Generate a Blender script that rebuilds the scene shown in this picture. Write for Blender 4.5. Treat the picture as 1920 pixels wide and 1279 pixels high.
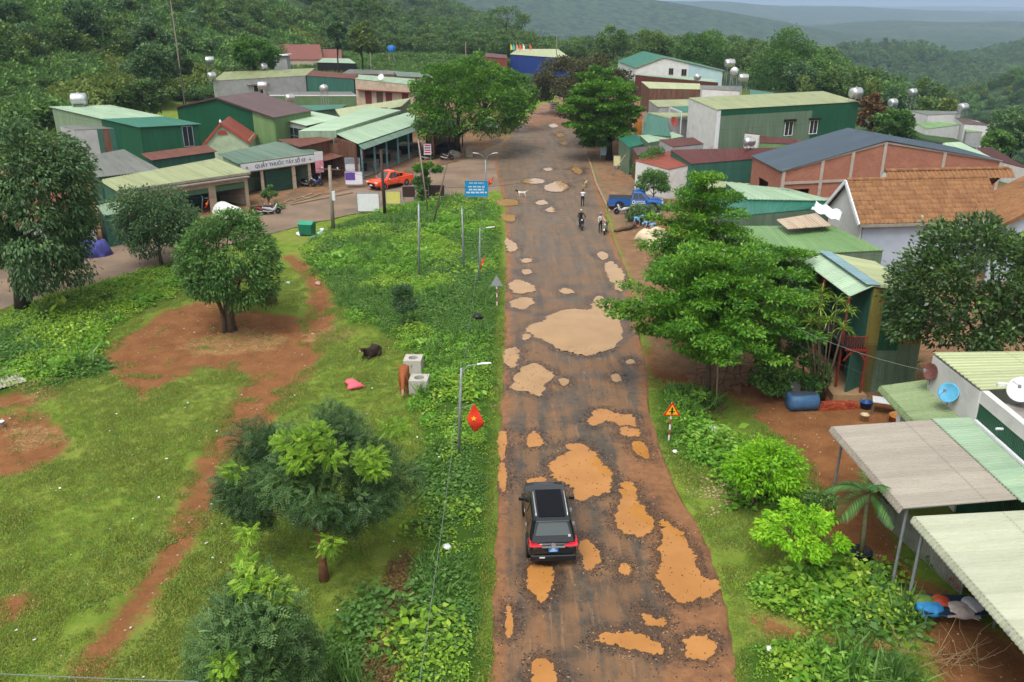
import bpy, bmesh, math, random
import numpy as np
from mathutils import Vector, Matrix, Euler

for o in list(bpy.data.objects): bpy.data.objects.remove(o)
sc = bpy.context.scene
COL = sc.collection
R = math.radians
PI = math.pi

# ---------------------------------------------------------------- camera
CAM_H, FPX, HOR = 18.5, 1600.0, 8.0            # height above the road, focal length and horizon row of the 1920 px photograph
PITCH = math.atan((639.5 - HOR) / FPX)
cam = bpy.data.cameras.new('camera')
camo = bpy.data.objects.new('camera', cam); COL.objects.link(camo)
cam.sensor_width = 36.0; cam.lens = 36.0 * FPX / 1920.0
cam.clip_start = 0.2; cam.clip_end = 60000
camo.location = (0, 0, CAM_H); camo.rotation_euler = (PI / 2 - PITCH, 0, 0)
sc.camera = camo

# ---------------------------------------------------------------- sky, sun, exposure
SUN_EL, SUN_AZ = R(62), R(205)                 # overcast: a broad soft sun, high and a little behind the camera
wd = bpy.data.worlds.new('World'); sc.world = wd; wd.use_nodes = True
nt = wd.node_tree; bg = nt.nodes['Background']
sky = nt.nodes.new('ShaderNodeTexSky'); sky.sky_type = 'NISHITA'; sky.sun_disc = False
sky.sun_elevation = SUN_EL; sky.sun_rotation = SUN_AZ
sky.air_density = 1.0; sky.dust_density = 4.0; sky.ozone_density = 1.0
hs = nt.nodes.new('ShaderNodeHueSaturation'); hs.inputs['Saturation'].default_value = 0.08
nt.links.new(sky.outputs[0], hs.inputs['Color']); nt.links.new(hs.outputs[0], bg.inputs['Color'])
bg.inputs['Strength'].default_value = 0.145
sl = bpy.data.lights.new('sun', 'SUN'); sl.energy = 1.5; sl.angle = R(28); sl.color = (1.0, 0.965, 0.9)
so = bpy.data.objects.new('sun', sl); COL.objects.link(so)
_sd = Vector((math.sin(SUN_AZ) * math.cos(SUN_EL), math.cos(SUN_AZ) * math.cos(SUN_EL), math.sin(SUN_EL)))
so.rotation_euler = _sd.to_track_quat('Z', 'Y').to_euler(); so.location = (0, -20, 80)
sc.view_settings.view_transform = 'Standard'; sc.view_settings.look = 'None'
sc.view_settings.exposure = 0.68; sc.view_settings.gamma = 1.0; sc.view_settings.use_curve_mapping = False
sc.render.engine = 'CYCLES'
cy = sc.cycles
cy.max_bounces = 4; cy.diffuse_bounces = 2; cy.glossy_bounces = 2; cy.transmission_bounces = 3; cy.volume_bounces = 0
cy.transparent_max_bounces = 6; cy.use_denoising = True; cy.use_adaptive_sampling = True; cy.adaptive_threshold = 0.02
cy.caustics_reflective = False; cy.caustics_refractive = False; cy.sample_clamp_indirect = 6.0
try: cy.denoiser = 'OPENIMAGEDENOISE'
except Exception: pass

# ---------------------------------------------------------------- helpers
def at(px, py, z=0.0):
 """the world point at height z seen at a pixel of the photograph"""
 u = (px - 960.0) / FPX; v = (py - 639.5) / FPX
 d = Vector((u, math.cos(PITCH) - v * math.sin(PITCH), -math.sin(PITCH) - v * math.cos(PITCH)))
 t = (z - CAM_H) / d.z
 return Vector((d.x * t, d.y * t, z))
def at_y(px, py, Y):
 """the world point at distance Y seen at a pixel"""
 u = (px - 960.0) / FPX; v = (py - 639.5) / FPX
 d = Vector((u, math.cos(PITCH) - v * math.sin(PITCH), -math.sin(PITCH) - v * math.cos(PITCH)))
 t = Y / d.y
 return Vector((d.x * t, Y, CAM_H + d.z * t))
def tag(o, label=None, cat=None, group=None, kind=None):
 if label: o['label'] = label
 if cat: o['category'] = cat
 if group: o['group'] = group
 if kind: o['kind'] = kind
 return o
def empty(name, loc, rz=0.0, label=None, cat=None, group=None):
 o = bpy.data.objects.new(name, None); COL.objects.link(o)
 o.location = loc; o.rotation_euler = (0, 0, rz); o.empty_display_size = 0.2
 return tag(o, label, cat, group)
def link_mesh(name, me, mats, parent=None, smooth=False):
 o = bpy.data.objects.new(name, me); COL.objects.link(o)
 if not isinstance(mats, (list, tuple)): mats = [mats]
 if not me.materials:
  for m in mats: me.materials.append(m)
 if parent is not None: o.parent = parent
 if smooth: me.polygons.foreach_set('use_smooth', [True] * len(me.polygons))
 return o
def local(parent, P):
 """a world point in a thing's own coordinates (things only turn about z)"""
 a = -parent.rotation_euler.z
 d = Vector(P) - parent.location
 return Vector((d.x * math.cos(a) - d.y * math.sin(a), d.x * math.sin(a) + d.y * math.cos(a), d.z))
class MB:
 """collects shapes; build() links them as one mesh object"""
 def __init__(s): s.v = []; s.f = []; s.m = []; s.uv = []
 def add(s, vs, fs, mi=0, uvs=None):
  b = len(s.v); s.v += [tuple(x) for x in vs]
  for k, f in enumerate(fs):
   s.f.append(tuple(b + i for i in f)); s.m.append(mi)
   s.uv.append(uvs[k] if uvs else None)
  return s
 def hexa(s, p, mi=0):
  """8 corners: bottom 0-3 counter-clockwise from above, top 4-7"""
  return s.add(p, [(3, 2, 1, 0), (4, 5, 6, 7), (0, 1, 5, 4), (1, 2, 6, 5), (2, 3, 7, 6), (3, 0, 4, 7)], mi)
 def box(s, c, size, rz=0.0, mi=0, rx=0.0, ry=0.0):
  x, y, z = size[0] / 2, size[1] / 2, size[2] / 2
  M = Euler((rx, ry, rz)).to_matrix()
  p = [Vector(c) + M @ Vector(q) for q in ((-x, -y, -z), (x, -y, -z), (x, y, -z), (-x, y, -z), (-x, -y, z), (x, -y, z), (x, y, z), (-x, y, z))]
  return s.hexa(p, mi)
 def bar(s, a, b, w, h=None, mi=0):
  """a straight bar of rectangular section from a to b"""
  a = Vector(a); b = Vector(b); h = h or w; d = (b - a).normalized()
  up = Vector((0, 0, 1)) if abs(d.z) < 0.95 else Vector((0, 1, 0))
  sx = d.cross(up).normalized() * w / 2; sy = sx.cross(d).normalized() * h / 2
  return s.hexa([a - sx - sy, a + sx - sy, b + sx - sy, b - sx - sy, a - sx + sy, a + sx + sy, b + sx + sy, b - sx + sy], mi)
 def tube(s, pts, rad, n=8, mi=0, caps=True):
  pts = [Vector(p) for p in pts]
  if not isinstance(rad, (list, tuple)): rad = [rad] * len(pts)
  vs = []; ref = None
  for i, p in enumerate(pts):
   d = (pts[min(i + 1, len(pts) - 1)] - pts[max(i - 1, 0)])
   d = d.normalized() if d.length > 1e-9 else Vector((0, 0, 1))
   if ref is None: ref = Vector((1, 0, 0)) if abs(d.x) < 0.9 else Vector((0, 1, 0))
   x = (ref - d * ref.dot(d)).normalized(); ref = x; y = d.cross(x)
   for k in range(n):
    a = 2 * PI * k / n
    vs.append(p + (x * math.cos(a) + y * math.sin(a)) * rad[i])
  fs = []
  for i in range(len(pts) - 1):
   for k in range(n):
    a = i * n + k; b = i * n + (k + 1) % n
    fs.append((a, b, b + n, a + n))
  if caps:
   fs.append(tuple(range(n - 1, -1, -1))); e = (len(pts) - 1) * n; fs.append(tuple(range(e, e + n)))
  return s.add(vs, fs, mi)
 def lathe(s, prof, c=(0, 0, 0), n=16, axis='z', mi=0):
  vs = []
  for r, h in prof:
   for k in range(n):
    a = 2 * PI * k / n; x, y = r * math.cos(a), r * math.sin(a)
    q = {'z': (x, y, h), 'x': (h, x, y), 'y': (y, h, x)}[axis]
    vs.append((c[0] + q[0], c[1] + q[1], c[2] + q[2]))
  fs = [(i * n + k, i * n + (k + 1) % n, (i + 1) * n + (k + 1) % n, (i + 1) * n + k) for i in range(len(prof) - 1) for k in range(n)]
  fs.append(tuple(range(n - 1, -1, -1))); e = (len(prof) - 1) * n; fs.append(tuple(range(e, e + n)))
  return s.add(vs, fs, mi)
 def loft(s, rings, mi=0, caps=True, closed=True):
  n = len(rings[0]); vs = [p for r in rings for p in r]; fs = []
  for i in range(len(rings) - 1):
   for k in range(n if closed else n - 1):
    a = i * n + k; b = i * n + (k + 1) % n
    fs.append((a, b, b + n, a + n))
  if caps: fs.append(tuple(range(n - 1, -1, -1))); e = (len(rings) - 1) * n; fs.append(tuple(range(e, e + n)))
  return s.add(vs, fs, mi)
 def prism(s, outline, h0, h1, plane='xy', off=0.0, mi=0):
  """an outline (2-D, counter-clockwise) extruded from h0 to h1"""
  m = {'xy': lambda a, b, h: (a, b, h), 'yz': lambda a, b, h: (h, a, b), 'xz': lambda a, b, h: (a, -h, b)}[plane]
  n = len(outline)
  vs = [m(a, b, h0) for a, b in outline] + [m(a, b, h1) for a, b in outline]
  fs = [tuple(range(n - 1, -1, -1)), tuple(range(n, 2 * n))] + [(i, (i + 1) % n, n + (i + 1) % n, n + i) for i in range(n)]
  return s.add(vs, fs, mi)
 def build(s, name, mats, parent=None, smooth=False, bevel=0.0):
  me = bpy.data.meshes.new(name)
  me.from_pydata(s.v, [], s.f)
  me.polygons.foreach_set('material_index', s.m)
  if any(u is not None for u in s.uv):
   ul = me.uv_layers.new(name='UVMap'); co = []
   for f, u in zip(s.f, s.uv): co += (list(u) if u else [(0.0, 0.0)] * len(f))
   ul.data.foreach_set('uv', [c for q in co for c in q])
  me.validate(); me.update()
  o = link_mesh(name, me, mats, parent, smooth)
  if bevel:
   b = o.modifiers.new('bevel', 'BEVEL'); b.width = bevel; b.segments = 1; b.limit_method = 'ANGLE'
  return o
def copy_tree(o, parent=None):
 c = o.copy(); COL.objects.link(c); c.parent = parent
 for ch in list(o.children): copy_tree(ch, c)
 return c

# ---------------------------------------------------------------- materials
MAT = {}
class NG:
 """small helper round a material's node tree"""
 def __init__(s, name):
  s.m = bpy.data.materials.new(name); s.m.use_nodes = True
  s.t = s.m.node_tree; s.b = s.t.nodes['Principled BSDF']; s.out = s.t.nodes['Material Output']
  s.b.inputs['Specular IOR Level'].default_value = 0.3
 def n(s, k, **kw):
  x = s.t.nodes.new('ShaderNode' + k)
  for a, v in kw.items(): setattr(x, a, v)
  return x
 def l(s, a, b): s.t.links.new(a, b)
 def noise(s, scale, detail=4, rough=0.55, vec=None, dist=0.0):
  x = s.n('TexNoise'); x.inputs['Scale'].default_value = scale; x.inputs['Detail'].default_value = detail
  x.inputs['Roughness'].default_value = rough; x.inputs['Distortion'].default_value = dist
  if vec is not None: s.l(vec, x.inputs['Vector'])
  return x.outputs['Fac']
 def pos(s):
  return s.n('NewGeometry').outputs['Position']
 def obj(s): return s.n('TexCoord').outputs['Object']
 def scale(s, vec, xyz):
  x = s.n('Mapping'); x.inputs['Scale'].default_value = xyz; s.l(vec, x.inputs['Vector']); return x.outputs[0]
 def ramp(s, fac, stops, interp='LINEAR'):
  x = s.n('ValToRGB'); e = x.color_ramp.elements; x.color_ramp.interpolation = interp
  while len(e) < len(stops): e.new(0.5)
  for k, (p, c) in enumerate(stops):
   e[k].position = p; e[k].color = (*c, 1) if len(c) == 3 else c
  s.l(fac, x.inputs[0]); return x.outputs[0]
 def sstep(s, fac, a, b):
  x = s.n('MapRange'); x.interpolation_type = 'SMOOTHSTEP'
  x.inputs[1].default_value = a; x.inputs[2].default_value = b
  s.l(fac, x.inputs[0]); return x.outputs[0]
 def mix(s, fac, a, b, mode='MIX'):
  x = s.n('Mix'); x.data_type = 'RGBA'; x.blend_type = mode
  for v, i in ((fac, 0), (a, 6), (b, 7)):
   if hasattr(v, 'is_output') or hasattr(v, 'links'): s.l(v, x.inputs[i])
   elif i == 0: x.inputs[0].default_value = v
   else: x.inputs[i].default_value = (*v, 1)
  return x.outputs[2]
 def math(s, op, a, b=0.0, clamp=False):
  x = s.n('Math'); x.operation = op; x.use_clamp = clamp
  for v, i in ((a, 0), (b, 1)):
   if hasattr(v, 'links'): s.l(v, x.inputs[i])
   else: x.inputs[i].default_value = v
  return x.outputs[0]
 def attr(s, name):
  x = s.n('Attribute'); x.attribute_name = name; return x.outputs['Fac']
 def color(s, c):
  if hasattr(c, 'links'): s.l(c, s.b.inputs['Base Color'])
  else: s.b.inputs['Base Color'].default_value = (*c, 1)
 def rough(s, r):
  if hasattr(r, 'links'): s.l(r, s.b.inputs['Roughness'])
  else: s.b.inputs['Roughness'].default_value = r
 def bump(s, h, strength=0.4, dist=0.05, prev=None):
  x = s.n('Bump'); x.inputs['Strength'].default_value = strength; x.inputs['Distance'].default_value = dist
  s.l(h, x.inputs['Height'])
  if prev is not None: s.l(prev, x.inputs['Normal'])
  s.l(x.outputs[0], s.b.inputs['Normal']); return x.outputs[0]
def lin(r, g, b):
 """sRGB 0-255 to linear"""
 f = lambda c: (c / 255 / 12.92) if c <= 10 else ((c / 255 + 0.055) / 1.055) ** 2.4
 return (f(r), f(g), f(b))
def mul(c, k): return tuple(min(1, x * k) for x in c)
def paint(name, c, rough=0.55, var=0.15, scale=3.0, metal=0.0, grime=0.0, grime_c=(0.06, 0.05, 0.035), spec=0.3):
 """a painted or plain surface with uneven colour and, if asked, grime in patches"""
 if name in MAT: return MAT[name]
 c = mul(c, .8); g = NG(name); p = g.obj()
 n1 = g.noise(scale, 5, 0.6, p)
 col = g.mix(g.sstep(n1, 0.3, 0.7), mul(c, 1 - var), mul(c, 1 + var))
 if grime > 0:
  n2 = g.noise(scale * 0.35, 6, 0.7, p, 0.4)
  col = g.mix(g.math('MULTIPLY', g.sstep(n2, 0.62 - 0.25 * grime, 0.8), min(1, 0.4 + grime * 0.5)), col, grime_c)
 g.color(col); g.rough(rough); g.b.inputs['Metallic'].default_value = metal
 g.b.inputs['Specular IOR Level'].default_value = spec
 MAT[name] = g.m; return g.m
def sheet(name, c, c2=None, rust=0.0, dirt=0.25, rough=0.45, ribs=0.0, rust_c=(0.16, 0.055, 0.025), dirt_c=(0.05, 0.055, 0.035), spec=0.4):
 """corrugated sheet: colour fading in streaks down the slope (UV in metres: u across, v down), rust and dirt"""
 if name in MAT: return MAT[name]
 c = mul(c, .72); c2 = c2 and mul(c2, .72); g = NG(name); uv = g.n('UVMap').outputs[0]
 st = g.noise(1.0, 4, 0.6, g.scale(uv, (2.2, 0.25, 1)))
 pt = g.noise(0.5, 6, 0.65, uv, 0.5)
 col = g.mix(g.sstep(st, 0.3, 0.72), c, c2 or mul(c, 0.8))
 pn = g.n('TexWhiteNoise'); pn.noise_dimensions = '1D'                        # each sheet about a metre wide has faded its own way
 g.l(g.math('FLOOR', g.math('MULTIPLY', g.n('SeparateXYZ').outputs[0], 1.0)), pn.inputs['W'])
 sx = [x for x in g.t.nodes if x.type == 'SEPXYZ'][-1]; g.l(uv, sx.inputs[0])
 col = g.mix(g.math('MULTIPLY', pn.outputs['Value'], 0.34), col, mul(c, 0.62))
 lap = g.math('FRACT', g.math('MULTIPLY', sx.outputs[1], .37))
 col = g.mix(g.math('MULTIPLY', g.sstep(lap, .03, .005), .5), col, mul(c, .4))      # laps where the sheets overlap
 if dirt > 0:
  dirt += .1; col = g.mix(g.math('MULTIPLY', g.sstep(g.math('ADD', g.math('MULTIPLY', pt, 0.6), g.math('MULTIPLY', st, 0.4)), 0.66 - 0.3 * dirt, 0.82 - 0.2 * dirt), 0.75), col, dirt_c)
 if rust > 0:
  rn = g.noise(0.7, 7, 0.7, g.scale(uv, (1.6, 0.5, 1)), 0.6)
  col = g.mix(g.sstep(rn, 0.72 - 0.4 * rust, 0.84 - 0.36 * rust), col, g.mix(st, rust_c, mul(rust_c, 0.5)))
 g.color(col); g.rough(rough); g.b.inputs['Specular IOR Level'].default_value = spec
 if ribs:
  w = g.n('TexWave'); w.wave_type = 'BANDS'; w.bands_direction = 'X'; w.wave_profile = 'SIN'
  w.inputs['Scale'].default_value = 1.0; g.l(g.scale(uv, (ribs, ribs, 1)), w.inputs['Vector'])
  g.bump(w.outputs['Fac'], 0.6, 0.03)
 MAT[name] = g.m; return g.m
def leafmat(name, dark, mid, light, trans=0.4, rough=0.5, spec=0.3):
 """leaves: each leaf its own tint"""
 if name in MAT: return MAT[name]
 g = NG(name)
 rnd = g.n('ObjectInfo').outputs['Random']
 t = g.math('ADD', g.attr('tint'), g.math('MULTIPLY', g.math('SUBTRACT', rnd, 0.5), 0.25), True)
 col = g.ramp(t, [(0.0, dark), (0.5, mid), (1.0, light)])
 g.color(col); g.rough(rough); g.b.inputs['Specular IOR Level'].default_value = spec
 tr = g.n('BsdfTranslucent'); g.l(g.mix(0.5, col, mul(light, 1.2)), tr.inputs[0])
 mx = g.n('MixShader'); mx.inputs[0].default_value = trans
 g.l(g.b.outputs[0], mx.inputs[1]); g.l(tr.outputs[0], mx.inputs[2]); g.l(mx.outputs[0], g.out.inputs[0])
 MAT[name] = g.m; return g.m

# ---------------------------------------------------------------- numpy mesh helpers
def np_mesh(name, V, quads, tint=None, mats=None):
 me = bpy.data.meshes.new(name)
 V = np.asarray(V, np.float32).reshape(-1, 3); Q = np.asarray(quads, np.int32)
 me.vertices.add(len(V)); me.vertices.foreach_set('co', V.ravel())
 me.loops.add(Q.size); me.loops.foreach_set('vertex_index', Q.ravel())
 me.polygons.add(len(Q)); me.polygons.foreach_set('loop_start', np.arange(0, Q.size, Q.shape[1], dtype=np.int32))
 try: me.polygons.foreach_set('loop_total', np.full(len(Q), Q.shape[1], np.int32))
 except Exception: pass
 me.update(calc_edges=True)
 if tint is not None:
  a = me.attributes.new('tint', 'FLOAT', 'FACE'); a.data.foreach_set('value', np.asarray(tint, np.float32))
 for m in (mats or []): me.materials.append(m)
 return me
def unit(a): return a / np.maximum(np.linalg.norm(a, axis=-1, keepdims=True), 1e-9)
def leaf_quads(C, D, N, L, W, droop=0.15):
 """rhombic leaves: base C, direction D, face normal N, length L, width W"""
 D = unit(D); S = unit(np.cross(D, N)); N2 = np.cross(S, D)
 L = np.broadcast_to(np.asarray(L, float), (len(C),))[:, None]; W = np.broadcast_to(np.asarray(W, float), (len(C),))[:, None]
 mid = C + D * L * 0.45
 V = np.stack([C, mid + S * W * 0.5, C + D * L - N2 * L * droop, mid - S * W * 0.5], axis=1)
 Q = np.arange(len(C) * 4).reshape(-1, 4)
 return V.reshape(-1, 3), Q
def vnoise(x, y, s, seed=0):
 """smooth value noise, vectorised"""
 x = np.asarray(x, float) * s + 1000.37 + seed * 17.3; y = np.asarray(y, float) * s + 1000.73 + seed * 9.1
 xi = np.floor(x).astype(np.int64); yi = np.floor(y).astype(np.int64); fx = x - xi; fy = y - yi
 def h(a, b):
  n = (a * 374761393 + b * 668265263 + seed * 982451653) & 0xffffffff
  n = ((n ^ (n >> 13)) * 1274126177) & 0xffffffff
  return ((n ^ (n >> 16)) & 0xffff) / 65535.0
 fx = fx * fx * (3 - 2 * fx); fy = fy * fy * (3 - 2 * fy)
 return (h(xi, yi) * (1 - fx) + h(xi + 1, yi) * fx) * (1 - fy) + (h(xi, yi + 1) * (1 - fx) + h(xi + 1, yi + 1) * fx) * fy
def fbm(x, y, s, oct=4, seed=0):
 r = 0; a = 0.5; t = 0
 for k in range(oct): r = r + a * vnoise(x, y, s * 2 ** k, seed + k); t += a; a *= 0.5
 return r / t
def ss(x, a, b):
 t = np.clip((np.asarray(x, float) - a) / (b - a), 0, 1); return t * t * (3 - 2 * t)
def poly_sd(X, Y, poly):
 """signed distance to a polygon, positive inside"""
 P = np.asarray(poly, float); d2 = np.full(X.shape, 1e18); ins = np.zeros(X.shape, bool)
 for i in range(len(P)):
  a = P[i]; b = P[(i + 1) % len(P)]; e = b - a
  t = np.clip(((X - a[0]) * e[0] + (Y - a[1]) * e[1]) / max(e @ e, 1e-12), 0, 1)
  d2 = np.minimum(d2, (X - a[0] - t * e[0]) ** 2 + (Y - a[1] - t * e[1]) ** 2)
  c = ((a[1] > Y) != (b[1] > Y)) & (X < (b[0] - a[0]) * (Y - a[1]) / (b[1] - a[1] + 1e-12) + a[0])
  ins ^= c
 d = np.sqrt(d2); return np.where(ins, d, -d)
def line_d(X, Y, pts, w):
 """distance outside a band of varying half width along a polyline (negative inside)"""
 best = np.full(X.shape, 1e9)
 for i in range(len(pts) - 1):
  a = np.array(pts[i], float); b = np.array(pts[i + 1], float); e = b - a
  t = np.clip(((X - a[0]) * e[0] + (Y - a[1]) * e[1]) / max(e @ e, 1e-12), 0, 1)
  d = np.hypot(X - a[0] - t * e[0], Y - a[1] - t * e[1]) - (w[i] * (1 - t) + w[i + 1] * t)
  best = np.minimum(best, d)
 return best
def gpoly(pp): return [tuple(at(a, b).xy) for a, b in pp]
# ================================================================ terrain
def terrain_h(X, Y, hills=True):
 X = np.asarray(X, float); Y = np.asarray(Y, float)
 r = np.hypot(X, Y)
 z = np.zeros_like(X)
 # hill on the left behind the shops
 s = -(X + 70) + (Y - 112) * 0.05
 u_ = -X / np.maximum(Y, 1)
 hill = 0.30 * np.maximum(s, 0) ** 1.05
 z += np.minimum(hill, 34 + 0.05 * np.maximum(s, 0)) * ss(Y, 70, 112)
 z += 2.2 * (fbm(X, Y, 0.05, 3, 4) - 0.5) * ss(s, 4, 30)
 # gentle rise of the wooded ground beyond the shops
 z += ss(Y, 200, 460) * (2.5 * ss(u_, -.06, .02) + 8 * ss(u_, .02, .22) + 7 * ss(u_, .2, .38))
 # the right hand side falls away to the valley
 q = (X - 57) * 0.97 - np.maximum(Y - 150, 0) * 0.16
 z -= (.2 * np.clip(q, 0, 22) + 60 * (1 - np.exp(-np.maximum(q - 22, 0) / 45))) * ss(Y, 60, 120)
 z -= 35 * ss(Y, 320, 800) * ss(-u_, -.06, .08) * np.exp(-np.maximum(q, 0) / 60)
 far = ss(r, 700, 2200)
 z = z * (1 - far) + far * -78
 if hills:
  for (p, d, py, wl, wr, dp) in HILLS:
   c = at_y(p, py, d); u = X * (d / np.maximum(Y, 1)) - c.x
   amp = c.z - float(terrain_h(np.array([c.x]), np.array([c.y]), False)[0])
   g = np.exp(-np.where(u < 0, (u / wl) ** 2, (u / wr) ** 2)) * np.exp(-((Y - d) / dp) ** 2)
   z = np.maximum(z, z + amp * g * (Y > 150))
 z += (fbm(X, Y, 0.0018, 4, 9) - 0.5) * 40 * ss(r, 900, 3000)
 return z
HILLS = [  # pixel column, distance, pixel row of the top, widths left and right, depth (metres)
 (1045, 2700, 6, 330, 520, 420), (830, 2300, 8, 420, 400, 360), (640, 2000, 6, 400, 300, 320),
 (1290, 2500, 50, 300, 500, 300), (1500, 5600, 20, 1500, 1500, 700), (1230, 5200, 15, 900, 900, 700),
 (1850, 6800, 22, 1600, 1800, 900), (1730, 3300, 40, 420, 700, 480), (1420, 3600, 55, 500, 400, 400),
 (1690, 1150, 96, 150, 95, 130), (2010, 1500, 76, 150, 500, 200), (2060, 520, 124, 100, 260, 90), (1480, 1000, 122, 140, 110, 120),
 (400, 9000, 16, 6000, 6000, 1200), (1400, 10500, 14, 9000, 9000, 1500)]
# main road outline (metres) from its edges in the photograph
ROAD_L = [(-0.75, 4), (-0.7, 17), (-0.6, 25), (-0.6, 36), (-0.55, 60), (-0.6, 80)]
road_left = [tuple(at(a, b).xy) for a, b in [(918, 1279), (928, 1000), (937, 800), (944, 640), (948, 520), (948, 440), (946, 385), (935, 345), (925, 303), (948, 262), (975, 225), (1008, 203), (1018, 190)]]
road_right = [tuple(at(a, b).xy) for a, b in [(1380, 1279), (1368, 1150), (1330, 1030), (1262, 900), (1222, 790), (1212, 690), (1200, 620), (1180, 520), (1160, 470), (1145, 430), (1131, 385), (1120, 340), (1103, 290), (1088, 250), (1066, 225), (1048, 205), (1036, 190)]]
road_left = [(road_left[0][0] - 0.1, 3.0)] + road_left; road_right = [(road_right[0][0], 3.0)] + road_right
ROAD = road_left + road_right[::-1]
STREET = gpoly([(-400, 690), (-180, 635), (0, 580), (200, 527), (350, 482), (530, 432), (680, 398), (850, 368), (952, 352), (952, 262), (870, 300), (780, 320), (690, 346), (590, 368), (480, 395), (300, 435), (0, 500), (-200, 545), (-420, 600)])
PATH_P = [(541, 482), (560, 497), (585, 520), (600, 550), (602, 585), (590, 622), (562, 655), (525, 700), (490, 750), (455, 800), (415, 855), (388, 920), (352, 990), (305, 1065), (245, 1145), (195, 1215), (150, 1290), (110, 1360)]
PATH_W = [0.5, 0.6, 0.65, 0.7, 0.8, 1.1, 1.5, 1.7, 1.5, 1.15, 0.95, 0.85, 0.6, 0.55, 0.5, 0.5, 0.5, 0.5]
PATH = [tuple(at(a, b).xy) for a, b in PATH_P]
DIRT = [gpoly(p) for p in [
 [(205, 645), (255, 618), (310, 580), (380, 566), (440, 572), (520, 590), (575, 600), (600, 622), (560, 680), (500, 742), (470, 702), (380, 690), (330, 712), (262, 752), (232, 720), (190, 680)],
 [(-60, 790), (60, 768), (104, 790), (130, 832), (100, 862), (50, 885), (-60, 912)],
 [(-20, 740), (40, 728), (100, 735), (60, 762), (-20, 768)],
 [(0, 1125), (60, 1105), (75, 1125), (30, 1165), (0, 1170)],
 [(1205, 655), (1290, 630), (1420, 600), (1560, 640), (1590, 740), (1760, 760), (1700, 830), (1640, 960), (1720, 1080), (1960, 1240), (2000, 1330), (1770, 1330), (1735, 1180), (1600, 1050), (1520, 960), (1500, 850), (1400, 775), (1335, 722), (1225, 724)],
 [(1150, 435), (1200, 425), (1300, 405), (1330, 440), (1280, 480), (1190, 500), (1165, 470)],
 [(690, 1235), (720, 1160), (745, 1060), (770, 1035), (765, 1090), (740, 1190), (730, 1300), (690, 1300)],
 [(800, 1040), (830, 1025), (850, 1022), (838, 1050), (815, 1062)],
 [(820, 772), (860, 765), (920, 758), (935, 762), (935, 778), (880, 782), (825, 788)],
 [(1405, 1165), (1440, 1158), (1490, 1178), (1560, 1190), (1680, 1215), (1670, 1232), (1550, 1212), (1460, 1195)],
 [(720, 625), (745, 622), (755, 635), (735, 642)]]]
LUSH = [gpoly(p) for p in [
 [(565, 470), (640, 425), (760, 385), (880, 370), (940, 388), (944, 520), (940, 640), (932, 800), (922, 1000), (912, 1300), (745, 1300), (770, 1180), (775, 1060), (790, 900), (775, 760), (800, 700), (730, 640), (650, 600), (622, 545)],
 [(-200, 660), (0, 600), (130, 548), (330, 495), (400, 500), (330, 560), (240, 600), (185, 640), (195, 690), (110, 735), (0, 745), (-200, 790)],
 [(1222, 735), (1262, 725), (1335, 770), (1345, 830), (1480, 900), (1520, 950), (1400, 960), (1320, 890), (1235, 850), (1225, 790)],
 [(1385, 1100), (1440, 1070), (1560, 1060), (1690, 1050), (1722, 1150), (1725, 1190), (1560, 1180), (1440, 1150)],
 [(1380, 1225), (1420, 1200), (1540, 1215), (1690, 1235), (1760, 1310), (1385, 1320)],
 [(600, 1200), (690, 1130), (690, 1300), (560, 1300)]]]
STRAW = [gpoly(p) for p in [[(330, 650), (400, 625), (480, 615), (540, 635), (520, 655), (440, 665), (360, 668)], [(565, 625), (620, 615), (665, 625), (640, 640), (580, 645)], [(20, 730), (90, 725), (110, 745), (60, 760)], [(10, 800), (90, 790), (110, 825), (30, 850)]]]
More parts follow.
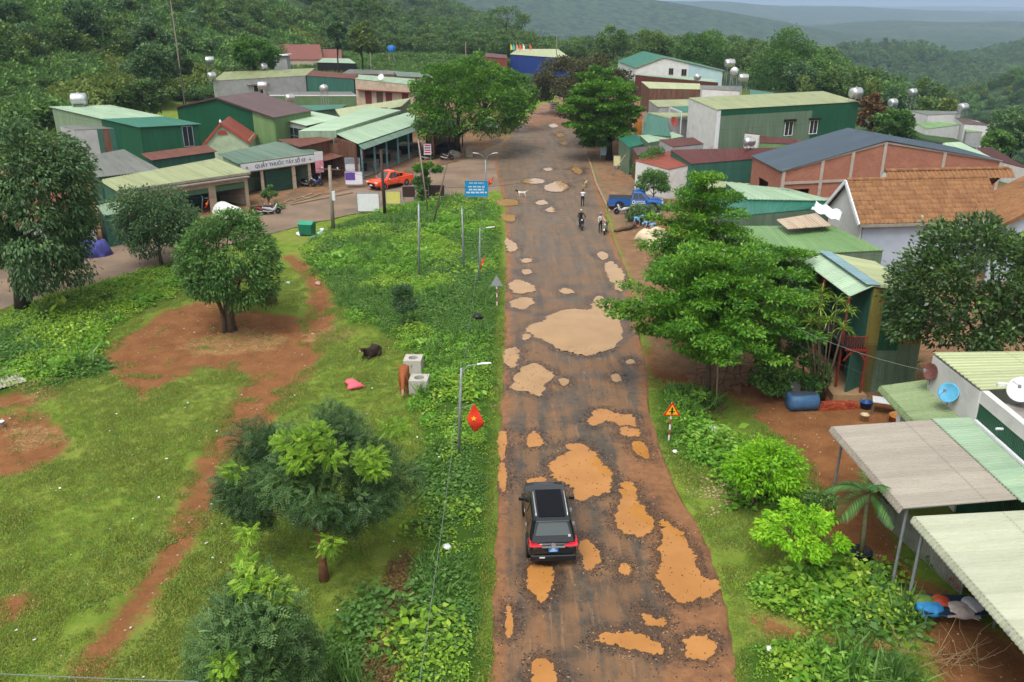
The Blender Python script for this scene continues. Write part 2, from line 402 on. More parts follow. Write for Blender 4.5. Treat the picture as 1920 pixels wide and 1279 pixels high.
# puddles, traced
PUD = [
 [(990, 612), (1020, 600), (1028, 590), (1060, 580), (1105, 580), (1112, 565), (1125, 556), (1150, 575), (1165, 600), (1168, 625), (1155, 648), (1120, 662), (1085, 665), (1050, 655), (1020, 640), (995, 628)],
 [(960, 730), (975, 690), (1000, 682), (1015, 688), (1043, 705), (1020, 722), (1015, 742), (1000, 740), (985, 733)],
 [(945, 660), (960, 652), (972, 655), (970, 685), (955, 690), (945, 680)],
 [(1098, 785), (1115, 770), (1135, 768), (1165, 778), (1185, 775), (1197, 790), (1195, 800), (1170, 796), (1140, 790), (1110, 795)],
 [(1158, 802), (1200, 806), (1200, 820), (1170, 818)],
 [(1185, 830), (1200, 828), (1213, 840), (1218, 862), (1205, 858), (1190, 850)],
 [(1030, 875), (1062, 850), (1065, 835), (1090, 832), (1115, 845), (1122, 862), (1145, 885), (1145, 905), (1140, 920), (1110, 932), (1085, 937), (1070, 920), (1050, 900)],
 [(1160, 918), (1180, 905), (1190, 925), (1210, 960), (1225, 975), (1215, 995), (1200, 1007), (1180, 1000), (1158, 985), (1157, 960)],
 [(1235, 975), (1250, 970), (1265, 980), (1285, 1000), (1290, 1030), (1310, 1065), (1330, 1085), (1347, 1100), (1335, 1120), (1300, 1127), (1270, 1127), (1255, 1110), (1240, 1090), (1243, 1060), (1240, 1020)],
 [(1085, 1020), (1100, 1013), (1118, 1030), (1123, 1050), (1105, 1070), (1093, 1055)],
 [(985, 1062), (1035, 1065), (1038, 1090), (1030, 1115), (1015, 1130), (1000, 1115), (990, 1095)],
 [(1160, 1070), (1168, 1055), (1180, 1065), (1178, 1078), (1165, 1078)],
 [(1110, 1195), (1140, 1183), (1190, 1190), (1225, 1200), (1240, 1220), (1190, 1218), (1120, 1208)],
 [(1205, 1140), (1215, 1150), (1255, 1165), (1240, 1177), (1210, 1173)],
 [(1285, 1205), (1300, 1190), (1330, 1193), (1340, 1208), (1330, 1235), (1300, 1238), (1285, 1225)],
 [(1000, 1245), (1020, 1238), (1035, 1250), (1042, 1290), (1000, 1290)],
 [(948, 1140), (957, 1138), (960, 1190), (950, 1200)], [(935, 812), (949, 815), (947, 858), (936, 863)], [(935, 872), (947, 872), (950, 915), (938, 918)],
 [(990, 818), (1003, 808), (1017, 832), (992, 838)], [(990, 900), (1018, 894), (1022, 904), (992, 906)],
 [(958, 530), (975, 525), (1000, 535), (998, 545), (975, 552), (958, 548)], [(960, 565), (985, 558), (1003, 568), (985, 578), (962, 577)],
 [(1048, 546), (1062, 541), (1076, 548), (1062, 553)], [(975, 488), (990, 485), (1000, 490), (985, 494)], [(978, 508), (992, 506), (998, 512), (985, 516)],
 [(928, 379), (945, 374), (970, 376), (970, 385), (940, 386)], [(940, 403), (965, 405), (962, 415), (945, 413)], [(946, 446), (962, 453), (970, 468), (950, 470)],
 [(978, 341), (1000, 335), (1022, 338), (1015, 344), (985, 344)], [(1022, 350), (1045, 340), (1065, 350), (1050, 360), (1025, 358)],
 [(1070, 318), (1080, 313), (1092, 322), (1085, 328)], [(1005, 380), (1020, 375), (1028, 382), (1012, 385)], [(1024, 393), (1035, 388), (1042, 398), (1028, 398)],
 [(1132, 498), (1150, 492), (1166, 510), (1168, 545), (1150, 535)], [(1145, 705), (1160, 702), (1165, 715), (1150, 716)], [(1173, 677), (1185, 674), (1188, 681), (1176, 683)],
 [(1120, 476), (1132, 472), (1140, 483), (1128, 488)], [(1048, 712), (1060, 710), (1067, 718), (1056, 723)], [(978, 628), (992, 626), (996, 633), (982, 638)],
 [(1030, 235), (1040, 232), (1046, 237), (1036, 240)], [(1042, 252), (1052, 249), (1058, 255), (1048, 258)], [(1020, 317), (1032, 315), (1036, 319), (1024, 321)], [(1050, 268), (1060, 266), (1064, 271), (1054, 273)]]
def jag(poly, step, a1, a2, seed):
 """a traced outline made ragged"""
 P = [Vector(p) for p in poly]; out = []
 n = len(P)
 for i in range(n):                                     # Catmull-Rom through the traced points
  p0, p1, p2, p3 = P[i - 1], P[i], P[(i + 1) % n], P[(i + 2) % n]
  k = max(2, int((p2 - p1).length / step))
  for j in range(k):
   t = j / k
   out.append(0.5 * ((2 * p1) + (p2 - p0) * t + (2 * p0 - 5 * p1 + 4 * p2 - p3) * t * t + (3 * p1 - p0 - 3 * p2 + p3) * t ** 3))
 A = np.array([tuple(p) for p in out]); T = np.roll(A, -1, 0) - np.roll(A, 1, 0); Nn = unit(np.stack([T[:, 1], -T[:, 0]], 1))
 d = (fbm(A[:, 0], A[:, 1], 1.3, 3, seed) - 0.5) * 2 * a1 + (vnoise(A[:, 0], A[:, 1], 7, seed + 5) - 0.5) * 1.4 * a2 + (vnoise(A[:, 0], A[:, 1], 17, seed + 8) - 0.5) * 1.6 * a2
 return A + Nn * d[:, None]
PUD_W = []
for k, p in enumerate(PUD):
 g = gpoly(p); yy = sum(q[1] for q in g) / len(g); sz = max(max(q[0] for q in g) - min(q[0] for q in g), 0.3)
 PUD_J = (g, 0.03 if yy < 50 else 0.08, min(0.30, sz * 0.17), 0.13 if sz > 0.8 else 0.06, k)
 for f_ in (1, .7, .45, .2, 0):                          # ease off until the outline no longer crosses itself
  A = jag(PUD_J[0], PUD_J[1], PUD_J[2] * f_, PUD_J[3] * f_, k)
  ar = abs((A[:, 0] * np.roll(A[:, 1], -1) - A[:, 1] * np.roll(A[:, 0], -1)).sum()) / 2; bm = bmesh.new(); vs = [bm.verts.new((x, y, 0)) for x, y in A]
  e = [bm.edges.new((vs[i], vs[(i + 1) % len(vs)])) for i in range(len(vs))]; bmesh.ops.triangle_fill(bm, edges=e, use_beauty=True, use_dissolve=False); fa_ = sum(f.calc_area() for f in bm.faces); bm.free()
  if abs(fa_ - ar) < .06 * ar: break
 PUD_W.append(A)
def pud_dist(X, Y, reach=1.6):
 """distance to the nearest puddle edge (negative inside)"""
 D = np.full(X.shape, 9.0)
 for A in PUD_W:
  lo = A.min(0) - reach; hi = A.max(0) + reach
  m = (X > lo[0]) & (X < hi[0]) & (Y > lo[1]) & (Y < hi[1])
  if m.any():
   s = max(1, len(A) // 50)
   D[m] = np.minimum(D[m], -poly_sd(X[m], Y[m], A[::s]))
 return D

# ---- terrain sheet: polar grid, finest near the camera's ground
ang = np.radians(np.linspace(-62, 62, 620))
rad = [6.0]
while rad[-1] < 190: rad.append(rad[-1] * 1.0085)
while rad[-1] < 15000: rad.append(rad[-1] * 1.028)
rad = np.array(rad)
RR, AA = np.meshgrid(rad, ang, indexing='ij')
GX = RR * np.sin(AA); GY = RR * np.cos(AA)
GZ = terrain_h(GX, GY)
near = GY < 220
sd_road = np.full(GX.shape, -50.0); sd_road[near] = poly_sd(GX[near], GY[near], ROAD)
sd_street = np.full(GX.shape, -50.0); sd_street[near] = poly_sd(GX[near], GY[near], STREET)
lush = np.full(GX.shape, -50.0); dirt = np.full(GX.shape, -50.0); straw = np.full(GX.shape, -50.0)
for p in LUSH: lush[near] = np.maximum(lush[near], poly_sd(GX[near], GY[near], p))
for p in DIRT: dirt[near] = np.maximum(dirt[near], poly_sd(GX[near], GY[near], p))
for p in STRAW: straw[near] = np.maximum(straw[near], poly_sd(GX[near], GY[near], p))
dirt[near] = np.maximum(dirt[near], -line_d(GX[near], GY[near], PATH, PATH_W))
TOWN = gpoly([(-600, 540), (0, 505), (480, 397), (690, 348), (870, 302), (948, 262)]) + [(2, 190), (-46, 172), (-54, 118), (-80, 84), (-120, 80)]
TOWN_R = gpoly([(1225, 690), (1160, 470), (1120, 340), (1088, 250)]) + [(9, 190), (30, 190), (54, 130), (56, 60), (40, 30)]
town = np.full(GX.shape, -50.0)
for p in (TOWN, TOWN_R): town[near] = np.maximum(town[near], poly_sd(GX[near], GY[near], p))
under = np.maximum(sd_road, sd_street)
mound = np.where(near, ss(lush, -0.4, 1.2) * (0.10 + 0.28 * fbm(GX, GY, 0.35, 3, 2)) + 0.10 * (fbm(GX, GY, 0.5, 3, 6) - 0.4) - 0.05 * ss(dirt, -0.3, 0.5), 0)
mound *= ss(-under, 0.0, 0.9)
# a shallow roadside ditch on the left verge
GZ = GZ + mound * near - 0.12 * ss(under, -0.15, 0.35)
# the ground keeps off the yards and floors of the buildings
nr, na = GX.shape
idx = np.arange(nr * na).reshape(nr, na)
Q = np.stack([idx[:-1, :-1], idx[:-1, 1:], idx[1:, 1:], idx[1:, :-1]], -1).reshape(-1, 4)[:, ::-1]
me = np_mesh('ground', np.stack([GX, GY, GZ], -1), Q)
for nm, arr in (('lush', lush), ('dirt', dirt), ('straw', straw), ('town', town), ('edge', under)):
 a = me.attributes.new(nm, 'FLOAT', 'POINT'); a.data.foreach_set('value', np.clip(arr, -20, 20).astype(np.float32).ravel())
wood_a = np.maximum(ss(np.hypot(GX, GY), 170, 230), ss(-(GX + 70) + (GY - 112) * 0.05, 0, 8) * ss(GY, 90, 112)); wood_a = np.maximum(wood_a, ss(GX, 50, 57) * ss(GY, 80, 95))
fa = me.attributes.new('wood', 'FLOAT', 'POINT'); fa.data.foreach_set('value', wood_a.astype(np.float32).ravel())
g = NG('ground_soil_and_grass'); p = g.pos()
nb = g.noise(0.16, 4, 0.6, p); nm_ = g.noise(0.9, 6, 0.7, p, 0.3); nf = g.noise(7.0, 5, 0.7, p); nff = g.noise(28.0, 3, 0.6, p)
grass = g.mix(g.sstep(nm_, 0.32, 0.66), lin(82, 110, 32), lin(114, 132, 50))
grass = g.mix(g.math('MULTIPLY', g.sstep(nb, 0.42, 0.7), 0.6), grass, lin(128, 128, 66))
grass = g.mix(g.math('MULTIPLY', g.sstep(nf, 0.50, 0.72), 0.45), grass, lin(60, 92, 24))
grass = g.mix(g.math('MULTIPLY', g.sstep(nff, 0.56, 0.75), 0.35), grass, lin(150, 145, 86))
bare = g.math('MULTIPLY', g.sstep(g.math('ADD', g.math('MULTIPLY', nm_, 0.7), g.math('MULTIPLY', nf, 0.3)), 0.6, 0.72), 0.5)
soil = g.mix(g.sstep(nm_, 0.3, 0.7), lin(110, 72, 44), lin(134, 92, 58))
soil = g.mix(g.math('MULTIPLY', g.sstep(nf, 0.45, 0.75), 0.5), soil, lin(98, 64, 44))
soil = g.mix(g.math('MULTIPLY', g.sstep(nff, 0.60, 0.70), 0.5), soil, lin(176, 140, 98))
col = g.mix(bare, grass, soil)
wob = g.math('ADD', g.math('MULTIPLY', g.math('SUBTRACT', nm_, 0.5), 2.2), g.math('MULTIPLY', g.math('SUBTRACT', nf, 0.5), 1.3))
dm = g.sstep(g.math('ADD', g.attr('dirt'), g.math('MULTIPLY', wob, .95)), -0.35, 0.3)
col = g.mix(dm, col, soil)
strw = g.mix(nff, lin(150, 122, 74), lin(196, 168, 118))
col = g.mix(g.math('MULTIPLY', g.sstep(g.math('ADD', g.attr('straw'), wob), -0.2, 0.6), g.sstep(nff, 0.42, 0.7)), col, strw)
col = g.mix(g.sstep(g.math('ADD', g.attr('lush'), wob), -0.3, 0.5), col, g.mix(nf, lin(40, 62, 18), lin(70, 100, 32)))
tw = g.mix(g.sstep(nm_, 0.3, 0.7), lin(110, 84, 62), lin(136, 106, 80))
col = g.mix(g.sstep(g.math('ADD', g.attr('town'), wob), -0.3, 0.6), col, tw)
woodc = g.mix(g.sstep(g.noise(0.05, 6, 0.7, p), 0.35, 0.65), lin(24, 40, 28), lin(64, 84, 52))
woodc = g.mix(g.math('MULTIPLY', g.sstep(g.noise(0.0016, 4, 0.6, p), 0.54, 0.66), 0.55), woodc, lin(98, 94, 72))
col = g.mix(g.attr('wood'), col, woodc)
g.color(col); g.rough(0.95); g.b.inputs['Specular IOR Level'].default_value = 0.1
g.bump(g.math('ADD', g.math('MULTIPLY', nf, 0.6), g.math('MULTIPLY', nff, 0.5)), 0.55, 0.10)
MAT['ground'] = g.m
ground = link_mesh('ground', me, g.m, smooth=True); tag(ground, kind='structure')

# ================================================================ main road
ys = [3.0]
while ys[-1] < 176: ys.append(ys[-1] + (0.11 if ys[-1] < 45 else 0.11 + (ys[-1] - 45) * 0.006))
ys = np.array(ys); xl = np.interp(ys, [q[1] for q in road_left], [q[0] for q in road_left]); xr = np.interp(ys, [q[1] for q in road_right], [q[0] for q in road_right])
nx = 96; tt = np.linspace(0, 1, nx)
RX = xl[:, None] + (xr - xl)[:, None] * tt[None]; RY = np.repeat(ys[:, None], nx, 1)
RX[:, 0] += (fbm(RY[:, 0], RY[:, 0] * 0, 1.1, 4, 3) - 0.5) * 0.5; RX[:, -1] += (fbm(RY[:, -1], RY[:, -1] * 0 + 7, 0.6, 4, 3) - 0.5) * 0.9
PDm = pud_dist(RX, RY)
RZ = 0.004 * (fbm(RX, RY, 0.5, 4, 8) - 0.5) * 2 + 0.012 * (vnoise(RX, RY, 5, 3) - 0.5) * ss(-np.abs(PDm - 0.3), -0.6, 0)
RZ = RZ - 0.07 * ss(-PDm, -0.02, 0.25) + 0.018
RZ[:, 0] -= 0.08; RZ[:, -1] -= 0.08
idx = np.arange(RX.size).reshape(RX.shape)
Q = np.stack([idx[:-1, :-1], idx[:-1, 1:], idx[1:, 1:], idx[1:, :-1]], -1).reshape(-1, 4)
me = np_mesh('road', np.stack([RX, RY, RZ], -1), Q)
edge_l = RX - xl[:, None]; edge_r = xr[:, None] - RX
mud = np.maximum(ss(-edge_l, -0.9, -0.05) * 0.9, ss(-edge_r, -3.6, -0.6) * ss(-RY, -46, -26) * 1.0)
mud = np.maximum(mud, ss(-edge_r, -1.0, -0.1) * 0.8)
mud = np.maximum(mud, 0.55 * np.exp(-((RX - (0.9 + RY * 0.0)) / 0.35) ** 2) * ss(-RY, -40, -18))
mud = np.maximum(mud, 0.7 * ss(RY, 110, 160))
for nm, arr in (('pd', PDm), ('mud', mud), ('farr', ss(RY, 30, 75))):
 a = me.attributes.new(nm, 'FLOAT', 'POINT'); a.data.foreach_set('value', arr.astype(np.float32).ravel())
g = NG('broken_muddy_asphalt'); p = g.pos()
n1 = g.noise(0.45, 5, 0.65, p, 0.3); n2 = g.noise(3.0, 6, 0.7, p); n3 = g.noise(26.0, 3, 0.65, p)
stre = g.noise(1.0, 5, 0.6, g.scale(p, (1.7, 0.10, 1))); str2 = g.noise(1.0, 4, 0.65, g.scale(p, (4.5, 0.3, 1)))
asp = g.mix(g.sstep(n2, 0.3, 0.7), lin(64, 58, 51), lin(90, 79, 67))
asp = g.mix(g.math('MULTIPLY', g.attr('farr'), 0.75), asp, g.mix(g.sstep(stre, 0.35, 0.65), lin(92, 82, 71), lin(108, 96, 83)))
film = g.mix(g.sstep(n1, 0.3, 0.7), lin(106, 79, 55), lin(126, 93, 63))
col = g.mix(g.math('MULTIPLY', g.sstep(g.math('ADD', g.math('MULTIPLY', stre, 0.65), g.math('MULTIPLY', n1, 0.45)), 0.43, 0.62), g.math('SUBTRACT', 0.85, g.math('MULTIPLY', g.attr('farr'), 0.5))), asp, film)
col = g.mix(g.math('MULTIPLY', g.sstep(str2, 0.55, 0.68), 0.45), col, lin(146, 112, 80))
mudc = g.mix(g.sstep(n2, 0.3, 0.7), lin(112, 76, 50), lin(136, 96, 64))
col = g.mix(g.sstep(g.math('ADD', g.attr('mud'), g.math('MULTIPLY', g.math('SUBTRACT', g.math('ADD', g.math('MULTIPLY', n1, 0.5), g.math('MULTIPLY', n2, 0.5)), 0.5), 1.6)), 0.30, 0.72), col, mudc)
# broken black chippings round the potholes, washed out by traffic along the road
ring = g.sstep(g.math('ADD', g.attr('pd'), g.math('MULTIPLY', g.math('SUBTRACT', n1, 0.5), 3.6)), 0.9, -0.2)
vor = g.n('TexVoronoi'); vor.inputs['Scale'].default_value = 16.0; g.l(p, vor.inputs['Vector'])
chip = g.mix(g.sstep(vor.outputs['Distance'], 0.15, 0.5), lin(72, 66, 62), lin(40, 37, 36))
chip = g.mix(g.math('MULTIPLY', g.sstep(g.noise(9.0, 3, 0.6, p), 0.55, 0.66), 0.6), chip, lin(140, 100, 62))
col = g.mix(g.math('MULTIPLY', ring, 0.62), col, chip)
col = g.mix(g.math('MULTIPLY', g.sstep(g.noise(5.0, 4, 0.7, p, 0.6), 0.66, 0.72), 0.55), col, lin(176, 134, 88))   # pale mud splashes
col = g.mix(g.math('MULTIPLY', g.sstep(n3, 0.64, 0.72), 0.5), col, lin(150, 136, 122))                              # loose chippings
wv = g.n('TexVoronoi'); wv.feature = 'DISTANCE_TO_EDGE'; wv.inputs['Scale'].default_value = 0.55
wp = g.n('VectorMath'); wp.operation = 'ADD'; wn = g.n('TexNoise'); wn.inputs['Scale'].default_value = 1.2; g.l(p, wn.inputs['Vector'])
g.l(p, wp.inputs[0]); g.l(wn.outputs['Color'], wp.inputs[1]); g.l(wp.outputs[0], wv.inputs['Vector'])
col = g.mix(g.math('MULTIPLY', g.math('MULTIPLY', g.sstep(wv.outputs['Distance'], 0.014, 0.004), g.sstep(g.noise(0.22, 2, 0.5, p), 0.45, 0.6)), 0.6), col, lin(58, 52, 48))
g.color(col)
wet = g.sstep(g.math('ADD', g.attr('pd'), g.math('MULTIPLY', g.math('SUBTRACT', n2, .5), .5)), .34, .02)
col = g.mix(g.math('MULTIPLY', wet, .55), col, lin(84, 60, 40)); g.color(col)
g.rough(g.mix(wet, g.mix(g.sstep(n1, 0.4, 0.65), (0.4,) * 3, (0.8,) * 3), (.16,) * 3))
g.bump(g.math('ADD', g.math('MULTIPLY', n2, 0.5), g.math('MULTIPLY', n3, 0.5)), 0.6, 0.04)
MAT['road'] = g.m
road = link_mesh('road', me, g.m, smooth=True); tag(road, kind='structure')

# muddy water lying in the potholes
g = NG('muddy_water'); p = g.pos()
c = g.mix(g.sstep(g.noise(0.6, 4, 0.6, p), 0.3, 0.7), lin(156, 106, 53), lin(170, 119, 63))
g.color(c); g.rough(0.03); g.b.inputs['IOR'].default_value = 1.45; g.b.inputs['Specular IOR Level'].default_value = 0.5
g.bump(g.noise(2.0, 2, 0.5, p), 0.015, 0.02)
MAT['mudwater'] = g.m
g2 = g.m.copy(); g2.name = 'pale_sky_toned_water'; MAT['sky_toned'] = g2  # paler tone puts the sky's reflection into the far puddles' colour
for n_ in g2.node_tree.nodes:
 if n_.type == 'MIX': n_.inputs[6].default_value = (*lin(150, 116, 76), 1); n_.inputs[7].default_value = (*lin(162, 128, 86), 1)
for A in PUD_W:
 bm = bmesh.new()
 vs = [bm.verts.new((x, y, 0.014 if A[:, 1].mean() < 55 else 0.034)) for x, y in A]
 e = [bm.edges.new((vs[i], vs[(i + 1) % len(vs)])) for i in range(len(vs))]
 bmesh.ops.triangle_fill(bm, edges=e, use_beauty=True, use_dissolve=False)
 for f in bm.faces:
  if f.normal.z < 0: f.normal_flip()
 me = bpy.data.meshes.new('puddle'); bm.to_mesh(me); bm.free()
 o = link_mesh('puddle', me, MAT['mudwater'] if A[:, 1].mean() < 37 else MAT['sky_toned']); tag(o, kind='structure')

# ================================================================ side street and paved aprons
def flat_sheet(name, poly, z, mat, step=0.8, kind='structure', wob=0.0):
 A = jag(poly, step, wob, wob * 0.3, 3) if wob else np.array(poly)
 bm = bmesh.new(); vs = [bm.verts.new((x, y, z)) for x, y in A]
 e = [bm.edges.new((vs[i], vs[(i + 1) % len(vs)])) for i in range(len(vs))]
 bmesh.ops.triangle_fill(bm, edges=e, use_beauty=True, use_dissolve=False)
 for f in bm.faces:
  if f.normal.z < 0: f.normal_flip()
 me = bpy.data.meshes.new(name); bm.to_mesh(me); bm.free()
 o = link_mesh(name, me, mat)
 if kind: tag(o, kind=kind)
 return o
g = NG('worn_brown_street'); p = g.pos()
n1 = g.noise(0.25, 5, 0.6, p); n2 = g.noise(2.5, 5, 0.7, p)
col = g.mix(g.sstep(n1, 0.35, 0.65), lin(108, 92, 77), lin(128, 109, 91))
col = g.mix(g.math('MULTIPLY', g.sstep(n2, 0.5, 0.75), 0.5), col, lin(94, 76, 61))
col = g.mix(g.math('MULTIPLY', g.sstep(g.noise(0.12, 3, 0.6, p), 0.55, 0.7), 0.6), col, lin(84, 78, 72))
g.color(col); g.rough(0.8); g.bump(n2, 0.3, 0.03); MAT['street'] = g.m
flat_sheet('side_street', STREET, -0.006, g.m, 1.0, wob=0.35)
con = paint('old_concrete_paving', lin(150, 128, 102), 0.85, 0.14, 0.6, grime=0.5, grime_c=lin(92, 72, 54))
flat_sheet('forecourt', gpoly([(480, 398), (590, 370), (690, 348), (790, 319), (862, 300), (900, 282), (945, 263), (945, 236), (880, 235), (800, 262), (690, 322), (600, 338), (470, 392), (380, 405), (400, 420)]), 0.006, paint('damp_dirt_forecourt', lin(112, 89, 69), 0.7, 0.2, 0.35, grime=0.5, grime_c=lin(88, 70, 54)), wob=0.2)
flat_sheet('roadside_apron', gpoly([(1170, 420), (1143, 402), (1132, 383), (1121, 340), (1104, 290), (1089, 250), (1110, 250), (1150, 290), (1190, 340), (1260, 380), (1240, 405)]), 0.010, paint('damp_sand_apron', lin(124, 102, 78), 0.75, 0.18, 0.35, grime=0.4, grime_c=lin(100, 76, 56)), wob=0.15)
# concrete kerbs beside the road on the right and along the pharmacy side
def kerb(pts, w, h, name='kerb'):
 """a run of kerb stones with open joints, each stone a part"""
 run = [at(*q) for q in pts]; k = empty(name, run[0]); tag(k, kind='structure')
 m = MAT['old_concrete_paving']
 for a, b in zip(run[:-1], run[1:]):
  L = (b - a).length; n = max(1, int(L / 2.4)); d = (b - a).normalized()
  for i in range(n):
   p0 = a + d * (L * i / n + 0.03); p1 = a + d * (L * (i + 1) / n - 0.03)
   mb = MB(); mb.bar(local(k, p0 + Vector((0, 0, h / 2))), local(k, p1 + Vector((0, 0, h / 2))), w, h)
   mb.build('kerb_stone', m, k)
 return k
kerb([(1143, 398), (1118, 345), (1103, 296), (1087, 252)], 0.22, 0.13)
kerb([(545, 385), (600, 374), (660, 362)], 0.3, 0.12)
# drain slabs in front of the pharmacy: frames with sunk covers
for k, (a, b) in enumerate([((531, 381), (553, 372)), ((549, 376), (572, 368)), ((566, 371), (588, 363))]):
 A = at(*a); B = at(*b); dv = (B - A); n = Vector((dv.y, -dv.x, 0)).normalized() * 0.9
 mb = MB()
 for u, v in ((A, A + dv * 0.9), (A + n, A + n + dv * 0.9)): mb.bar(u + Vector((0, 0, .05)), v + Vector((0, 0, .05)), 0.18, 0.1)
 mb.bar(A + Vector((0, 0, .052)), A + n + Vector((0, 0, .052)), 0.2, 0.1)
 o = mb.build('drain_frame', MAT['old_concrete_paving']); tag(o, kind='structure')
# flagstones laid in the yard under the big tree
sp = empty('stone_paving', at(1345, 700)); tag(sp, kind='structure')
rg = random.Random(5); slabm = paint('brown_flagstone', lin(128, 92, 66), 0.8, 0.2, 1.2, grime=0.3, grime_c=lin(84, 58, 40))
cells = []
P0, P1, P2 = at(1282, 735), at(1402, 735), at(1300, 662)
ux = (P1 - P0); uy = (P2 - P0); nxs, nys = 8, 7
pts = {(i, j): (i + rg.uniform(-.33, .33), j + rg.uniform(-.33, .33)) for i in range(nxs + 1) for j in range(nys + 1)}
def upt(q): return P0 + ux * (q[0] / nxs) + uy * (q[1] / nys)
for i in range(nxs):
 for j in range(nys):
  q = [pts[i, j], pts[i + 1, j], pts[i + 1, j + 1], pts[i, j + 1]]
  m4 = [((q[k][0] + q[(k + 1) % 4][0]) / 2 + rg.uniform(-.08, .08), (q[k][1] + q[(k + 1) % 4][1]) / 2 + rg.uniform(-.08, .08)) for k in range(4)]
  cx = sum(a[0] for a in q) / 4; cyy = sum(a[1] for a in q) / 4
  if (cx - 4.2) ** 2 / 18 + (cyy - 3.4) ** 2 / 13 > 1: continue
  ring = []
  for k in range(4):
   for s_ in (q[k], m4[k]):
    ring.append((cx + (s_[0] - cx) * 0.9, cyy + (s_[1] - cyy) * 0.9))
  th = 0.045 + rg.uniform(0, .02)
  lo = [local(sp, upt(a)) for a in ring]
  mb = MB(); n = len(lo)
  mb.add([(a.x, a.y, -0.06) for a in lo] + [(a.x, a.y, th) for a in lo], [tuple(range(n - 1, -1, -1)), tuple(range(n, 2 * n))] + [(k, (k + 1) % n, n + (k + 1) % n, n + k) for k in range(n)])
  mb.build('flagstone', slabm, sp)
# ================================================================ plants
rng = np.random.default_rng(7)
LEAF = {
 'weed':   leafmat('weed_leaves', lin(62, 106, 28), lin(108, 160, 48), lin(160, 196, 90)),
 'weed2':  leafmat('dull_weed_leaves', lin(54, 90, 34), lin(88, 130, 56), lin(132, 166, 92)),
 'grass':  leafmat('grass_blades', lin(90, 122, 36), lin(126, 152, 56), lin(172, 170, 100)),
 'straw':  leafmat('dry_straw', lin(130, 102, 60), lin(172, 142, 92), lin(206, 182, 134), 0.15),
 'dark':   leafmat('dark_green_leaves', lin(42, 68, 42), lin(74, 106, 62), lin(126, 154, 96), 0.25),
 'mid':    leafmat('mid_green_leaves', lin(40, 72, 32), lin(74, 114, 50), lin(130, 164, 86), 0.3),
 'blue':   leafmat('blue_green_leaflets', lin(40, 64, 38), lin(72, 104, 56), lin(124, 154, 86), 0.25),
 'young':  leafmat('young_yellow_green_leaves', lin(84, 122, 34), lin(132, 172, 50), lin(190, 208, 92), 0.4),
 'almond': leafmat('layered_almond_leaves', lin(34, 74, 22), lin(64, 116, 30), lin(136, 178, 56), 0.35),
 'lime':   leafmat('lime_green_leaves', lin(76, 132, 14), lin(124, 182, 28), lin(178, 216, 64), 0.4),
 'jack':   leafmat('glossy_dark_leaves', lin(38, 62, 32), lin(68, 98, 46), lin(124, 150, 78), 0.2, 0.35, 0.5),
 'sweet':  leafmat('green_street_tree_leaves', lin(36, 70, 20), lin(66, 112, 32), lin(124, 164, 62), 0.3),
 'purple': leafmat('dull_purple_green_leaves', lin(44, 42, 34), lin(70, 70, 46), lin(104, 106, 62), 0.25),
 'wood':   leafmat('far_wood_leaves', lin(44, 68, 32), lin(74, 104, 48), lin(120, 146, 74), 0.2),
 'wood2':  leafmat('far_wood_pale_leaves', lin(58, 78, 34), lin(92, 114, 48), lin(140, 154, 78), 0.2),
 'yucca':  leafmat('strap_leaves', lin(50, 84, 20), lin(92, 130, 36), lin(170, 190, 80), 0.3),
 'palm':   leafmat('palm_leaflets', lin(36, 76, 36), lin(66, 112, 52), lin(120, 152, 84), 0.3),
 'brown':  leafmat('withered_leaves', lin(76, 56, 34), lin(112, 88, 52), lin(150, 124, 78), 0.2)}
bark = paint('grey_brown_bark', lin(98, 82, 66), 0.9, 0.3, 6.0, grime=0.4, grime_c=lin(52, 44, 36))
bark_red = paint('red_brown_bark', lin(128, 88, 60), 0.9, 0.25, 5.0)
bark_dark = paint('dark_wet_bark', lin(52, 44, 38), 0.9, 0.3, 6.0)

def src_leaf_clump(name, n, rx, h, L, W, mat, seed, up=0.5, flat=0.0, dome=True):
 r = np.random.default_rng(seed)
 a = r.uniform(0, 2 * PI, n); q = np.sqrt(r.uniform(0, 1, n)); t = r.uniform(0.1, 1, n)
 z = h * (1 - q * q * 0.8) * t if dome else h * t
 C = np.stack([q * rx * np.cos(a), q * rx * np.sin(a), z], 1)
 b = r.uniform(0, 2 * PI, n)
 D = np.stack([np.cos(b), np.sin(b), r.normal(0.1, 0.35, n)], 1)
 N = np.stack([r.normal(0, .5, n), r.normal(0, .5, n), np.full(n, 1.0)], 1)
 s = r.uniform(0.7, 1.3, n)
 V, Q = leaf_quads(C - unit(D) * L * 0.4, D, N, L * s, W * s)
 return np_mesh(name, V, Q, np.clip(0.18 + 0.62 * (r.uniform(0, 1, n) ** 1.2), 0, 1), [mat])
def src_grass(name, n, rx, h, W, mat, seed, spread=0.5):
 r = np.random.default_rng(seed)
 a = r.uniform(0, 2 * PI, n); q = np.sqrt(r.uniform(0, 1, n))
 C = np.stack([q * rx * np.cos(a), q * rx * np.sin(a), np.zeros(n)], 1)
 D = np.stack([r.normal(0, spread, n), r.normal(0, spread, n), np.ones(n)], 1)
 N = np.stack([r.normal(0, 1, n), r.normal(0, 1, n), np.full(n, .3)], 1)
 V, Q = leaf_quads(C, D, N, h * r.uniform(.6, 1.2, n), W, 0.25)
 return np_mesh(name, V, Q, r.uniform(0, 1, n), [mat])
def src_stone(name, mat, seed):
 r = np.random.default_rng(seed); bm = bmesh.new(); bmesh.ops.create_icosphere(bm, subdivisions=1, radius=0.5)
 for v in bm.verts: v.co = Vector((v.co.x * r.uniform(.7, 1.2), v.co.y * r.uniform(.7, 1.2), v.co.z * r.uniform(.4, .8)))
 me = bpy.data.meshes.new(name); bm.to_mesh(me); bm.free(); me.materials.append(mat); return me
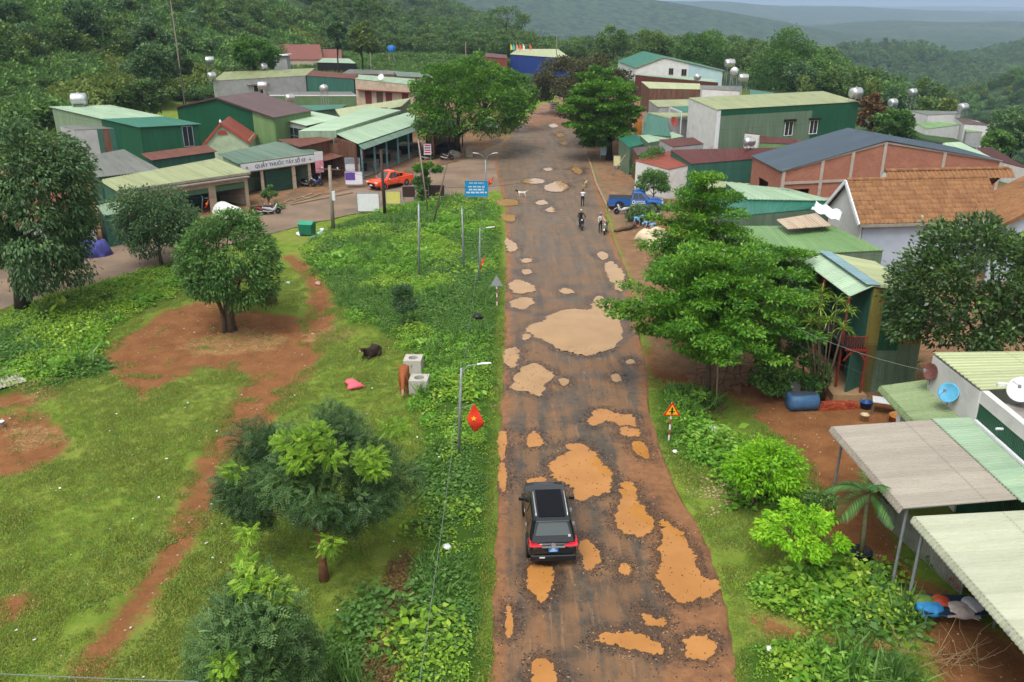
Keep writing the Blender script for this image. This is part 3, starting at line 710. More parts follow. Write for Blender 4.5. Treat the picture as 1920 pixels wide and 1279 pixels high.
def scatter(name, P, meshes, scl, label, cat, seed=0, rot=None, pick=None):
 """one uncountable mass: instances of a few small meshes on points"""
 r = np.random.default_rng(seed); P = np.asarray(P, np.float32)
 me = bpy.data.meshes.new(name); me.vertices.add(len(P)); me.vertices.foreach_set('co', P.ravel())
 def attr(nm, ty, arr, key):
  a = me.attributes.new(nm, ty, 'POINT'); a.data.foreach_set(key, np.ascontiguousarray(arr).ravel())
 attr('turn', 'FLOAT_VECTOR', np.stack([r.normal(0, .08, len(P)), r.normal(0, .08, len(P)), r.uniform(0, 2 * PI, len(P))], 1).astype(np.float32), 'vector')
 attr('size', 'FLOAT', np.asarray(scl, np.float32) * np.ones(len(P), np.float32), 'value')
 attr('pick', 'INT', (r.integers(0, len(meshes), len(P)) if pick is None else pick).astype(np.int32), 'value')
 o = bpy.data.objects.new(name, me); COL.objects.link(o)
 sc_ = bpy.data.collections.new(name + '_sources')
 for k, m in enumerate(meshes):
  s = bpy.data.objects.new('%s_source_%02d' % (name, k), m); sc_.objects.link(s)
 ng = bpy.data.node_groups.new(name, 'GeometryNodeTree')
 ng.interface.new_socket('Geometry', in_out='INPUT', socket_type='NodeSocketGeometry'); ng.interface.new_socket('Geometry', in_out='OUTPUT', socket_type='NodeSocketGeometry')
 N = ng.nodes; i = N.new('NodeGroupInput'); u = N.new('NodeGroupOutput'); ip = N.new('GeometryNodeInstanceOnPoints')
 ci = N.new('GeometryNodeCollectionInfo'); ci.inputs['Collection'].default_value = sc_; ci.inputs['Separate Children'].default_value = True; ci.inputs['Reset Children'].default_value = True
 def na(nm, ty):
  x = N.new('GeometryNodeInputNamedAttribute'); x.data_type = ty; x.inputs['Name'].default_value = nm; return x.outputs['Attribute']
 L = ng.links.new
 L(i.outputs[0], ip.inputs['Points']); L(ci.outputs[0], ip.inputs['Instance']); ip.inputs['Pick Instance'].default_value = True
 L(na('pick', 'INT'), ip.inputs['Instance Index']); L(na('turn', 'FLOAT_VECTOR'), ip.inputs['Rotation']); L(na('size', 'FLOAT'), ip.inputs['Scale'])
 L(ip.outputs[0], u.inputs[0])
 md = o.modifiers.new('scatter', 'NODES'); md.node_group = ng
 return tag(o, label, cat, None, 'stuff')
def ground_z(X, Y):
 """height of the ground sheet by looking up its grid"""
 r = np.hypot(X, Y); a = np.arctan2(X, Y)
 i = np.clip(np.searchsorted(rad, r) - 1, 0, len(rad) - 2); fi = (r - rad[i]) / (rad[i + 1] - rad[i])
 j = np.clip(((a - ang[0]) / (ang[1] - ang[0])), 0, len(ang) - 1.001); ji = j.astype(int); fj = j - ji
 return (GZ[i, ji] * (1 - fi) + GZ[i + 1, ji] * fi) * (1 - fj) + (GZ[i, ji + 1] * (1 - fi) + GZ[i + 1, ji + 1] * fi) * fj
def fld(F, X, Y):
 r = np.hypot(X, Y); a = np.arctan2(X, Y)
 i = np.clip(np.searchsorted(rad, r) - 1, 0, len(rad) - 2)
 j = np.clip(np.round((a - ang[0]) / (ang[1] - ang[0])).astype(int), 0, len(ang) - 1)
 return F[i, j]
def sample(n, x0, x1, y0, y1, seed, power=1.0):
 r = np.random.default_rng(seed); return r.uniform(x0, x1, n), y0 + (y1 - y0) * r.uniform(0, 1, n) ** power

# ---- weeds
wsrc = [src_leaf_clump('weed_a', 34, .30, .30, .13, .085, LEAF['weed'], 1), src_leaf_clump('weed_b', 30, .26, .42, .11, .06, LEAF['weed'], 2),
  src_leaf_clump('weed_c', 40, .36, .26, .10, .06, LEAF['weed2'], 3), src_leaf_clump('weed_d', 26, .24, .5, .16, .05, LEAF['weed'], 4), src_leaf_clump('weed_e', 40, .32, .34, .11, .065, LEAF['young'], 5), src_grass('weed_f', 26, .2, .5, .03, LEAF['weed2'], 7, .55)]
X, Y = sample(60000, -48, 24, 9, 100, 11, 1.0)
lu = fld(lush, X, Y); un = fld(under, X, Y)
k = (lu + (vnoise(X, Y, 0.9, 3) - .5) * 1.4 > 0) & (un < -0.35)
k &= ~((fld(dirt, X, Y) > -0.1) & (vnoise(X, Y, 1.7, 5) < .75))
X, Y = X[k], Y[k]; hgt = 0.75 + 0.95 * fbm(X, Y, 0.28, 3, 12) ** 1.3 * 1.6
hgt *= 0.45 + 0.55 * ss(-fld(under, X, Y), 0.4, 1.6)
big = np.random.default_rng(9).uniform(0, 1, len(X)) < .05 * (fld(under, X, Y) < -1.2); hgt = np.where(big, hgt * 1.7, hgt) * np.where(X > 8, 1.35, 1)
Z = ground_z(X, Y)
pk = np.where(fbm(X, Y, 0.16, 2, 21) > .56, 2, np.where(vnoise(X, Y, 0.5, 22) > .7, 3, np.random.default_rng(5).integers(0, 2, len(X))))
rq = np.random.default_rng(12).uniform(0, 1, len(X)); pk = np.where((fbm(X, Y, .3, 3, 41) > .58) & (rq < .6), 4, np.where((fbm(X, Y, .45, 3, 43) > .55) & (rq < .2), 5, pk))
scatter('leafy_weeds', np.stack([X, Y, Z - .03], 1), wsrc, hgt, 'bright green leafy weeds covering the verge and waste ground', 'weeds', 1, pick=pk)
nweed = len(X)
# ---- short grass on the open green, verge and in tufts
gsrc = [src_grass('grass_a', 26, .16, .10, .018, LEAF['grass'], 1), src_grass('grass_b', 22, .2, .075, .02, LEAF['grass'], 2, .8), src_leaf_clump('grass_c', 18, .2, .06, .06, .035, LEAF['weed2'], 6)]
X, Y = sample(120000, -40, 13, 9, 62, 15, 1.25)
k = (fld(lush, X, Y) < .3) & (fld(under, X, Y) < -0.05) & (fld(town, X, Y) < 0)
dd = fld(dirt, X, Y) + (vnoise(X, Y, 0.9, 3) - .5) * 2.0
k &= (dd < 0.15) | (vnoise(X, Y, 1.3, 8) > .86)
k &= vnoise(X, Y, 0.55, 31) > .12
X, Y = X[k], Y[k]
scatter('short_grass', np.stack([X, Y, ground_z(X, Y) - .005], 1), gsrc, 0.6 + 1.1 * vnoise(X, Y, 0.6, 4), 'short grazed grass on the open green', 'grass', 2, pick=np.where(np.random.default_rng(3).uniform(0, 1, len(X)) > .86, 2, np.random.default_rng(2).integers(0, 2, len(X))))
ngrass = len(X)
# ---- straw and cut stems
ssrc = [src_grass('straw_a', 14, .25, .35, .02, LEAF['straw'], 3, 3.0)]
X, Y = sample(26000, -40, 0, 14, 60, 19)
k = (fld(straw, X, Y) + (vnoise(X, Y, 1.1, 3) - .5) * 1.5 > 0)
X, Y = X[k], Y[k]
scatter('cut_straw', np.stack([X, Y, ground_z(X, Y) + .01], 1), ssrc, .8, 'pale dry straw strewn round the tree and path', 'straw', 3)
# ---- brown withered growth along the ditch on the left verge
bsrc = [src_leaf_clump('withered_a', 26, .3, .3, .12, .05, LEAF['brown'], 8)]
D6 = DIRT[6]
X, Y = sample(2600, -9, -3, 9, 26, 20); k = poly_sd(X, Y, D6) > -.25; X, Y = X[k], Y[k]
scatter('withered_weeds', np.stack([X, Y, ground_z(X, Y)], 1), bsrc, .8, 'brown withered weeds in the ditch', 'weeds', 4)
# ---- chippings on the road and pebbles on the soil
st_d = paint('black_chipping', lin(46, 42, 40), .7, .3, 8.0); st_p = paint('pale_pebble', lin(176, 150, 122), .8, .2, 8.0)
csrc = [src_stone('chip_a', st_d, 1), src_stone('chip_b', st_d, 2), src_stone('chip_c', st_p, 3)]
X, Y = sample(90000, -.5, 8, 9, 46, 23, 1.0)
pdv = pud_dist(X, Y); ins = poly_sd(X, Y, ROAD) > .2
k = ins & (((pdv > -.04) & (pdv < .4) & (np.random.default_rng(4).uniform(0, 1, len(X)) < np.where(pdv < 0, .4 * (1 + pdv / .1), .6))) | (np.random.default_rng(6).uniform(0, 1, len(X)) < .035))
X, Y = X[k], Y[k]; r_ = np.random.default_rng(8)
scatter('road_chippings', np.stack([X, Y, np.full(len(X), .018)], 1), csrc, .02 + .05 * r_.uniform(0, 1, len(X)) ** 2.2, 'loose black chippings round the potholes', 'gravel', 5, pick=(r_.uniform(0, 1, len(X)) > .9) * 2 + (r_.uniform(0, 1, len(X)) > .5) * 0)
X, Y = sample(9000, -30, 15, 11, 60, 24, 1.3); k = (fld(under, X, Y) < -.1) & ((fld(dirt, X, Y) > -1.0) | (vnoise(X, Y, .7, 2) > .8)) & (fld(town, X, Y) < 3); X, Y = X[k], Y[k]
scatter('soil_pebbles', np.stack([X, Y, ground_z(X, Y) + .01], 1), [csrc[2]], .03 + .08 * r_.uniform(0, 1, len(X)) ** 3, 'pale pebbles and scraps on the bare soil', 'gravel', 6)

# ---------------------------------------------------------------- trees
def crown_mesh(name, clumps, n, L, W, mat, seed, droop=.15, up=.6, out=.6, hang=0.0, pinnate=0, lite=None, shell=.45, mats2=None, tuft=0.0):
 """clumps: (centre, radii) list. Leaves spread through each clump, denser to its outside; each clump has its own tint"""
 r = np.random.default_rng(seed); C = np.array([c for c, _ in clumps], float); Rr = np.array([q for _, q in clumps], float)
 w = (Rr[:, 0] * Rr[:, 1] * Rr[:, 2]) ** (2 / 3); w /= w.sum()
 ci = r.choice(len(C), n, p=w)
 d = unit(unit(r.normal(0, 1, (n, 3))) + np.array([0, 0, tuft])); q = r.uniform(shell, 1, n) ** .6
 off = d * q[:, None]
 P = C[ci] + off * Rr[ci] * (1 + .13 * r.normal(0, 1, (n, 1)))
 ctr = C.mean(0)
 O = unit(P - ctr) * out + d * .7
 D = unit(O + r.normal(0, .8 if pinnate else .45, (n, 3)) + np.array([0, 0, -hang]))
 N = unit(np.array([0, 0, up]) + r.normal(0, .45, (n, 3)) + d * (.35 + tuft))
 ct = r.uniform(-.16, .16, len(C))
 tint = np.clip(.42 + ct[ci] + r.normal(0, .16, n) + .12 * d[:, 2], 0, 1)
 s = r.uniform(.75, 1.25, n)
 mi = None
 if lite is not None:
  isl = np.isin(ci, lite); mi = isl.astype(np.int32)
 if pinnate:
  # fronds: leaflets in pairs along a stalk
  k = pinnate; D = unit(D + np.array([0, 0, -.15])); S = unit(np.cross(D, N))
  t = np.repeat(np.linspace(.15, 1, k), 2); sg = np.tile([1, -1], k)
  PC = (P[:, None, :] + D[:, None, :] * (t[None, :, None] * L * s[:, None, None]) - np.array([0, 0, .12 * L]) * (t ** 2)[None, :, None]).reshape(-1, 3)
  DD = (S[:, None, :] * sg[None, :, None] + D[:, None, :] * .55).reshape(-1, 3)
  NN = np.repeat(N, 2 * k, 0); ll = (np.repeat(s, 2 * k) * L * .36) * np.tile(1 - .45 * t, n)
  V, Qd = leaf_quads(PC, DD, NN, ll, W, droop); tint = np.repeat(tint, 2 * k)
  if mi is not None: mi = np.repeat(mi, 2 * k)
 else:
  V, Qd = leaf_quads(P - D * L * .5, D, N, L * s, W * s, droop)
 me = np_mesh(name, V, Qd, tint, [mat] + (mats2 or []))
 if mi is not None: me.polygons.foreach_set('material_index', mi)
 return me
def clumps_dome(c, Rv, n, r0, r1, seed, flat=.75, low=-.5, q0=.45, sep=.62):
 """clump centres over a dome-shaped crown"""
 rr = random.Random(seed); out = []; c = Vector(c)
 k = 0
 while len(out) < n and k < 5000:
  k += 1
  d = Vector((rr.gauss(0, 1), rr.gauss(0, 1), rr.gauss(0, 1))).normalized()
  if d.z < low: continue
  q = rr.uniform(q0, 1) ** .5; r = rr.uniform(r0, r1)
  q *= .78 + .5 * float(vnoise(np.array([math.atan2(d.y, d.x) * 1.3 + seed * 3.7]), np.array([d.z * 2.0]), 1.0, seed)[0])
  p = c + Vector((d.x * Rv[0] * q, d.y * Rv[1] * q, d.z * Rv[2] * q))
  if any((p - Vector(o[0])).length < sep * r for o in out): continue
  out.append((tuple(p), (r, r, r * flat)))
 return out
def clumps_layers(c, levels, seed, thick=.16):
 """flat tiers: level = (height, reach, arms)"""
 rr = random.Random(seed); out = []
 for (h, reach, arms) in levels:
  a0 = rr.uniform(0, 6.28)
  for k in range(arms):
   a = a0 + 2 * PI * k / arms + rr.uniform(-.3, .3); L = reach * rr.uniform(.65, 1.1)
   m = max(2, int(L / .75))
   for j in range(m):
    q = (j + .7) / m * L; w = .55 + .35 * (j / m)
    out.append(((c[0] + math.cos(a) * q + rr.uniform(-.25, .25), c[1] + math.sin(a) * q + rr.uniform(-.25, .25), c[2] + h + .05 * q + rr.uniform(-.16, .16)), (w, w, thick * rr.uniform(.8, 1.5))))
 return out
def trunk_mesh(name, mat, parent, h, r, clumps, seed, lean=(0, 0), fork=None, nb=9, root=1.35):
 """tapered trunk with limbs reaching into the clumps"""
 rr = random.Random(seed); mb = MB()
 fork = fork or h * .6
 pts = []
 for k in range(7):
  t = k / 6; pts.append(Vector((lean[0] * t * t + rr.uniform(-.04, .04) * h * .15 * (t > 0), lean[1] * t * t + rr.uniform(-.04, .04) * h * .15 * (t > 0), h * t - .15 * (k == 0))))
 mb.tube(pts, [r * (root if k == 0 else 1 - .72 * k / 6) for k in range(7)], 9)
 idx = list(range(len(clumps))); rr.shuffle(idx)
 for i in idx[:nb]:
  c = Vector(clumps[i][0]); z0 = min(max(fork * rr.uniform(.7, 1.15), .3), h * .97); f = min(5.999, z0 / h * 6)
  a = pts[int(f)].lerp(pts[min(6, int(f) + 1)], f - int(f))
  m = a.lerp(c, .5) + Vector((0, 0, .1 * (c - a).length))
  rb = r * .42 * (1 - .5 * z0 / h)
  mb.tube([a, a.lerp(m, .5) + Vector((0, 0, .04)), m, c], [rb, rb * .8, rb * .55, rb * .2], 6)
 return mb.build('trunk', mat, parent, smooth=True)
def tree(name, label, base, h_trunk, r_trunk, clumps, n, L, W, leaf, seed, cat='tree', bark_m=None, group=None, lean=(0, 0), fork=None, nb=10, **kw):
 """clumps are relative to the base"""
 t = empty(name, base, 0, label, cat, group)
 trunk_mesh('trunk', bark_m or bark, t, h_trunk, r_trunk, clumps, seed, lean, fork, nb)
 link_mesh('crown', crown_mesh(name + '_crown', clumps, n, L, W, LEAF[leaf], seed, **kw), LEAF[leaf], t)
 return t
def gz(v): return Vector((v.x, v.y, float(ground_z(np.array([v.x]), np.array([v.y]))[0])))
def crown_px(B, x0, y0, x1, y1, dy=0.0):
 """centre (relative to base) and radii of a crown that fills a box of pixels, standing over base B"""
 Yc = B.y + dy; c = at_y((x0 + x1) / 2, (y0 + y1) / 2, Yc)
 dep = Yc * math.cos(PITCH) + (CAM_H - c.z) * math.sin(PITCH); m = dep / FPX
 dl = math.atan2(CAM_H - c.z, Yc); rx = (x1 - x0) / 2 * m; hh = (y1 - y0) / 2 * m
 rz = math.sqrt(max(hh * hh - (rx * math.sin(dl)) ** 2, (hh * .45) ** 2)) / math.cos(dl)
 return (c - B), (rx, rx, rz)
def dome_tree(name, label, bx, by, box, n, L, W, leaf, seed, nc=26, cr=(.32, .5), r_trunk=.16, group=None, bark_m=None, low=-.5, B=None, cat='tree', dy=0, flat=.75, q0=.45, sep=.62, **kw):
 B = B or gz(at(bx, by)); c, Rv = crown_px(B, *box, dy=dy); m = min(Rv[0], Rv[2] * 1.2)
 cl = clumps_dome(c, (Rv[0] * .78, Rv[1] * .78, Rv[2] * .8), nc, m * cr[0], m * cr[1], seed, flat=flat, low=low, q0=q0, sep=sep)
 return tree(name, label, B, max(.6, c.z + Rv[2] * .35), r_trunk, cl, n, L, W, leaf, seed, cat, bark_m, group, lean=(c.x * .5, c.y * .5), fork=max(.5, c.z - Rv[2] * .6), **kw)

def on_crown(px, py, B, c, Rv, k=.98):
 """where the line of sight of a pixel meets a crown's outside, relative to the base"""
 o = Vector((0, 0, CAM_H)) - B - c; d = (at(px, py) - Vector((0, 0, CAM_H))).normalized(); S_ = Vector((1 / (Rv[0] * k), 1 / (Rv[1] * k), 1 / (Rv[2] * k)))
 o2 = Vector((o.x * S_.x, o.y * S_.y, o.z * S_.z)); d2 = Vector((d.x * S_.x, d.y * S_.y, d.z * S_.z)); a = d2.dot(d2); b = o2.dot(d2); q = b * b - a * (o2.dot(o2) - 1)
 t = (-b - math.sqrt(q)) / a if q > 0 else -b / a
 return o + d * t + c
# left foreground
dome_tree('shade_tree', 'huge dark green shade tree by the side street at the left edge', 45, 585, (-80, 218, 200, 560), 27000, .30, .12, 'dark', 1, 60, (.2, .32), .42, q0=.55, sep=.9, bark_m=bark_dark, hang=.6, droop=.3, low=-.95)
dome_tree('shade_tree', 'dark rounded tree with one thin trunk at the edge of the side street', 303, 495, (205, 338, 372, 492), 17000, .22, .10, 'dark', 2, 30, (.26, .42), .14, hang=.4, low=-.8)
B = gz(at(430, 620)); c, Rv = crown_px(B, 318, 388, 542, 592)
t3 = dome_tree('spreading_tree', 'bushy green tree with several trunks on the bare red soil', 430, 620, (318, 390, 542, 590), 20000, .24, .09, 'mid', 3, 70, (.17, .27), .24, q0=.6, sep=.85, hang=.5, low=-.8)
mb = MB()
for k in range(5):
 a = k * 1.3 + .2; rr = random.Random(k); mb.tube([(math.cos(a) * .34, math.sin(a) * .3, -.1), (math.cos(a) * .3, math.sin(a) * .25, .8), (math.cos(a) * .45, math.sin(a) * .4, 1.7), (math.cos(a) * 1.0, math.sin(a) * .9, 3.2)], [.17, .13, .11, .06], 8)
mb.build('side_stem', bark, t3, smooth=True)
# the feathery blue-green trees in front
B4 = gz(at(608, 1088)); c4, R4 = crown_px(B4, 395, 735, 785, 1045, dy=1.0)
cl = clumps_dome(c4, (R4[0] * .78, R4[1] * .7, R4[2] * .78), 34, .5, .85, 14, low=-.7)
zs = sorted(range(len(cl)), key=lambda i: -(cl[i][0][2] - .35 * cl[i][0][1]))
t4 = tree('feathery_tree', 'feathery blue-green tree with yellow-green new shoots beside the path', B4, c4.z + .9, .15, cl, 13000, .34, .034, 'blue', 14, bark_m=bark_red, pinnate=5, droop=.1, shell=.3, lean=(c4.x * .4, c4.y * .5), fork=2.2, nb=16)
ny = []
for (px, py, k) in [(545, 830, .5), (590, 815, .5), (620, 850, .42), (690, 858, .5), (700, 880, .35), (738, 800, .45), (560, 862, .4), (440, 880, .3), (465, 998, .28), (612, 1020, .32)]:
 p = on_crown(px, py, B4, c4, R4); ny.append((tuple(p), (k, k, k * .6)))
link_mesh('new_shoots', crown_mesh('feathery_new', ny, 1200, .26, .04, LEAF['young'], 15, pinnate=6, up=.9), LEAF['young'], t4)
B5 = gz(at(455, 1400)); c5, R5 = crown_px(B5, 350, 1085, 600, 1420, dy=.6)
cl = clumps_dome(c5, (R5[0] * .78, R5[1] * .7, R5[2] * .8), 24, .55, .85, 24, low=-.7)
t5 = tree('feathery_tree', 'smaller feathery blue-green tree cut off by the bottom edge', B5, c5.z + .8, .12, cl, 9000, .32, .034, 'blue', 24, bark_m=bark_red, pinnate=5, droop=.1, nb=12, fork=1.5)
ny = []
for (px, py, k) in [(470, 1085, .42), (500, 1100, .3), (525, 1108, .3), (420, 1250, .3), (460, 1050, .25)]:
 p = on_crown(px, py, B5, c5, R5); ny.append((tuple(p), (k, k, k * .6)))
link_mesh('new_shoots', crown_mesh('feathery_new2', ny, 480, .25, .04, LEAF['young'], 16, pinnate=6, up=.9), LEAF['young'], t5)
dome_tree('round_tree', 'small dark tree with a ball-shaped crown on a thin stem in the weeds', 758, 618, (733, 526, 780, 592), 6000, .11, .06, 'dark', 31, 16, (.4, .6), .035, low=-1, out=.8)

# right foreground: tiered almond trees
Ba = gz(at(1325, 738))
lv = [(2.9, 3.8, 9), (3.5, 4.6, 11), (4.2, 4.9, 12), (4.9, 4.6, 12), (5.7, 4.0, 11), (6.5, 3.1, 9), (7.3, 2.2, 7)]
ca = at_y(1322, 560, Ba.y)
cl = clumps_layers((0, 0, 0), [(h, r, n) for h, r, n in lv], 41)
tree('almond_tree', 'big tiered almond tree with flat bright green branches beside the road', Ba, 7.4, .17, cl, 52000, .20, .105, 'almond', 41, fork=4.5, nb=30, up=1.6, out=.5, lean=(.1, .1), shell=.2)
Bb = gz(at(1297, 652))
cl = clumps_layers((0, 0, 0), [(4.4, 2.8, 8), (5.4, 3.3, 9), (6.3, 3.2, 9), (7.2, 2.8, 8), (8.1, 2.4, 7), (9.0, 1.9, 6), (9.8, 1.3, 4)], 43, .22)
tree('almond_tree', 'taller slimmer tiered almond tree just behind the big one', Bb, 10.0, .15, cl, 27000, .19, .10, 'almond', 43, fork=6, nb=26, up=1.6, out=.5, shell=.2)
Bc = gz(at(1445, 660))
cl = clumps_layers((0, 0, 0), [(3.0, 2.4, 7), (4.0, 2.6, 8), (5.0, 2.2, 7), (5.9, 1.4, 5)], 47)
tree('almond_tree', 'lower almond tree spreading over the green-roofed house by the vines', Bc, 6.0, .13, cl, 15000, .19, .10, 'almond', 47, fork=4, nb=20, up=1.6, out=.5, shell=.2)
# dark glossy tree behind the houses on the right
dome_tree('fruit_tree', 'large dark glossy fruit tree at the right edge behind the houses', 1800, 770, (1640, 398, 1990, 690), 22000, .22, .12, 'jack', 51, 90, (.15, .25), .25, q0=.6, sep=.9, tuft=.4, bark_m=bark_dark, low=-.9, B=gz(Vector((22.6, 37.2, 0))))
# lime green bushes
dome_tree('lime_bush', 'lime green bush nearer the road sign', 1410, 955, (1346, 812, 1516, 945), 5200, .17, .075, 'lime', 61, 34, (.28, .42), .05, cat='bush', hang=.3, up=.9)
dome_tree('lime_bush', 'lime green bush beside the potted palm', 1490, 1060, (1398, 928, 1600, 1050), 6200, .17, .075, 'lime', 62, 36, (.28, .42), .05, cat='bush', hang=.3, up=.9)
dome_tree('shrub', 'dark low shrub between the lime bush and the awning post', 1540, 975, (1505, 915, 1565, 965), 1500, .12, .06, 'mid', 63, 10, (.4, .6), .03, cat='shrub')
# shrubs and vines in front of the mint house
dome_tree('vine_shrub', 'dense climbing shrub left of the blue tank', 1450, 745, (1408, 640, 1500, 755), 5200, .16, .10, 'mid', 64, 22, (.3, .45), .06, cat='shrub', low=-1)
dome_tree('vine_shrub', 'dense leafy shrub behind the blue tank', 1528, 750, (1494, 655, 1560, 745), 4200, .16, .10, 'mid', 65, 18, (.3, .45), .06, cat='shrub', low=-1)
dome_tree('vine_column', 'vine covered post under the almond branches', 1440, 712, (1418, 545, 1466, 700), 3600, .15, .09, 'dark', 66, 20, (.5, .7), .06, cat='vine', low=-1)
dome_tree('vine_column', 'tall creeper draped beside the strap-leaved plants', 1500, 735, (1474, 535, 1532, 690), 5200, .15, .09, 'mid', 67, 26, (.5, .7), .06, cat='vine', low=-1)
def strap_plant(label, B, heads, n, L, seed, name='dracaena', leaf='yucca', W=.07):
 """canes that each carry a rosette of strap leaves"""
 t = empty(name, B, 0, label, 'plant'); r = np.random.default_rng(seed); Vs = []; Qs = []; T = []; k = 0
 mb = MB()
 for hd in heads:
  hd = Vector(hd); mb.tube([(hd.x * .15, hd.y * .15, -.05), (hd.x * .6, hd.y * .6, hd.z * .55), hd], [.05, .04, .03], 6)
  a = r.uniform(0, 2 * PI, n); el = r.uniform(-.2, 1.3, n)
  D = np.stack([np.cos(a) * np.cos(el), np.sin(a) * np.cos(el), np.sin(el)], 1)
  C = np.tile(np.array(hd), (n, 1)); l = L * r.uniform(.7, 1.15, n)
  for (s0, dr, wk) in ((0, .12, 1), (1, .75, .75)):       # two segments, the outer one drooping
   C2 = C if s0 == 0 else C + D * (l * .5)[:, None]
   D2 = D if s0 == 0 else unit(D + np.array([0, 0, -dr]))
   V, Q = leaf_quads(C2, D2, np.tile([0, 0, 1.0], (n, 1)) + r.normal(0, .15, (n, 3)), l * (.62 if s0 == 0 else .55), W * wk, .12)
   Vs.append(V); Qs.append(Q + k); k += len(V); T.append(r.uniform(.2, 1, n))
 mb.build('cane', bark, t, smooth=True)
 link_mesh('leaves', np_mesh(name, np.concatenate(Vs), np.concatenate(Qs), np.concatenate(T)), LEAF[leaf], t)
 return t
Bd = gz(Vector((at_y(1548, 700, 38.3).x, 38.3, 0))); hd = [tuple(at_y(px, py, Bd.y + dy) - Bd) for px, py, dy in [(1503, 570, .2), (1535, 575, -.3), (1570, 565, .2), (1590, 585, 0), (1555, 600, -.5), (1520, 605, -.4), (1540, 552, .6), (1580, 615, -.5)]]
strap_plant('cluster of strap-leaved dracaena canes beside the doorway', Bd, hd, 30, .75, 3)
Bd = gz(at(1702, 725)); hd = [tuple(at_y(px, py, Bd.y) - Bd) for px, py in [(1702, 670), (1695, 700), (1712, 690)]]
strap_plant('single strap-leaved plant against the striped wall', Bd, hd, 34, .8, 4)
Bd = gz(at(118, 590)); hd = [(0, 0, .25), (.2, .1, .3)]
strap_plant('pale broad-leaved banana sprout in the weeds by the side street', Bd, hd, 7, 1.3, 5, name='banana_plant', leaf='young', W=.36)
# palm standing in a black tub
Bp = gz(at(1612, 1052)); pt = empty('potted_palm', Bp, 0, 'small palm with arching fronds growing in a dark tub', 'palm')
mb = MB(); mb.lathe([(.28, 0), (.34, .1), (.36, .42), (.39, .44), (.39, .48), (.33, .48), (.33, .4)], n=18); mb.build('tub', paint('black_plastic_tub', lin(34, 34, 38), .5), pt, smooth=True)
top = at_y(1628, 925, Bp.y) - Bp
mb = MB(); mb.tube([(0, 0, .3), (top.x * .3, top.y * .3, top.z * .45), (top.x * .8, 0, top.z * .85), top], [.10, .085, .075, .06], 10); mb.build('trunk', paint('ringed_palm_stem', lin(120, 116, 86), .8, .25, 9), pt, smooth=True)
r = np.random.default_rng(9); Vs = []; Qs = []; T = []; k = 0; rb = MB()
for f in range(9):
 a = f * 2.4 + .3; el = [.9, .5, .25, .7, .15, .45, .3, 1.1, .0][f]; Lf = 1.5
 pts = [np.array(top)]
 d = np.array([math.cos(a) * math.cos(el), math.sin(a) * math.cos(el), math.sin(el)])
 for s in range(9): pts.append(pts[-1] + d * Lf / 9); d = unit(d + np.array([0, 0, -.17]))
 rb.tube([Vector(p) for p in pts], [.018 - .0015 * i for i in range(len(pts))], 5)
 pts = np.array(pts); tt = np.linspace(.12, .99, 26); ii = tt * 9; i0 = np.minimum(ii.astype(int), 8); C = pts[i0] + (pts[i0 + 1] - pts[i0]) * (ii - i0)[:, None]; dd = unit(pts[i0 + 1] - pts[i0])
 S = unit(np.cross(dd, np.array([0, 0, 1.0])))
 for sg in (1, -1):
  V, Q = leaf_quads(C, S * sg + dd * .75 + np.array([0, 0, .1]), np.tile([0, 0, 1.], (26, 1)), .48 * np.sin(tt * 2.6 + .35) + .12, .045, .3); Vs.append(V); Qs.append(Q + k); k += len(V); T.append(r.uniform(.1, .9, 26))
rb.build('frond_stem', LEAF['palm'], pt); link_mesh('fronds', np_mesh('fronds', np.concatenate(Vs), np.concatenate(Qs), np.concatenate(T)), LEAF['palm'], pt)

# street trees in the middle distance
def street_tree(label, bx, by, box, n, leaf, seed, nc=44, L=.36, W=.2, rt=.4, dy=0, cr=(.2, .32), bm_=None, name='street_tree', **kw):
 return dome_tree(name, label, bx, by, box, n, L, W, leaf, seed, nc, cr, rt, bark_m=bm_ or bark_dark, dy=dy, **kw)
street_tree('wide spreading street tree in front of the market hall', 858, 288, (758, 100, 1008, 292), 26000, 'sweet', 71, 130, low=-.6, cr=(.11, .19), L=.34, W=.2, shell=.7, q0=.72, sep=.95, tuft=.5)
street_tree('second street tree farther along the left side of the road', 905, 245, (850, 118, 1012, 240), 14000, 'sweet', 72, 80, cr=(.13, .22), L=.34, W=.2, shell=.7, q0=.72, sep=.95, tuft=.5)
street_tree('nearest tiered street tree on the right side of the road', 1142, 300, (1040, 122, 1218, 292), 24000, 'sweet', 73, 90, flat=.35, low=-.95, cr=(.14, .24), q0=.6, sep=.9, tuft=.5)
street_tree('dull green street tree behind it with a bare lower trunk', 1110, 274, (1035, 102, 1200, 258), 15000, 'purple', 74, 50, flat=.5, low=-.9)
street_tree('dull purple-leaved tree arching over the far end of the road', 1085, 215, (985, 100, 1135, 212), 15000, 'purple', 75, 50, low=-.7, cr=(.18, .28))
dome_tree('young_tree', 'young loose tree between the sign boards on the right', 1218, 355, (1192, 268, 1262, 350), 4200, .2, .09, 'mid', 76, 18, (.26, .42), .07)
dome_tree('young_tree', 'leafy tree hanging over the blue pickup', 1225, 385, (1180, 318, 1262, 372), 3800, .22, .11, 'mid', 77, 16, (.3, .45), .08)
dome_tree('papaya_tree', 'small tree with a flat bright crown at the street junction', 792, 382, (770, 305, 826, 332), 1500, .3, .15, 'almond', 78, 10, (.4, .6), .08)
dome_tree('creeper_post', 'creeper covered pole under the flat bright crown', 790, 380, (774, 325, 808, 378), 2600, .2, .12, 'mid', 79, 14, (.5, .7), .07, cat='creeper', low=-1)
dome_tree('shrub', 'small shrub in front of the pharmacy', 505, 388, (490, 347, 518, 384), 1300, .16, .08, 'mid', 80, 10, (.35, .5), .05, cat='shrub')
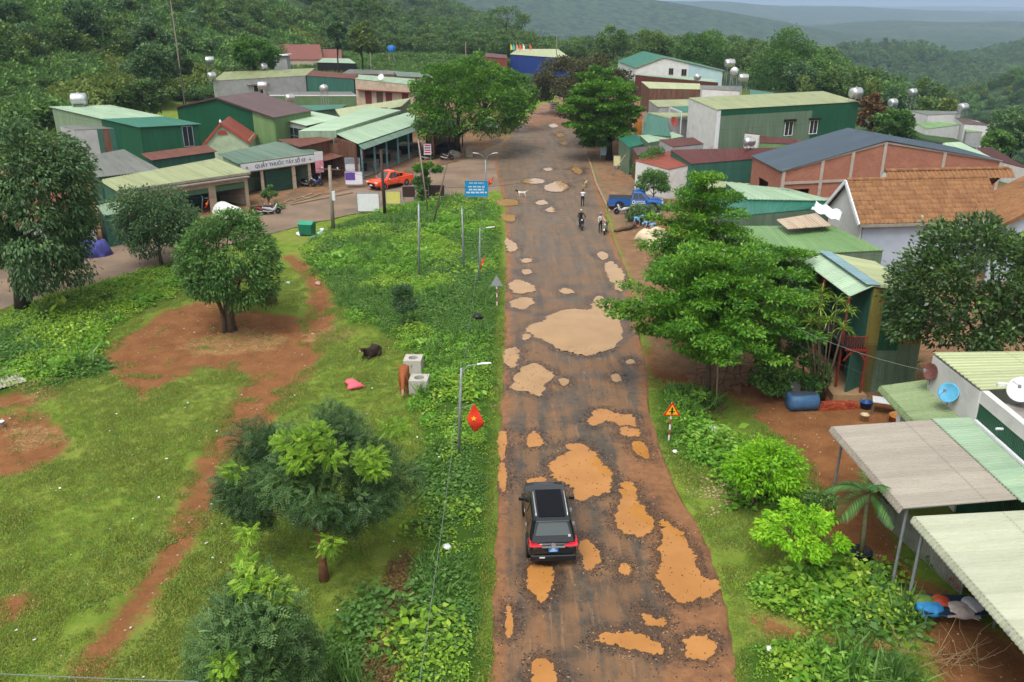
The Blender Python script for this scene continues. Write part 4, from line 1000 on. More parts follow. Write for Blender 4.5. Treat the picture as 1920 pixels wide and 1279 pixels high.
dome_tree('shrub', 'low green bush beside the parked motorbikes', 521, 392, (512, 378, 530, 394), 500, .14, .08, 'mid', 81, 6, (.5, .7), .03, cat='shrub')

# trees one can tell apart further back: (label, column, foot row, box, leaf)
FAR = [('large dark broad tree behind the green building on the right', (1398, 62, 1560, 200), 'mid', 210, 13000), ('tall broad tree behind the white gabled house', (1262, 60, 1372, 140), 'mid', 235, 8000),
       ('broad tree left of the white gabled house', (1178, 58, 1262, 118), 'wood', 250, 6000), ('loose tree over the far end of the road', (1115, 52, 1185, 105), 'wood', 270, 4000),
       ('bright round tree in front of the red-brown roofs', (432, 70, 524, 132), 'sweet', 175, 6000), ('dark cone-shaped tree behind the small sheds', (614, 26, 652, 108), 'dark', 215, 4500),
       ('pale flowering tree beside the cone-shaped one', (648, 44, 710, 112), 'wood2', 222, 5000), ('dark dome-shaped tree on the hillside', (236, 78, 330, 165), 'dark', 165, 7000),
       ('dark tree higher on the hillside', (245, 45, 318, 95), 'dark', 190, 4500), ('dark tree beside the water tanks on the hillside', (318, 80, 362, 150), 'dark', 172, 3500),
       ('grey-green bushy tree directly behind the green metal shed', (205, 152, 335, 215), 'wood', 138, 6500), ('dark tree at the top left corner', (-10, 0, 60, 80), 'dark', 175, 4500),
       ('dark spreading tree near the top left', (120, 0, 190, 70), 'dark', 190, 4500), ('tall tree on the skyline left of centre', (655, -5, 725, 40), 'wood', 330, 3500), ('flat-topped tree on the skyline above the far roofs', (900, 12, 1000, 62), 'wood', 380, 3500),
       ('olive green bush below the right hand forest slope', (1698, 150, 1768, 215), 'wood', 215, 3500), ('yellow-green bush among the low houses on the right', (1755, 185, 1800, 222), 'wood2', 190, 1800),
       ('dark tree at the right edge above the tile roof', (1850, 200, 1940, 300), 'dark', 150, 6000), ('round bush beside the low houses at the right edge', (1840, 245, 1905, 295), 'mid', 135, 3500),
       ('brownish bush behind the green building corner', (1608, 175, 1660, 262), 'brown', 135, 3500), ('leafy tree in front of the low houses', (1640, 205, 1720, 265), 'mid', 128, 4500)]
for k, (lb, box, lf, Yd, n) in enumerate(FAR):
 c = at_y((box[0] + box[2]) / 2, box[3], Yd); B = gz(Vector((c.x, Yd, 0)))
 dome_tree('background_tree', lb, 0, 0, box, n, .42 + Yd * .0006, .25 + Yd * .0003, lf, 100 + k, 28, (.24, .4), .25, B=B, low=-.8, q0=.6, sep=.85, tuft=.3, nb=6, bark_m=bark_dark)

# ---------------------------------------------------------------- woods (uncountable)
def far_crown(name, seed, h, w, leaf, n, L):
 cl = clumps_dome((0, 0, h * .6), (w * .75, w * .75, h * .34), 14, w * .3, w * .48, seed, low=-.8)
 return crown_mesh(name, cl, n, L, L * .6, LEAF[leaf], seed, up=.5)
fs = [far_crown('wood_a', 1, 8, 3.4, 'wood', 900, .62), far_crown('wood_b', 2, 10, 3.0, 'wood', 900, .62), far_crown('wood_c', 3, 7, 3.8, 'wood2', 900, .6), far_crown('wood_d', 4, 9, 3.6, 'mid', 900, .62), far_crown('wood_e', 5, 8, 3.2, 'dark', 900, .62)]
bs = [far_crown('bush_a', 11, 2.6, 1.7, 'wood', 420, .34), far_crown('bush_b', 12, 2.0, 1.9, 'wood2', 420, .34), far_crown('bush_c', 13, 3.0, 1.6, 'mid', 420, .34)]
def visible(X, Y, Z, pad=6):
 dep = Y * math.cos(PITCH) - (Z - CAM_H) * math.sin(PITCH)
 u = 960 + FPX * X / dep; v = 639.5 - FPX * (Y * math.sin(PITCH) + (Z - CAM_H) * math.cos(PITCH)) / dep
 return (np.abs(u - 960) < 1250) & (v < 1500)
# hillside scrub and trees on the left
r_ = np.random.default_rng(33)
X = r_.uniform(-190, -38, 14000); Y = r_.uniform(112, 330, 14000)
s_ = -(X + 70) + (Y - 112) * 0.05
k = (s_ > 2) & (poly_sd(X, Y, TOWN) < -3); X, Y = X[k], Y[k]
scatter('hillside_scrub', np.stack([X, Y, ground_z(X, Y) - .3], 1), bs, .9 + 1.5 * fbm(X, Y, .05, 3, 3), 'dense green scrub covering the hillside on the left', 'scrub', 11, pick=np.where(fbm(X, Y, .03, 2, 5) > .66, 1, np.where(r_.uniform(0, 1, len(X)) > .5, 0, 2)))
X = r_.uniform(-260, -30, 2600); Y = r_.uniform(150, 420, 2600); s_ = -(X + 70) + (Y - 112) * 0.05; k = (s_ > 12) & (vnoise(X, Y, .03, 7) > .35); X, Y = X[k], Y[k]
scatter('hillside_wood', np.stack([X, Y, ground_z(X, Y) - .4], 1), fs, .6 + .5 * r_.uniform(0, 1, len(X)), 'wooded upper hillside on the left', 'wood', 12)
# woods behind the village and down into the valley
def wood(name, label, n, x0, x1, y0, y1, seed, cond, smin=.7, smax=1.3, power=1.0):
 X, Y = sample(n, x0, x1, y0, y1, seed, power); k = cond(X, Y); X, Y = X[k], Y[k]; Z = ground_z(X, Y); k = visible(X, Y, Z); X, Y, Z = X[k], Y[k], Z[k]
 r = np.random.default_rng(seed)
 pk = np.where(fbm(X, Y, .012, 3, seed) > .56, r.integers(0, 2, len(X)), r.integers(0, 5, len(X)))
 return scatter(name, np.stack([X, Y, Z - .5], 1), fs, smin + (smax - smin) * r.uniform(0, 1, len(X)), label, 'wood', seed, pick=pk)
r2 = np.random.default_rng(61); X = r2.uniform(-76, 40, 2600); Y = r2.uniform(178, 300, 2600); k = (poly_sd(X, Y, TOWN) < -2) & (poly_sd(X, Y, TOWN_R) < -2) & ~((np.abs(X - 7) < 14) & (Y < 262)); X, Y = X[k], Y[k]
scatter('garden_scrub', np.stack([X, Y, ground_z(X, Y) - .3], 1), bs, .6 + .8 * fbm(X, Y, .05, 3, 3), 'garden bushes between the far houses', 'scrub', 17)
wood('wood', 'broken woodland beyond the far roofs in the centre', 6500, -330, 190, 190, 640, 13, lambda X, Y: (-(X + 70) + (Y - 112) * .05 < 20) & (np.abs(X / Y) < .75) & (poly_sd(X, Y, TOWN_R) < 0) & ~((X > -78) & (X < 62) & (Y < 288)), .6, 1.0, 1.3)
wood('wood', 'forest on the slopes falling to the valley on the right', 9000, 40, 620, 150, 1100, 14, lambda X, Y: (X / Y > .16) & (X / Y < .72) & ((X - 57) * .97 - np.maximum(Y - 150, 0) * .16 > 12) & ~((Y < 205) & (X / Y > .36) & (X / Y < .62)), .7, 1.2, 1.15)
wood('wood', 'forest in the far valley', 12000, -300, 1200, 640, 1900, 15, lambda X, Y: (X / Y > -.3) & (X / Y < .68), 1.0, 1.8, 1.0)
# ================================================================ building kit
def tiles_uv(): pass
def roof_sheet(parent, A, B, C, D, mat, pitch=.3, amp=.035, thick=.03, name='roof', sag=0.0, seed=1):
 """corrugated sheet roof; A-B is the low edge, D above A and C above B. Ribs run down the slope"""
 A, B, C, D = (Vector(p) for p in (A, B, C, D)); L = (B - A).length; n = max(3, int(round(L / pitch)))
 nv = 5 if sag else 2
 nrm = (B - A).cross(D - A).normalized()
 if nrm.z < 0: nrm = -nrm
 rr = random.Random(seed); o = parent.location if parent else Vector()
 us = []
 for k in range(n): us += [(k, 0), (k + .38, 0), (k + .5, amp), (k + .88, amp)]
 us.append((n, 0))
 vs = []; Hs = (D - A).length
 for lay in (0, 1):
  for j in range(nv):
   t = j / (nv - 1)
   for u, h in us:
    q = u / n; p = A.lerp(B, q).lerp(D.lerp(C, q), t)
    dz = -sag * math.sin(PI * t) * (.6 + .4 * math.sin(q * 9 + seed))
    vs.append(p + nrm * (h - lay * thick) + Vector((0, 0, dz)) - o)
 m = len(us); fs = []; uv = []
 def U(k, j): return (us[k][0] / n * L, j / (nv - 1) * Hs)
 for j in range(nv - 1):
  for k in range(m - 1):
   a = j * m + k; fs.append((a, a + 1, a + 1 + m, a + m)); uv.append([U(k, j), U(k + 1, j), U(k + 1, j + 1), U(k, j + 1)])
   b = a + m * nv; fs.append((b + m, b + m + 1, b + 1, b)); uv.append([U(k, j + 1), U(k + 1, j + 1), U(k + 1, j), U(k, j)])
 for j in (0, nv - 1):
  for k in range(m - 1):
   a = j * m + k; b = a + m * nv; fs.append((a + 1, a, b, b + 1) if j == 0 else (a, a + 1, b + 1, b)); uv.append([U(k + 1, j), U(k, j), U(k, j), U(k + 1, j)])
 for k in (0, m - 1):
  for j in range(nv - 1):
   a = j * m + k; b = a + m * nv; fs.append((a, a + m, b + m, b)); uv.append([U(k, j), U(k, j + 1), U(k, j + 1), U(k, j)])
 mb = MB(); mb.add(vs, fs, 0, uv)
 return mb.build(name, mat, parent)
def wall(parent, P, Q, zb, zP, zQ, mat, openings=(), thick=.14, name='wall', mid=None):
 """upright wall from P to Q (top heights zP, zQ, or a peak mid=(fraction, z)); openings (u0, u1, z0, z1) in metres from P"""
 P = Vector((P[0], P[1], 0)); Q = Vector((Q[0], Q[1], 0)); L = (Q - P).length
 if L < .05: return None
 d = (Q - P) / L; nrm = Vector((d.y, -d.x, 0)) * thick / 2; o = parent.location
 def top(u):
  t = u / L
  if mid is None: return zP + (zQ - zP) * t
  return zP + (mid[1] - zP) * t / mid[0] if t < mid[0] else mid[1] + (zQ - mid[1]) * (t - mid[0]) / (1 - mid[0])
 br = {0.0, L}
 if mid: br.add(mid[0] * L)
 for u0, u1, _, _ in openings: br |= {max(0, min(L, u0)), max(0, min(L, u1))}
 br = sorted(br); mb = MB()
 def piece(a, b, l0, h0, h1):
  pa, pb = P + d * a, P + d * b
  vs = [pa - nrm, pa + nrm, pb + nrm, pb - nrm]
  v = [Vector((q.x, q.y, l0)) - o for q in vs] + [Vector((q.x, q.y, h)) - o for q, h in zip(vs, (h0, h0, h1, h1))]
  fs = [(0, 1, 2, 3), (7, 6, 5, 4), (0, 4, 5, 1), (1, 5, 6, 2), (2, 6, 7, 3), (3, 7, 4, 0)]
  U = [(a, l0), (a, l0), (b, l0), (b, l0), (a, h0), (a, h0), (b, h1), (b, h1)]
  mb.add(v, fs, 0, [[(U[i][0], -U[i][1]) for i in f] for f in fs])
 for a, b in zip(br[:-1], br[1:]):
  if b - a < 1e-4: continue
  mm = (a + b) / 2; ops = sorted([x for x in openings if x[0] - 1e-6 <= mm <= x[1] + 1e-6], key=lambda x: x[2]); lo = zb
  for (_, _, z0, z1) in ops:
   if z0 - lo > .01: piece(a, b, lo, z0, z0)
   lo = z1
  if min(top(a), top(b)) - lo > .01: piece(a, b, lo, top(a), top(b))
 return mb.build(name, mat, parent)
def window(parent, P, d, w, h, frame_m, pane_m, off=.0, mull=1, name='window', trans=0):
 """a framed window on a wall; P = centre (world), d = direction along the wall"""
 o = parent.location; P = Vector(P) - o; d = Vector((d[0], d[1], 0)).normalized(); n = Vector((d.y, -d.x, 0)); P = P + n * off
 mb = MB(); z = Vector((0, 0, 1)); fw = .07
 for s in (-1, 1):
  mb.bar(P + d * s * (w / 2) - z * h / 2, P + d * s * (w / 2) + z * h / 2, fw, fw)
  mb.bar(P - d * (w / 2 + fw / 2) + z * s * (h / 2 + fw / 2), P + d * (w / 2 + fw / 2) + z * s * (h / 2 + fw / 2), fw * 1.1, fw)
 for k in range(mull):
  q = (k + 1) / (mull + 1) - .5; mb.bar(P + d * w * q - z * h / 2, P + d * w * q + z * h / 2, fw * .8, fw * .8)
 for k in range(trans):
  q = (k + 1) / (trans + 1) - .5; mb.bar(P - d * w / 2 + z * h * q, P + d * w / 2 + z * h * q, fw * .6, fw * .7)
 f = mb.build(name, frame_m, parent)
 for k in range(mull + 1):
  a = (k / (mull + 1) - .5) * w + .02; b = ((k + 1) / (mull + 1) - .5) * w - .02
  pb = MB(); pb.bar(P + d * a, P + d * b, .02, h - .02); pb.build('pane', pane_m, f)
 return f
def base_z(pts):
 return min(float(ground_z(np.array([p.x]), np.array([p.y]))[0]) for p in pts)
def house(name, label, pts, cat='building', group=None):
 c = sum((Vector((p.x, p.y, 0)) for p in pts), Vector()) / len(pts); z = base_z(pts)
 e = empty(name, (c.x, c.y, min(0, z)), 0, label, cat, group); return e
def shed(name, label, A, B, D, roof_m, wall_m, inset=.3, openings=None, mats=None, pitch=.3, amp=.035, zb=None, fascia=None, sides='flrb', sag=0.0, cat='building', roof_parts=None, over_front=None, C=None):
 """lean-to: A-B the low front eave, D above A at the back. wall sides: f front, r right, b back, l left"""
 A, B, D = Vector(A), Vector(B), Vector(D); C = Vector(C) if C is not None else B + D - A
 h = house(name, label, [A, B, C, D], cat); zb = min(-.1, base_z([A, B, C, D]) - .3) if zb is None else zb
 if roof_parts:
  for (t0, t1, m) in roof_parts: roof_sheet(h, A.lerp(D, t0), B.lerp(C, t0), B.lerp(C, t1), A.lerp(D, t1), m, pitch, amp, sag=sag)
 else: roof_sheet(h, A, B, C, D, roof_m, pitch, amp, sag=sag)
 u = (B - A).normalized(); v = (D - A); v = v.normalized()
 f_in = over_front if over_front is not None else inset
 a = A + u * inset + v * f_in; b = B - u * inset + v * f_in; c = C - u * inset - v * inset; d = D + u * inset - v * inset
 mats = mats or {}; ops = openings or {}
 for k, (P, Q) in {'f': (a, b), 'r': (b, c), 'b': (c, d), 'l': (d, a)}.items():
  if k in sides: wall(h, P, Q, zb, P.z - .05, Q.z - .05, mats.get(k, wall_m), ops.get(k, ()), name='wall')
 if fascia:
  mb = MB(); o = h.location; mb.bar(A - o - Vector((0, 0, .1)), B - o - Vector((0, 0, .1)), .05, .2); mb.build('fascia', fascia, h)
 h['_a'] = tuple(a); h['_b'] = tuple(b); h['_c'] = tuple(c); h['_d'] = tuple(d)
 return h
def gable(name, label, L, Rr, peak_z, dep, roof_m, wall_m, inset=.3, openings=None, mats=None, pitch=.3, zb=None, peak_t=.5, roof_r=None, ridge_m=None, cat='building', sides='flrb', trim=None, amp=.035):
 """gabled house whose gable end runs from eave L to eave Rr; dep is the vector to the back"""
 L, Rr, dep = Vector(L), Vector(Rr), Vector(dep); pk = L.lerp(Rr, peak_t); pk.z = peak_z
 pts = [L, Rr, Rr + dep, L + dep]; h = house(name, label, pts, cat); zb = min(-.1, base_z(pts) - .3) if zb is None else zb
 roof_sheet(h, L + dep, L, pk, pk + dep, roof_m, pitch, amp); roof_sheet(h, Rr, Rr + dep, pk + dep, pk, roof_r or roof_m, pitch, amp)
 o = h.location
 if ridge_m:
  mb = MB(); mb.bar(pk - o + Vector((0, 0, .07)), pk + dep - o + Vector((0, 0, .07)), .35, .06); mb.build('ridge_cap', ridge_m, h)
 if trim:
  mb = MB(); dz = Vector((0, 0, -.06)); dn = -dep.normalized() * .04
  mb.bar(L - o + dz + dn, pk - o + dz + dn, .06, .22); mb.bar(pk - o + dz + dn, Rr - o + dz + dn, .06, .22); mb.build('bargeboard', trim, h)
 u = (Rr - L); u.z = 0; u.normalize(); v = dep.normalized()
 a = L + u * inset + v * inset; b = Rr - u * inset + v * inset; c = Rr + dep - u * inset - v * inset; d = L + dep + u * inset - v * inset
 mats = mats or {}; ops = openings or {}
 sl = inset * (peak_z - L.z) / max(.1, (pk - L).xy.length)
 for k, (P, Q, md) in {'f': (a, b, 1), 'r': (b, c, 0), 'b': (c, d, 1), 'l': (d, a, 0)}.items():
  if k in sides: wall(h, P, Q, zb, P.z + sl - .06, Q.z + sl - .06, mats.get(k, wall_m), ops.get(k, ()), name='wall', mid=((peak_t if k == 'f' else 1 - peak_t), peak_z - .06) if md else None)
 h['_a'] = tuple(a); h['_b'] = tuple(b); h['_c'] = tuple(c); h['_d'] = tuple(d)
 return h
def at_wall(h, k0, k1, t, z):
 """a point on a wall between two of the house's corners, and the direction along it"""
 p, q = Vector(h[k0]), Vector(h[k1]); r = p.lerp(q, t); d = q - p; return Vector((r.x, r.y, z)), Vector((d.x, d.y, 0)).normalized()
# ---- small roof things
steel = None
def kit_mats():
 g = NG('stainless_steel'); n = g.noise(2.0, 4, .6, g.obj()); g.color(g.mix(n, (.55, .56, .58), (.74, .75, .76))); g.b.inputs['Metallic'].default_value = .85; g.rough(.34); MAT['steel'] = g.m
 paint('galvanised_grey', lin(150, 156, 160), .5, .15, 4, metal=.3, grime=.2); paint('rusty_frame', lin(120, 84, 62), .8, .3, 5, grime=.4)
 paint('white_plaster', lin(214, 214, 210), .85, .07, 1.2, grime=.35, grime_c=lin(128, 122, 112)); paint('white_paint', lin(226, 228, 230), .5, .05, 3)
 paint('dark_glass', lin(40, 46, 52), .12, .2, 2, spec=.6); paint('weathered_concrete', lin(150, 142, 130), .9, .15, 1.5, grime=.5, grime_c=lin(84, 78, 70))
 paint('beige_plaster', lin(190, 172, 150), .85, .1, 1.2, grime=.5, grime_c=lin(110, 98, 84)); paint('black_rubber', lin(28, 28, 28), .8, .2, 6)
kit_mats()
def water_tank(label, P, rz=0, r=.55, L=1.25, stand=.9, upright=False, group=None):
 """stainless tank on a welded stand; P = point its feet stand on"""
 t = empty('water_tank', P, rz, label, 'tank', group); mb = MB(); z = stand + (0.0 if upright else r)
 if upright: mb.lathe([(r * .3, z + L + .12), (r * .34, z + L + .04), (r * .9, z + L - .08), (r, z + L - .18)] [::-1] + [] if 0 else [(r * .9, z), (r, z + .08), (r, z + L - .18), (r * .9, z + L - .08), (r * .34, z + L + .04), (r * .3, z + L + .12)], n=20)
 else: mb.lathe([(r * .45, -L / 2 - .16), (r * .85, -L / 2 - .08), (r, -L / 2), (r * 1.02, -L / 6), (r, -L / 6 + .03), (r * 1.02, L / 6), (r, L / 6 + .03), (r, L / 2), (r * .85, L / 2 + .08), (r * .45, L / 2 + .16)], (0, 0, z), 20, 'x')
 b = mb.build('tank', MAT['steel'], t, smooth=True)
 if not upright: mb = MB(); mb.lathe([(.17, z + r - .04), (.17, z + r + .07), (.1, z + r + .09)], n=12); mb.build('lid', MAT['steel'], b)
 mb = MB(); w = L * .38; q = r * .75
 for sx in (-1, 1):
  for sy in (-1, 1):
   lb = MB(); lb.bar((sx * w * 1.1, sy * q * 1.15, -.06), (sx * w, sy * q, z - (r * .6 if not upright else 0) + .02), .05); lb.build('leg', MAT['galvanised_grey'], t)
 for sy in (-1, 1): mb.bar((-w * 1.05, sy * q, stand * .95), (w * 1.05, sy * q, stand * .95), .045)
 for sx in (-1, 1): mb.bar((sx * w, -q, stand * .9), (sx * w, q, stand * .9), .045); mb.bar((sx * w, -q * 1.05, .1 * stand), (sx * w, q, stand * .85), .03)
 mb.build('stand', MAT['galvanised_grey'], t); return t
def dish(label, P, aim, r=.45, mat=None, pole=.6):
 """satellite dish; aim = direction it faces (world)"""
 t = empty('satellite_dish', P, 0, label, 'dish'); a = Vector(aim).normalized(); X = a.orthogonal().normalized(); Yv = a.cross(X)
 c = Vector((0, 0, pole)); mb = MB(); rings = []
 for q in (.02, .3, .6, .85, 1.0): rings.append([c + (X * math.cos(k * PI / 10) + Yv * math.sin(k * PI / 10)) * r * q + a * (.28 * r * q * q) for k in range(20)])
 back = [[p - a * .02 for p in rg_] for rg_ in rings[::-1]]
 mb.loft(rings + back); mb.build('reflector', mat or MAT['white_paint'], t, smooth=True)
 mb = MB(); mb.tube([c - Yv * r * .9 + a * .2 * r, c + a * r * 1.1], .012, 6); mb.box(c + a * r * 1.15, (.08, .08, .12)); mb.build('receiver_arm', MAT['galvanised_grey'], t)
 mb = MB(); mb.tube([(0, 0, -.05), (0, 0, pole * .9), c - a * .05], .03, 8); mb.build('mount', MAT['galvanised_grey'], t); return t
# ================================================================ buildings
S = dict(
 mint=sheet('mint_roof_sheet', lin(174, 200, 168), lin(150, 180, 152), dirt=.3), mint_l=sheet('pale_mint_roof_sheet', lin(186, 212, 180), lin(168, 198, 168), dirt=.12),
 teal=sheet('teal_green_sheet', lin(52, 128, 106), lin(42, 112, 92), dirt=.1), dgreen=sheet('dark_green_sheet', lin(24, 98, 66), lin(20, 84, 58), dirt=.05, ribs=3.2),
 sage=sheet('sage_wall_sheet', lin(150, 176, 144), lin(128, 152, 122), dirt=.25, ribs=3.2), olive=sheet('olive_roof_sheet', lin(172, 180, 134), lin(150, 160, 116), dirt=.35),
 greyfib=sheet('grey_fibre_sheet', lin(128, 132, 124), lin(104, 108, 100), dirt=.4), greenfib=sheet('mossy_fibre_sheet', lin(112, 140, 122), lin(92, 116, 102), dirt=.5),
 rust=sheet('rusty_red_sheet', lin(120, 62, 46), lin(96, 48, 36), rust=.7, dirt=.2), maroon=sheet('maroon_roof_sheet', lin(104, 54, 48), lin(90, 46, 42), rust=.1, dirt=.2),
 rustwall=sheet('rusty_wall_sheet', lin(132, 104, 86), lin(104, 70, 54), rust=.6, dirt=.2, ribs=3.2), redsheet=sheet('faded_red_sheet', lin(158, 84, 66), lin(140, 70, 56), rust=.2),
 brownroof=sheet('brown_purple_roof_sheet', lin(104, 82, 82), lin(94, 74, 74), dirt=.06), slate=sheet('slate_blue_roof_sheet', lin(70, 90, 104), lin(62, 80, 94), dirt=.04),
 lgreenwall=sheet('light_green_wall_sheet', lin(134, 172, 112), lin(120, 156, 104), dirt=.2, ribs=3.2), tealwall=sheet('teal_wall_sheet', lin(64, 120, 104), lin(54, 104, 90), dirt=.15, ribs=3.2),
 gwall=sheet('grey_green_wall_sheet', lin(122, 146, 122), lin(104, 128, 104), dirt=.25, ribs=3.2), ochre=sheet('ochre_wall_sheet', lin(138, 126, 70), lin(120, 108, 60), dirt=.3, ribs=5),
 yellowwall=sheet('mustard_wall_sheet', lin(160, 148, 74), lin(140, 128, 64), dirt=.25, ribs=5), cream=sheet('cream_awning_sheet', lin(206, 210, 186), lin(190, 194, 168), dirt=.2, rust=.04),
 pinkgrey=sheet('pinkish_grey_awning_sheet', lin(186, 177, 163), lin(170, 161, 148), dirt=.22), leafy=sheet('stained_green_awning_sheet', lin(156, 176, 128), lin(136, 156, 110), dirt=.42, rust=.14),
 paleyel=sheet('pale_yellow_green_roof_sheet', lin(196, 204, 158), lin(176, 186, 140), dirt=.2, rust=.06), bluecap=sheet('pale_blue_ridge_sheet', lin(140, 176, 184), lin(124, 160, 168), dirt=.1), bluecol=sheet('deep_blue_fascia', lin(48, 74, 150), lin(42, 64, 134), dirt=.05))
W = dict(white=MAT['white_plaster'], conc=MAT['weathered_concrete'], beige=MAT['beige_plaster'], greyw=paint('grey_plaster', lin(168, 170, 170), .85, .12, 1, grime=.45, grime_c=lin(104, 104, 102)),
 palebl=paint('pale_blue_plaster', lin(174, 200, 204), .8, .06, 1, grime=.2, grime_c=lin(120, 138, 140)), lav=paint('pale_lavender_plaster', lin(176, 186, 200), .8, .06, 1, grime=.25, grime_c=lin(120, 122, 130)),
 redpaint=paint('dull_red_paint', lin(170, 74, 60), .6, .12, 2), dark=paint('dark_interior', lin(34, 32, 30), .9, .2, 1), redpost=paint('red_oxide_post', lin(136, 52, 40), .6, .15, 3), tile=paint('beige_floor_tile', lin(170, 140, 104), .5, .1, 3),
 shutter=paint('green_roller_shutter', lin(84, 120, 92), .5, .12, 2), doorgreen=paint('dark_green_shutter', lin(28, 66, 52), .5, .12, 2), bluepost=paint('pale_blue_post', lin(120, 160, 166), .6, .1, 2))
def brick_mat():
 g = NG('red_brickwork'); uv = g.n('UVMap').outputs[0]
 b = g.n('TexBrick'); g.l(uv, b.inputs['Vector']); b.inputs['Scale'].default_value = 1.0
 b.inputs['Brick Width'].default_value = .21; b.inputs['Row Height'].default_value = .085; b.inputs['Mortar Size'].default_value = .008
 b.inputs['Color1'].default_value = (*lin(156, 96, 76), 1); b.inputs['Color2'].default_value = (*lin(130, 76, 60), 1); b.inputs['Mortar'].default_value = (*lin(160, 130, 112), 1)
 n = g.noise(.6, 5, .6, uv); col = g.mix(g.math('MULTIPLY', g.sstep(n, .45, .75), .45), b.outputs['Color'], lin(168, 122, 100))
 g.color(col); g.rough(.9); g.bump(b.outputs['Fac'], -.4, .02); return g.m
W['brick'] = brick_mat()
V3 = Vector
# ---------------- left side
L1 = shed('metal_shed', 'tall green metal shed with sloping pale roof below the hillside', at(261, 239, 5.5), at(379, 233, 5.5), at(91, 200, 6.5), S['mint'], S['dgreen'], C=at(206, 197, 6.5), roof_parts=[(0, .38, S['teal']), (.38, 1, S['mint'])], sides='frb', pitch=.3)
a, d = V3(L1['_a']), V3(L1['_d']); m = a.lerp(d, .42)
wall(L1, m, a, -.1, m.z - .05, a.z - .05, S['dgreen']); wall(L1, d, m, -.1, d.z - .05, m.z - .05, S['sage'])
p, dv = at_wall(L1, '_a', '_b', .80, 4.2); window(L1, p, dv, 1.1, 2.2, MAT['galvanised_grey'], MAT['dark_glass'], .12)
L2 = shed('lean_to', 'grey walled lean-to patched with teal and brown sheets beside the tall green shed', at(140, 244, 4.9), at(220, 241, 4.9), at(112, 236, 5.0), S['greyfib'], W['greyw'], inset=.05, sides='lrb')
a, b = V3(L2['_a']), V3(L2['_b'])
for t0, t1, mm in ((0, .52, W['greyw']), (.52, .64, S['tealwall']), (.64, .82, S['rustwall']), (.82, 1, S['tealwall'])):
 P, Q_ = a.lerp(b, t0), a.lerp(b, t1); wall(L2, P, Q_, -.1, P.z - .05, Q_.z - .05, mm, name='wall_panel')
shed('lean_to', 'low shed with a grey fibre roof behind the dark street trees', at(182, 333, 3.3), at(303, 319, 3.3), at(158, 294, 4.1), S['greyfib'], S['tealwall'], C=at(232, 280, 4.1), sag=.05)
shed('lean_to', 'narrow shed with a bright rusty red roof below the tall green shed', at(285, 301, 3.7), at(408, 284, 3.7), at(264, 288, 4.1), S['rust'], S['tealwall'], sag=.06)
# shop with the olive roof: open front between plastered pillars
L4 = shed('shop_house', 'open-fronted shop with a yellow-green sheet roof and beige pillars', at(218, 358, 3.3), at(470, 323, 3.3), at(184, 338, 3.9), S['olive'], W['beige'], C=at(405, 297, 4.1), mats={'l': S['tealwall'], 'r': W['beige'], 'b': S['tealwall']}, roof_parts=None, openings={'f': [(.7, 3.8, -.1, 2.3), (4.3, 8.2, -.1, 2.35), (8.9, 11.9, -.1, 2.45)]}, fascia=MAT['weathered_concrete'])
a, b = V3(L4['_a']), V3(L4['_b']); dv = (b - a).normalized(); nn = V3((dv.y, -dv.x, 0))
for u0, u1 in ((.7, 3.8), (4.3, 8.2), (8.9, 11.9)):
 mb = MB(); o = L4.location; P = a + dv * u0 - nn * .0; Q_ = a + dv * u1; P.z = Q_.z = 2.12; mb.bar(P - o, Q_ - o, .08, .5); mb.build('roller_shutter', W['shutter'], L4)
mb = MB(); P = a + nn * .35; Q_ = b + nn * .35; P.z = Q_.z = 2.95; mb.bar(P - L4.location, Q_ - L4.location, .7, .12); mb.build('concrete_canopy', MAT['weathered_concrete'], L4)
# pharmacy
A5, B5, D5, C5 = at(447, 308, 3.4), at(589, 289, 3.4), at(408, 289, 4.4), at(517, 266, 4.5)
L5 = shed('pharmacy', 'pharmacy shop with a mossy fibre roof behind its long white sign', A5, B5, D5, S['greenfib'], W['beige'], C=C5, mats={'l': S['sage'], 'r': S['gwall'], 'b': S['sage']}, openings={'f': [(.5, 2.3, -.1, 2.4), (2.6, 6.0, -.1, 2.4), (6.4, 8.0, -.1, 2.4)]}, pitch=.28)
roof_sheet(L5, B5 + V3((.9, .9, -.05)), at(548, 268, 3.9), C5, B5.lerp(C5, .02), S['greenfib'], .3, name='side_roof')
a, b = V3(L5['_a']), V3(L5['_b']); dv = (b - a).normalized(); nn = V3((dv.y, -dv.x, 0)); o = L5.location
mb = MB(); P = a + dv * 2.8; Q_ = a + dv * 5.9; P.z = Q_.z = 1.15; mb.bar(P - o, Q_ - o, .05, 2.3); mb.build('shutter', W['doorgreen'], L5)
# ---- sign over the pharmacy with its lettering
def text_mesh(name, body, size, mat, parent, M, extrude=.01, align='CENTER'):
 cu = bpy.data.curves.new(name, 'FONT'); cu.body = body; cu.size = size; cu.extrude = extrude; cu.align_x = align; cu.align_y = 'CENTER'; cu.resolution_u = 2
 t = bpy.data.objects.new(name, cu); COL.objects.link(t); dg = bpy.context.evaluated_depsgraph_get(); me = bpy.data.meshes.new_from_object(t.evaluated_get(dg)); bpy.data.objects.remove(t)
 me.transform(M); me.materials.clear(); ob = link_mesh(name, me, mat, parent); return ob
def face_matrix(c, d, up=V3((0, 0, 1))):
 """text plane: x along d, y up, facing to the right hand side of d"""
 d = V3(d).normalized(); n = d.cross(up).normalized(); M = Matrix((d, up, n)).transposed().to_4x4(); M.translation = c; return M
dk = paint('dark_blue_lettering', lin(40, 70, 120), .5, .05); redl = paint('red_lettering', lin(190, 50, 60), .5, .05); whl = paint('white_lettering', lin(235, 238, 240), .5, .03)
sg = empty('shop_sign', a + nn * .45, 0, 'long white sign board with blue lettering over the pharmacy front', 'sign'); so_ = sg.location
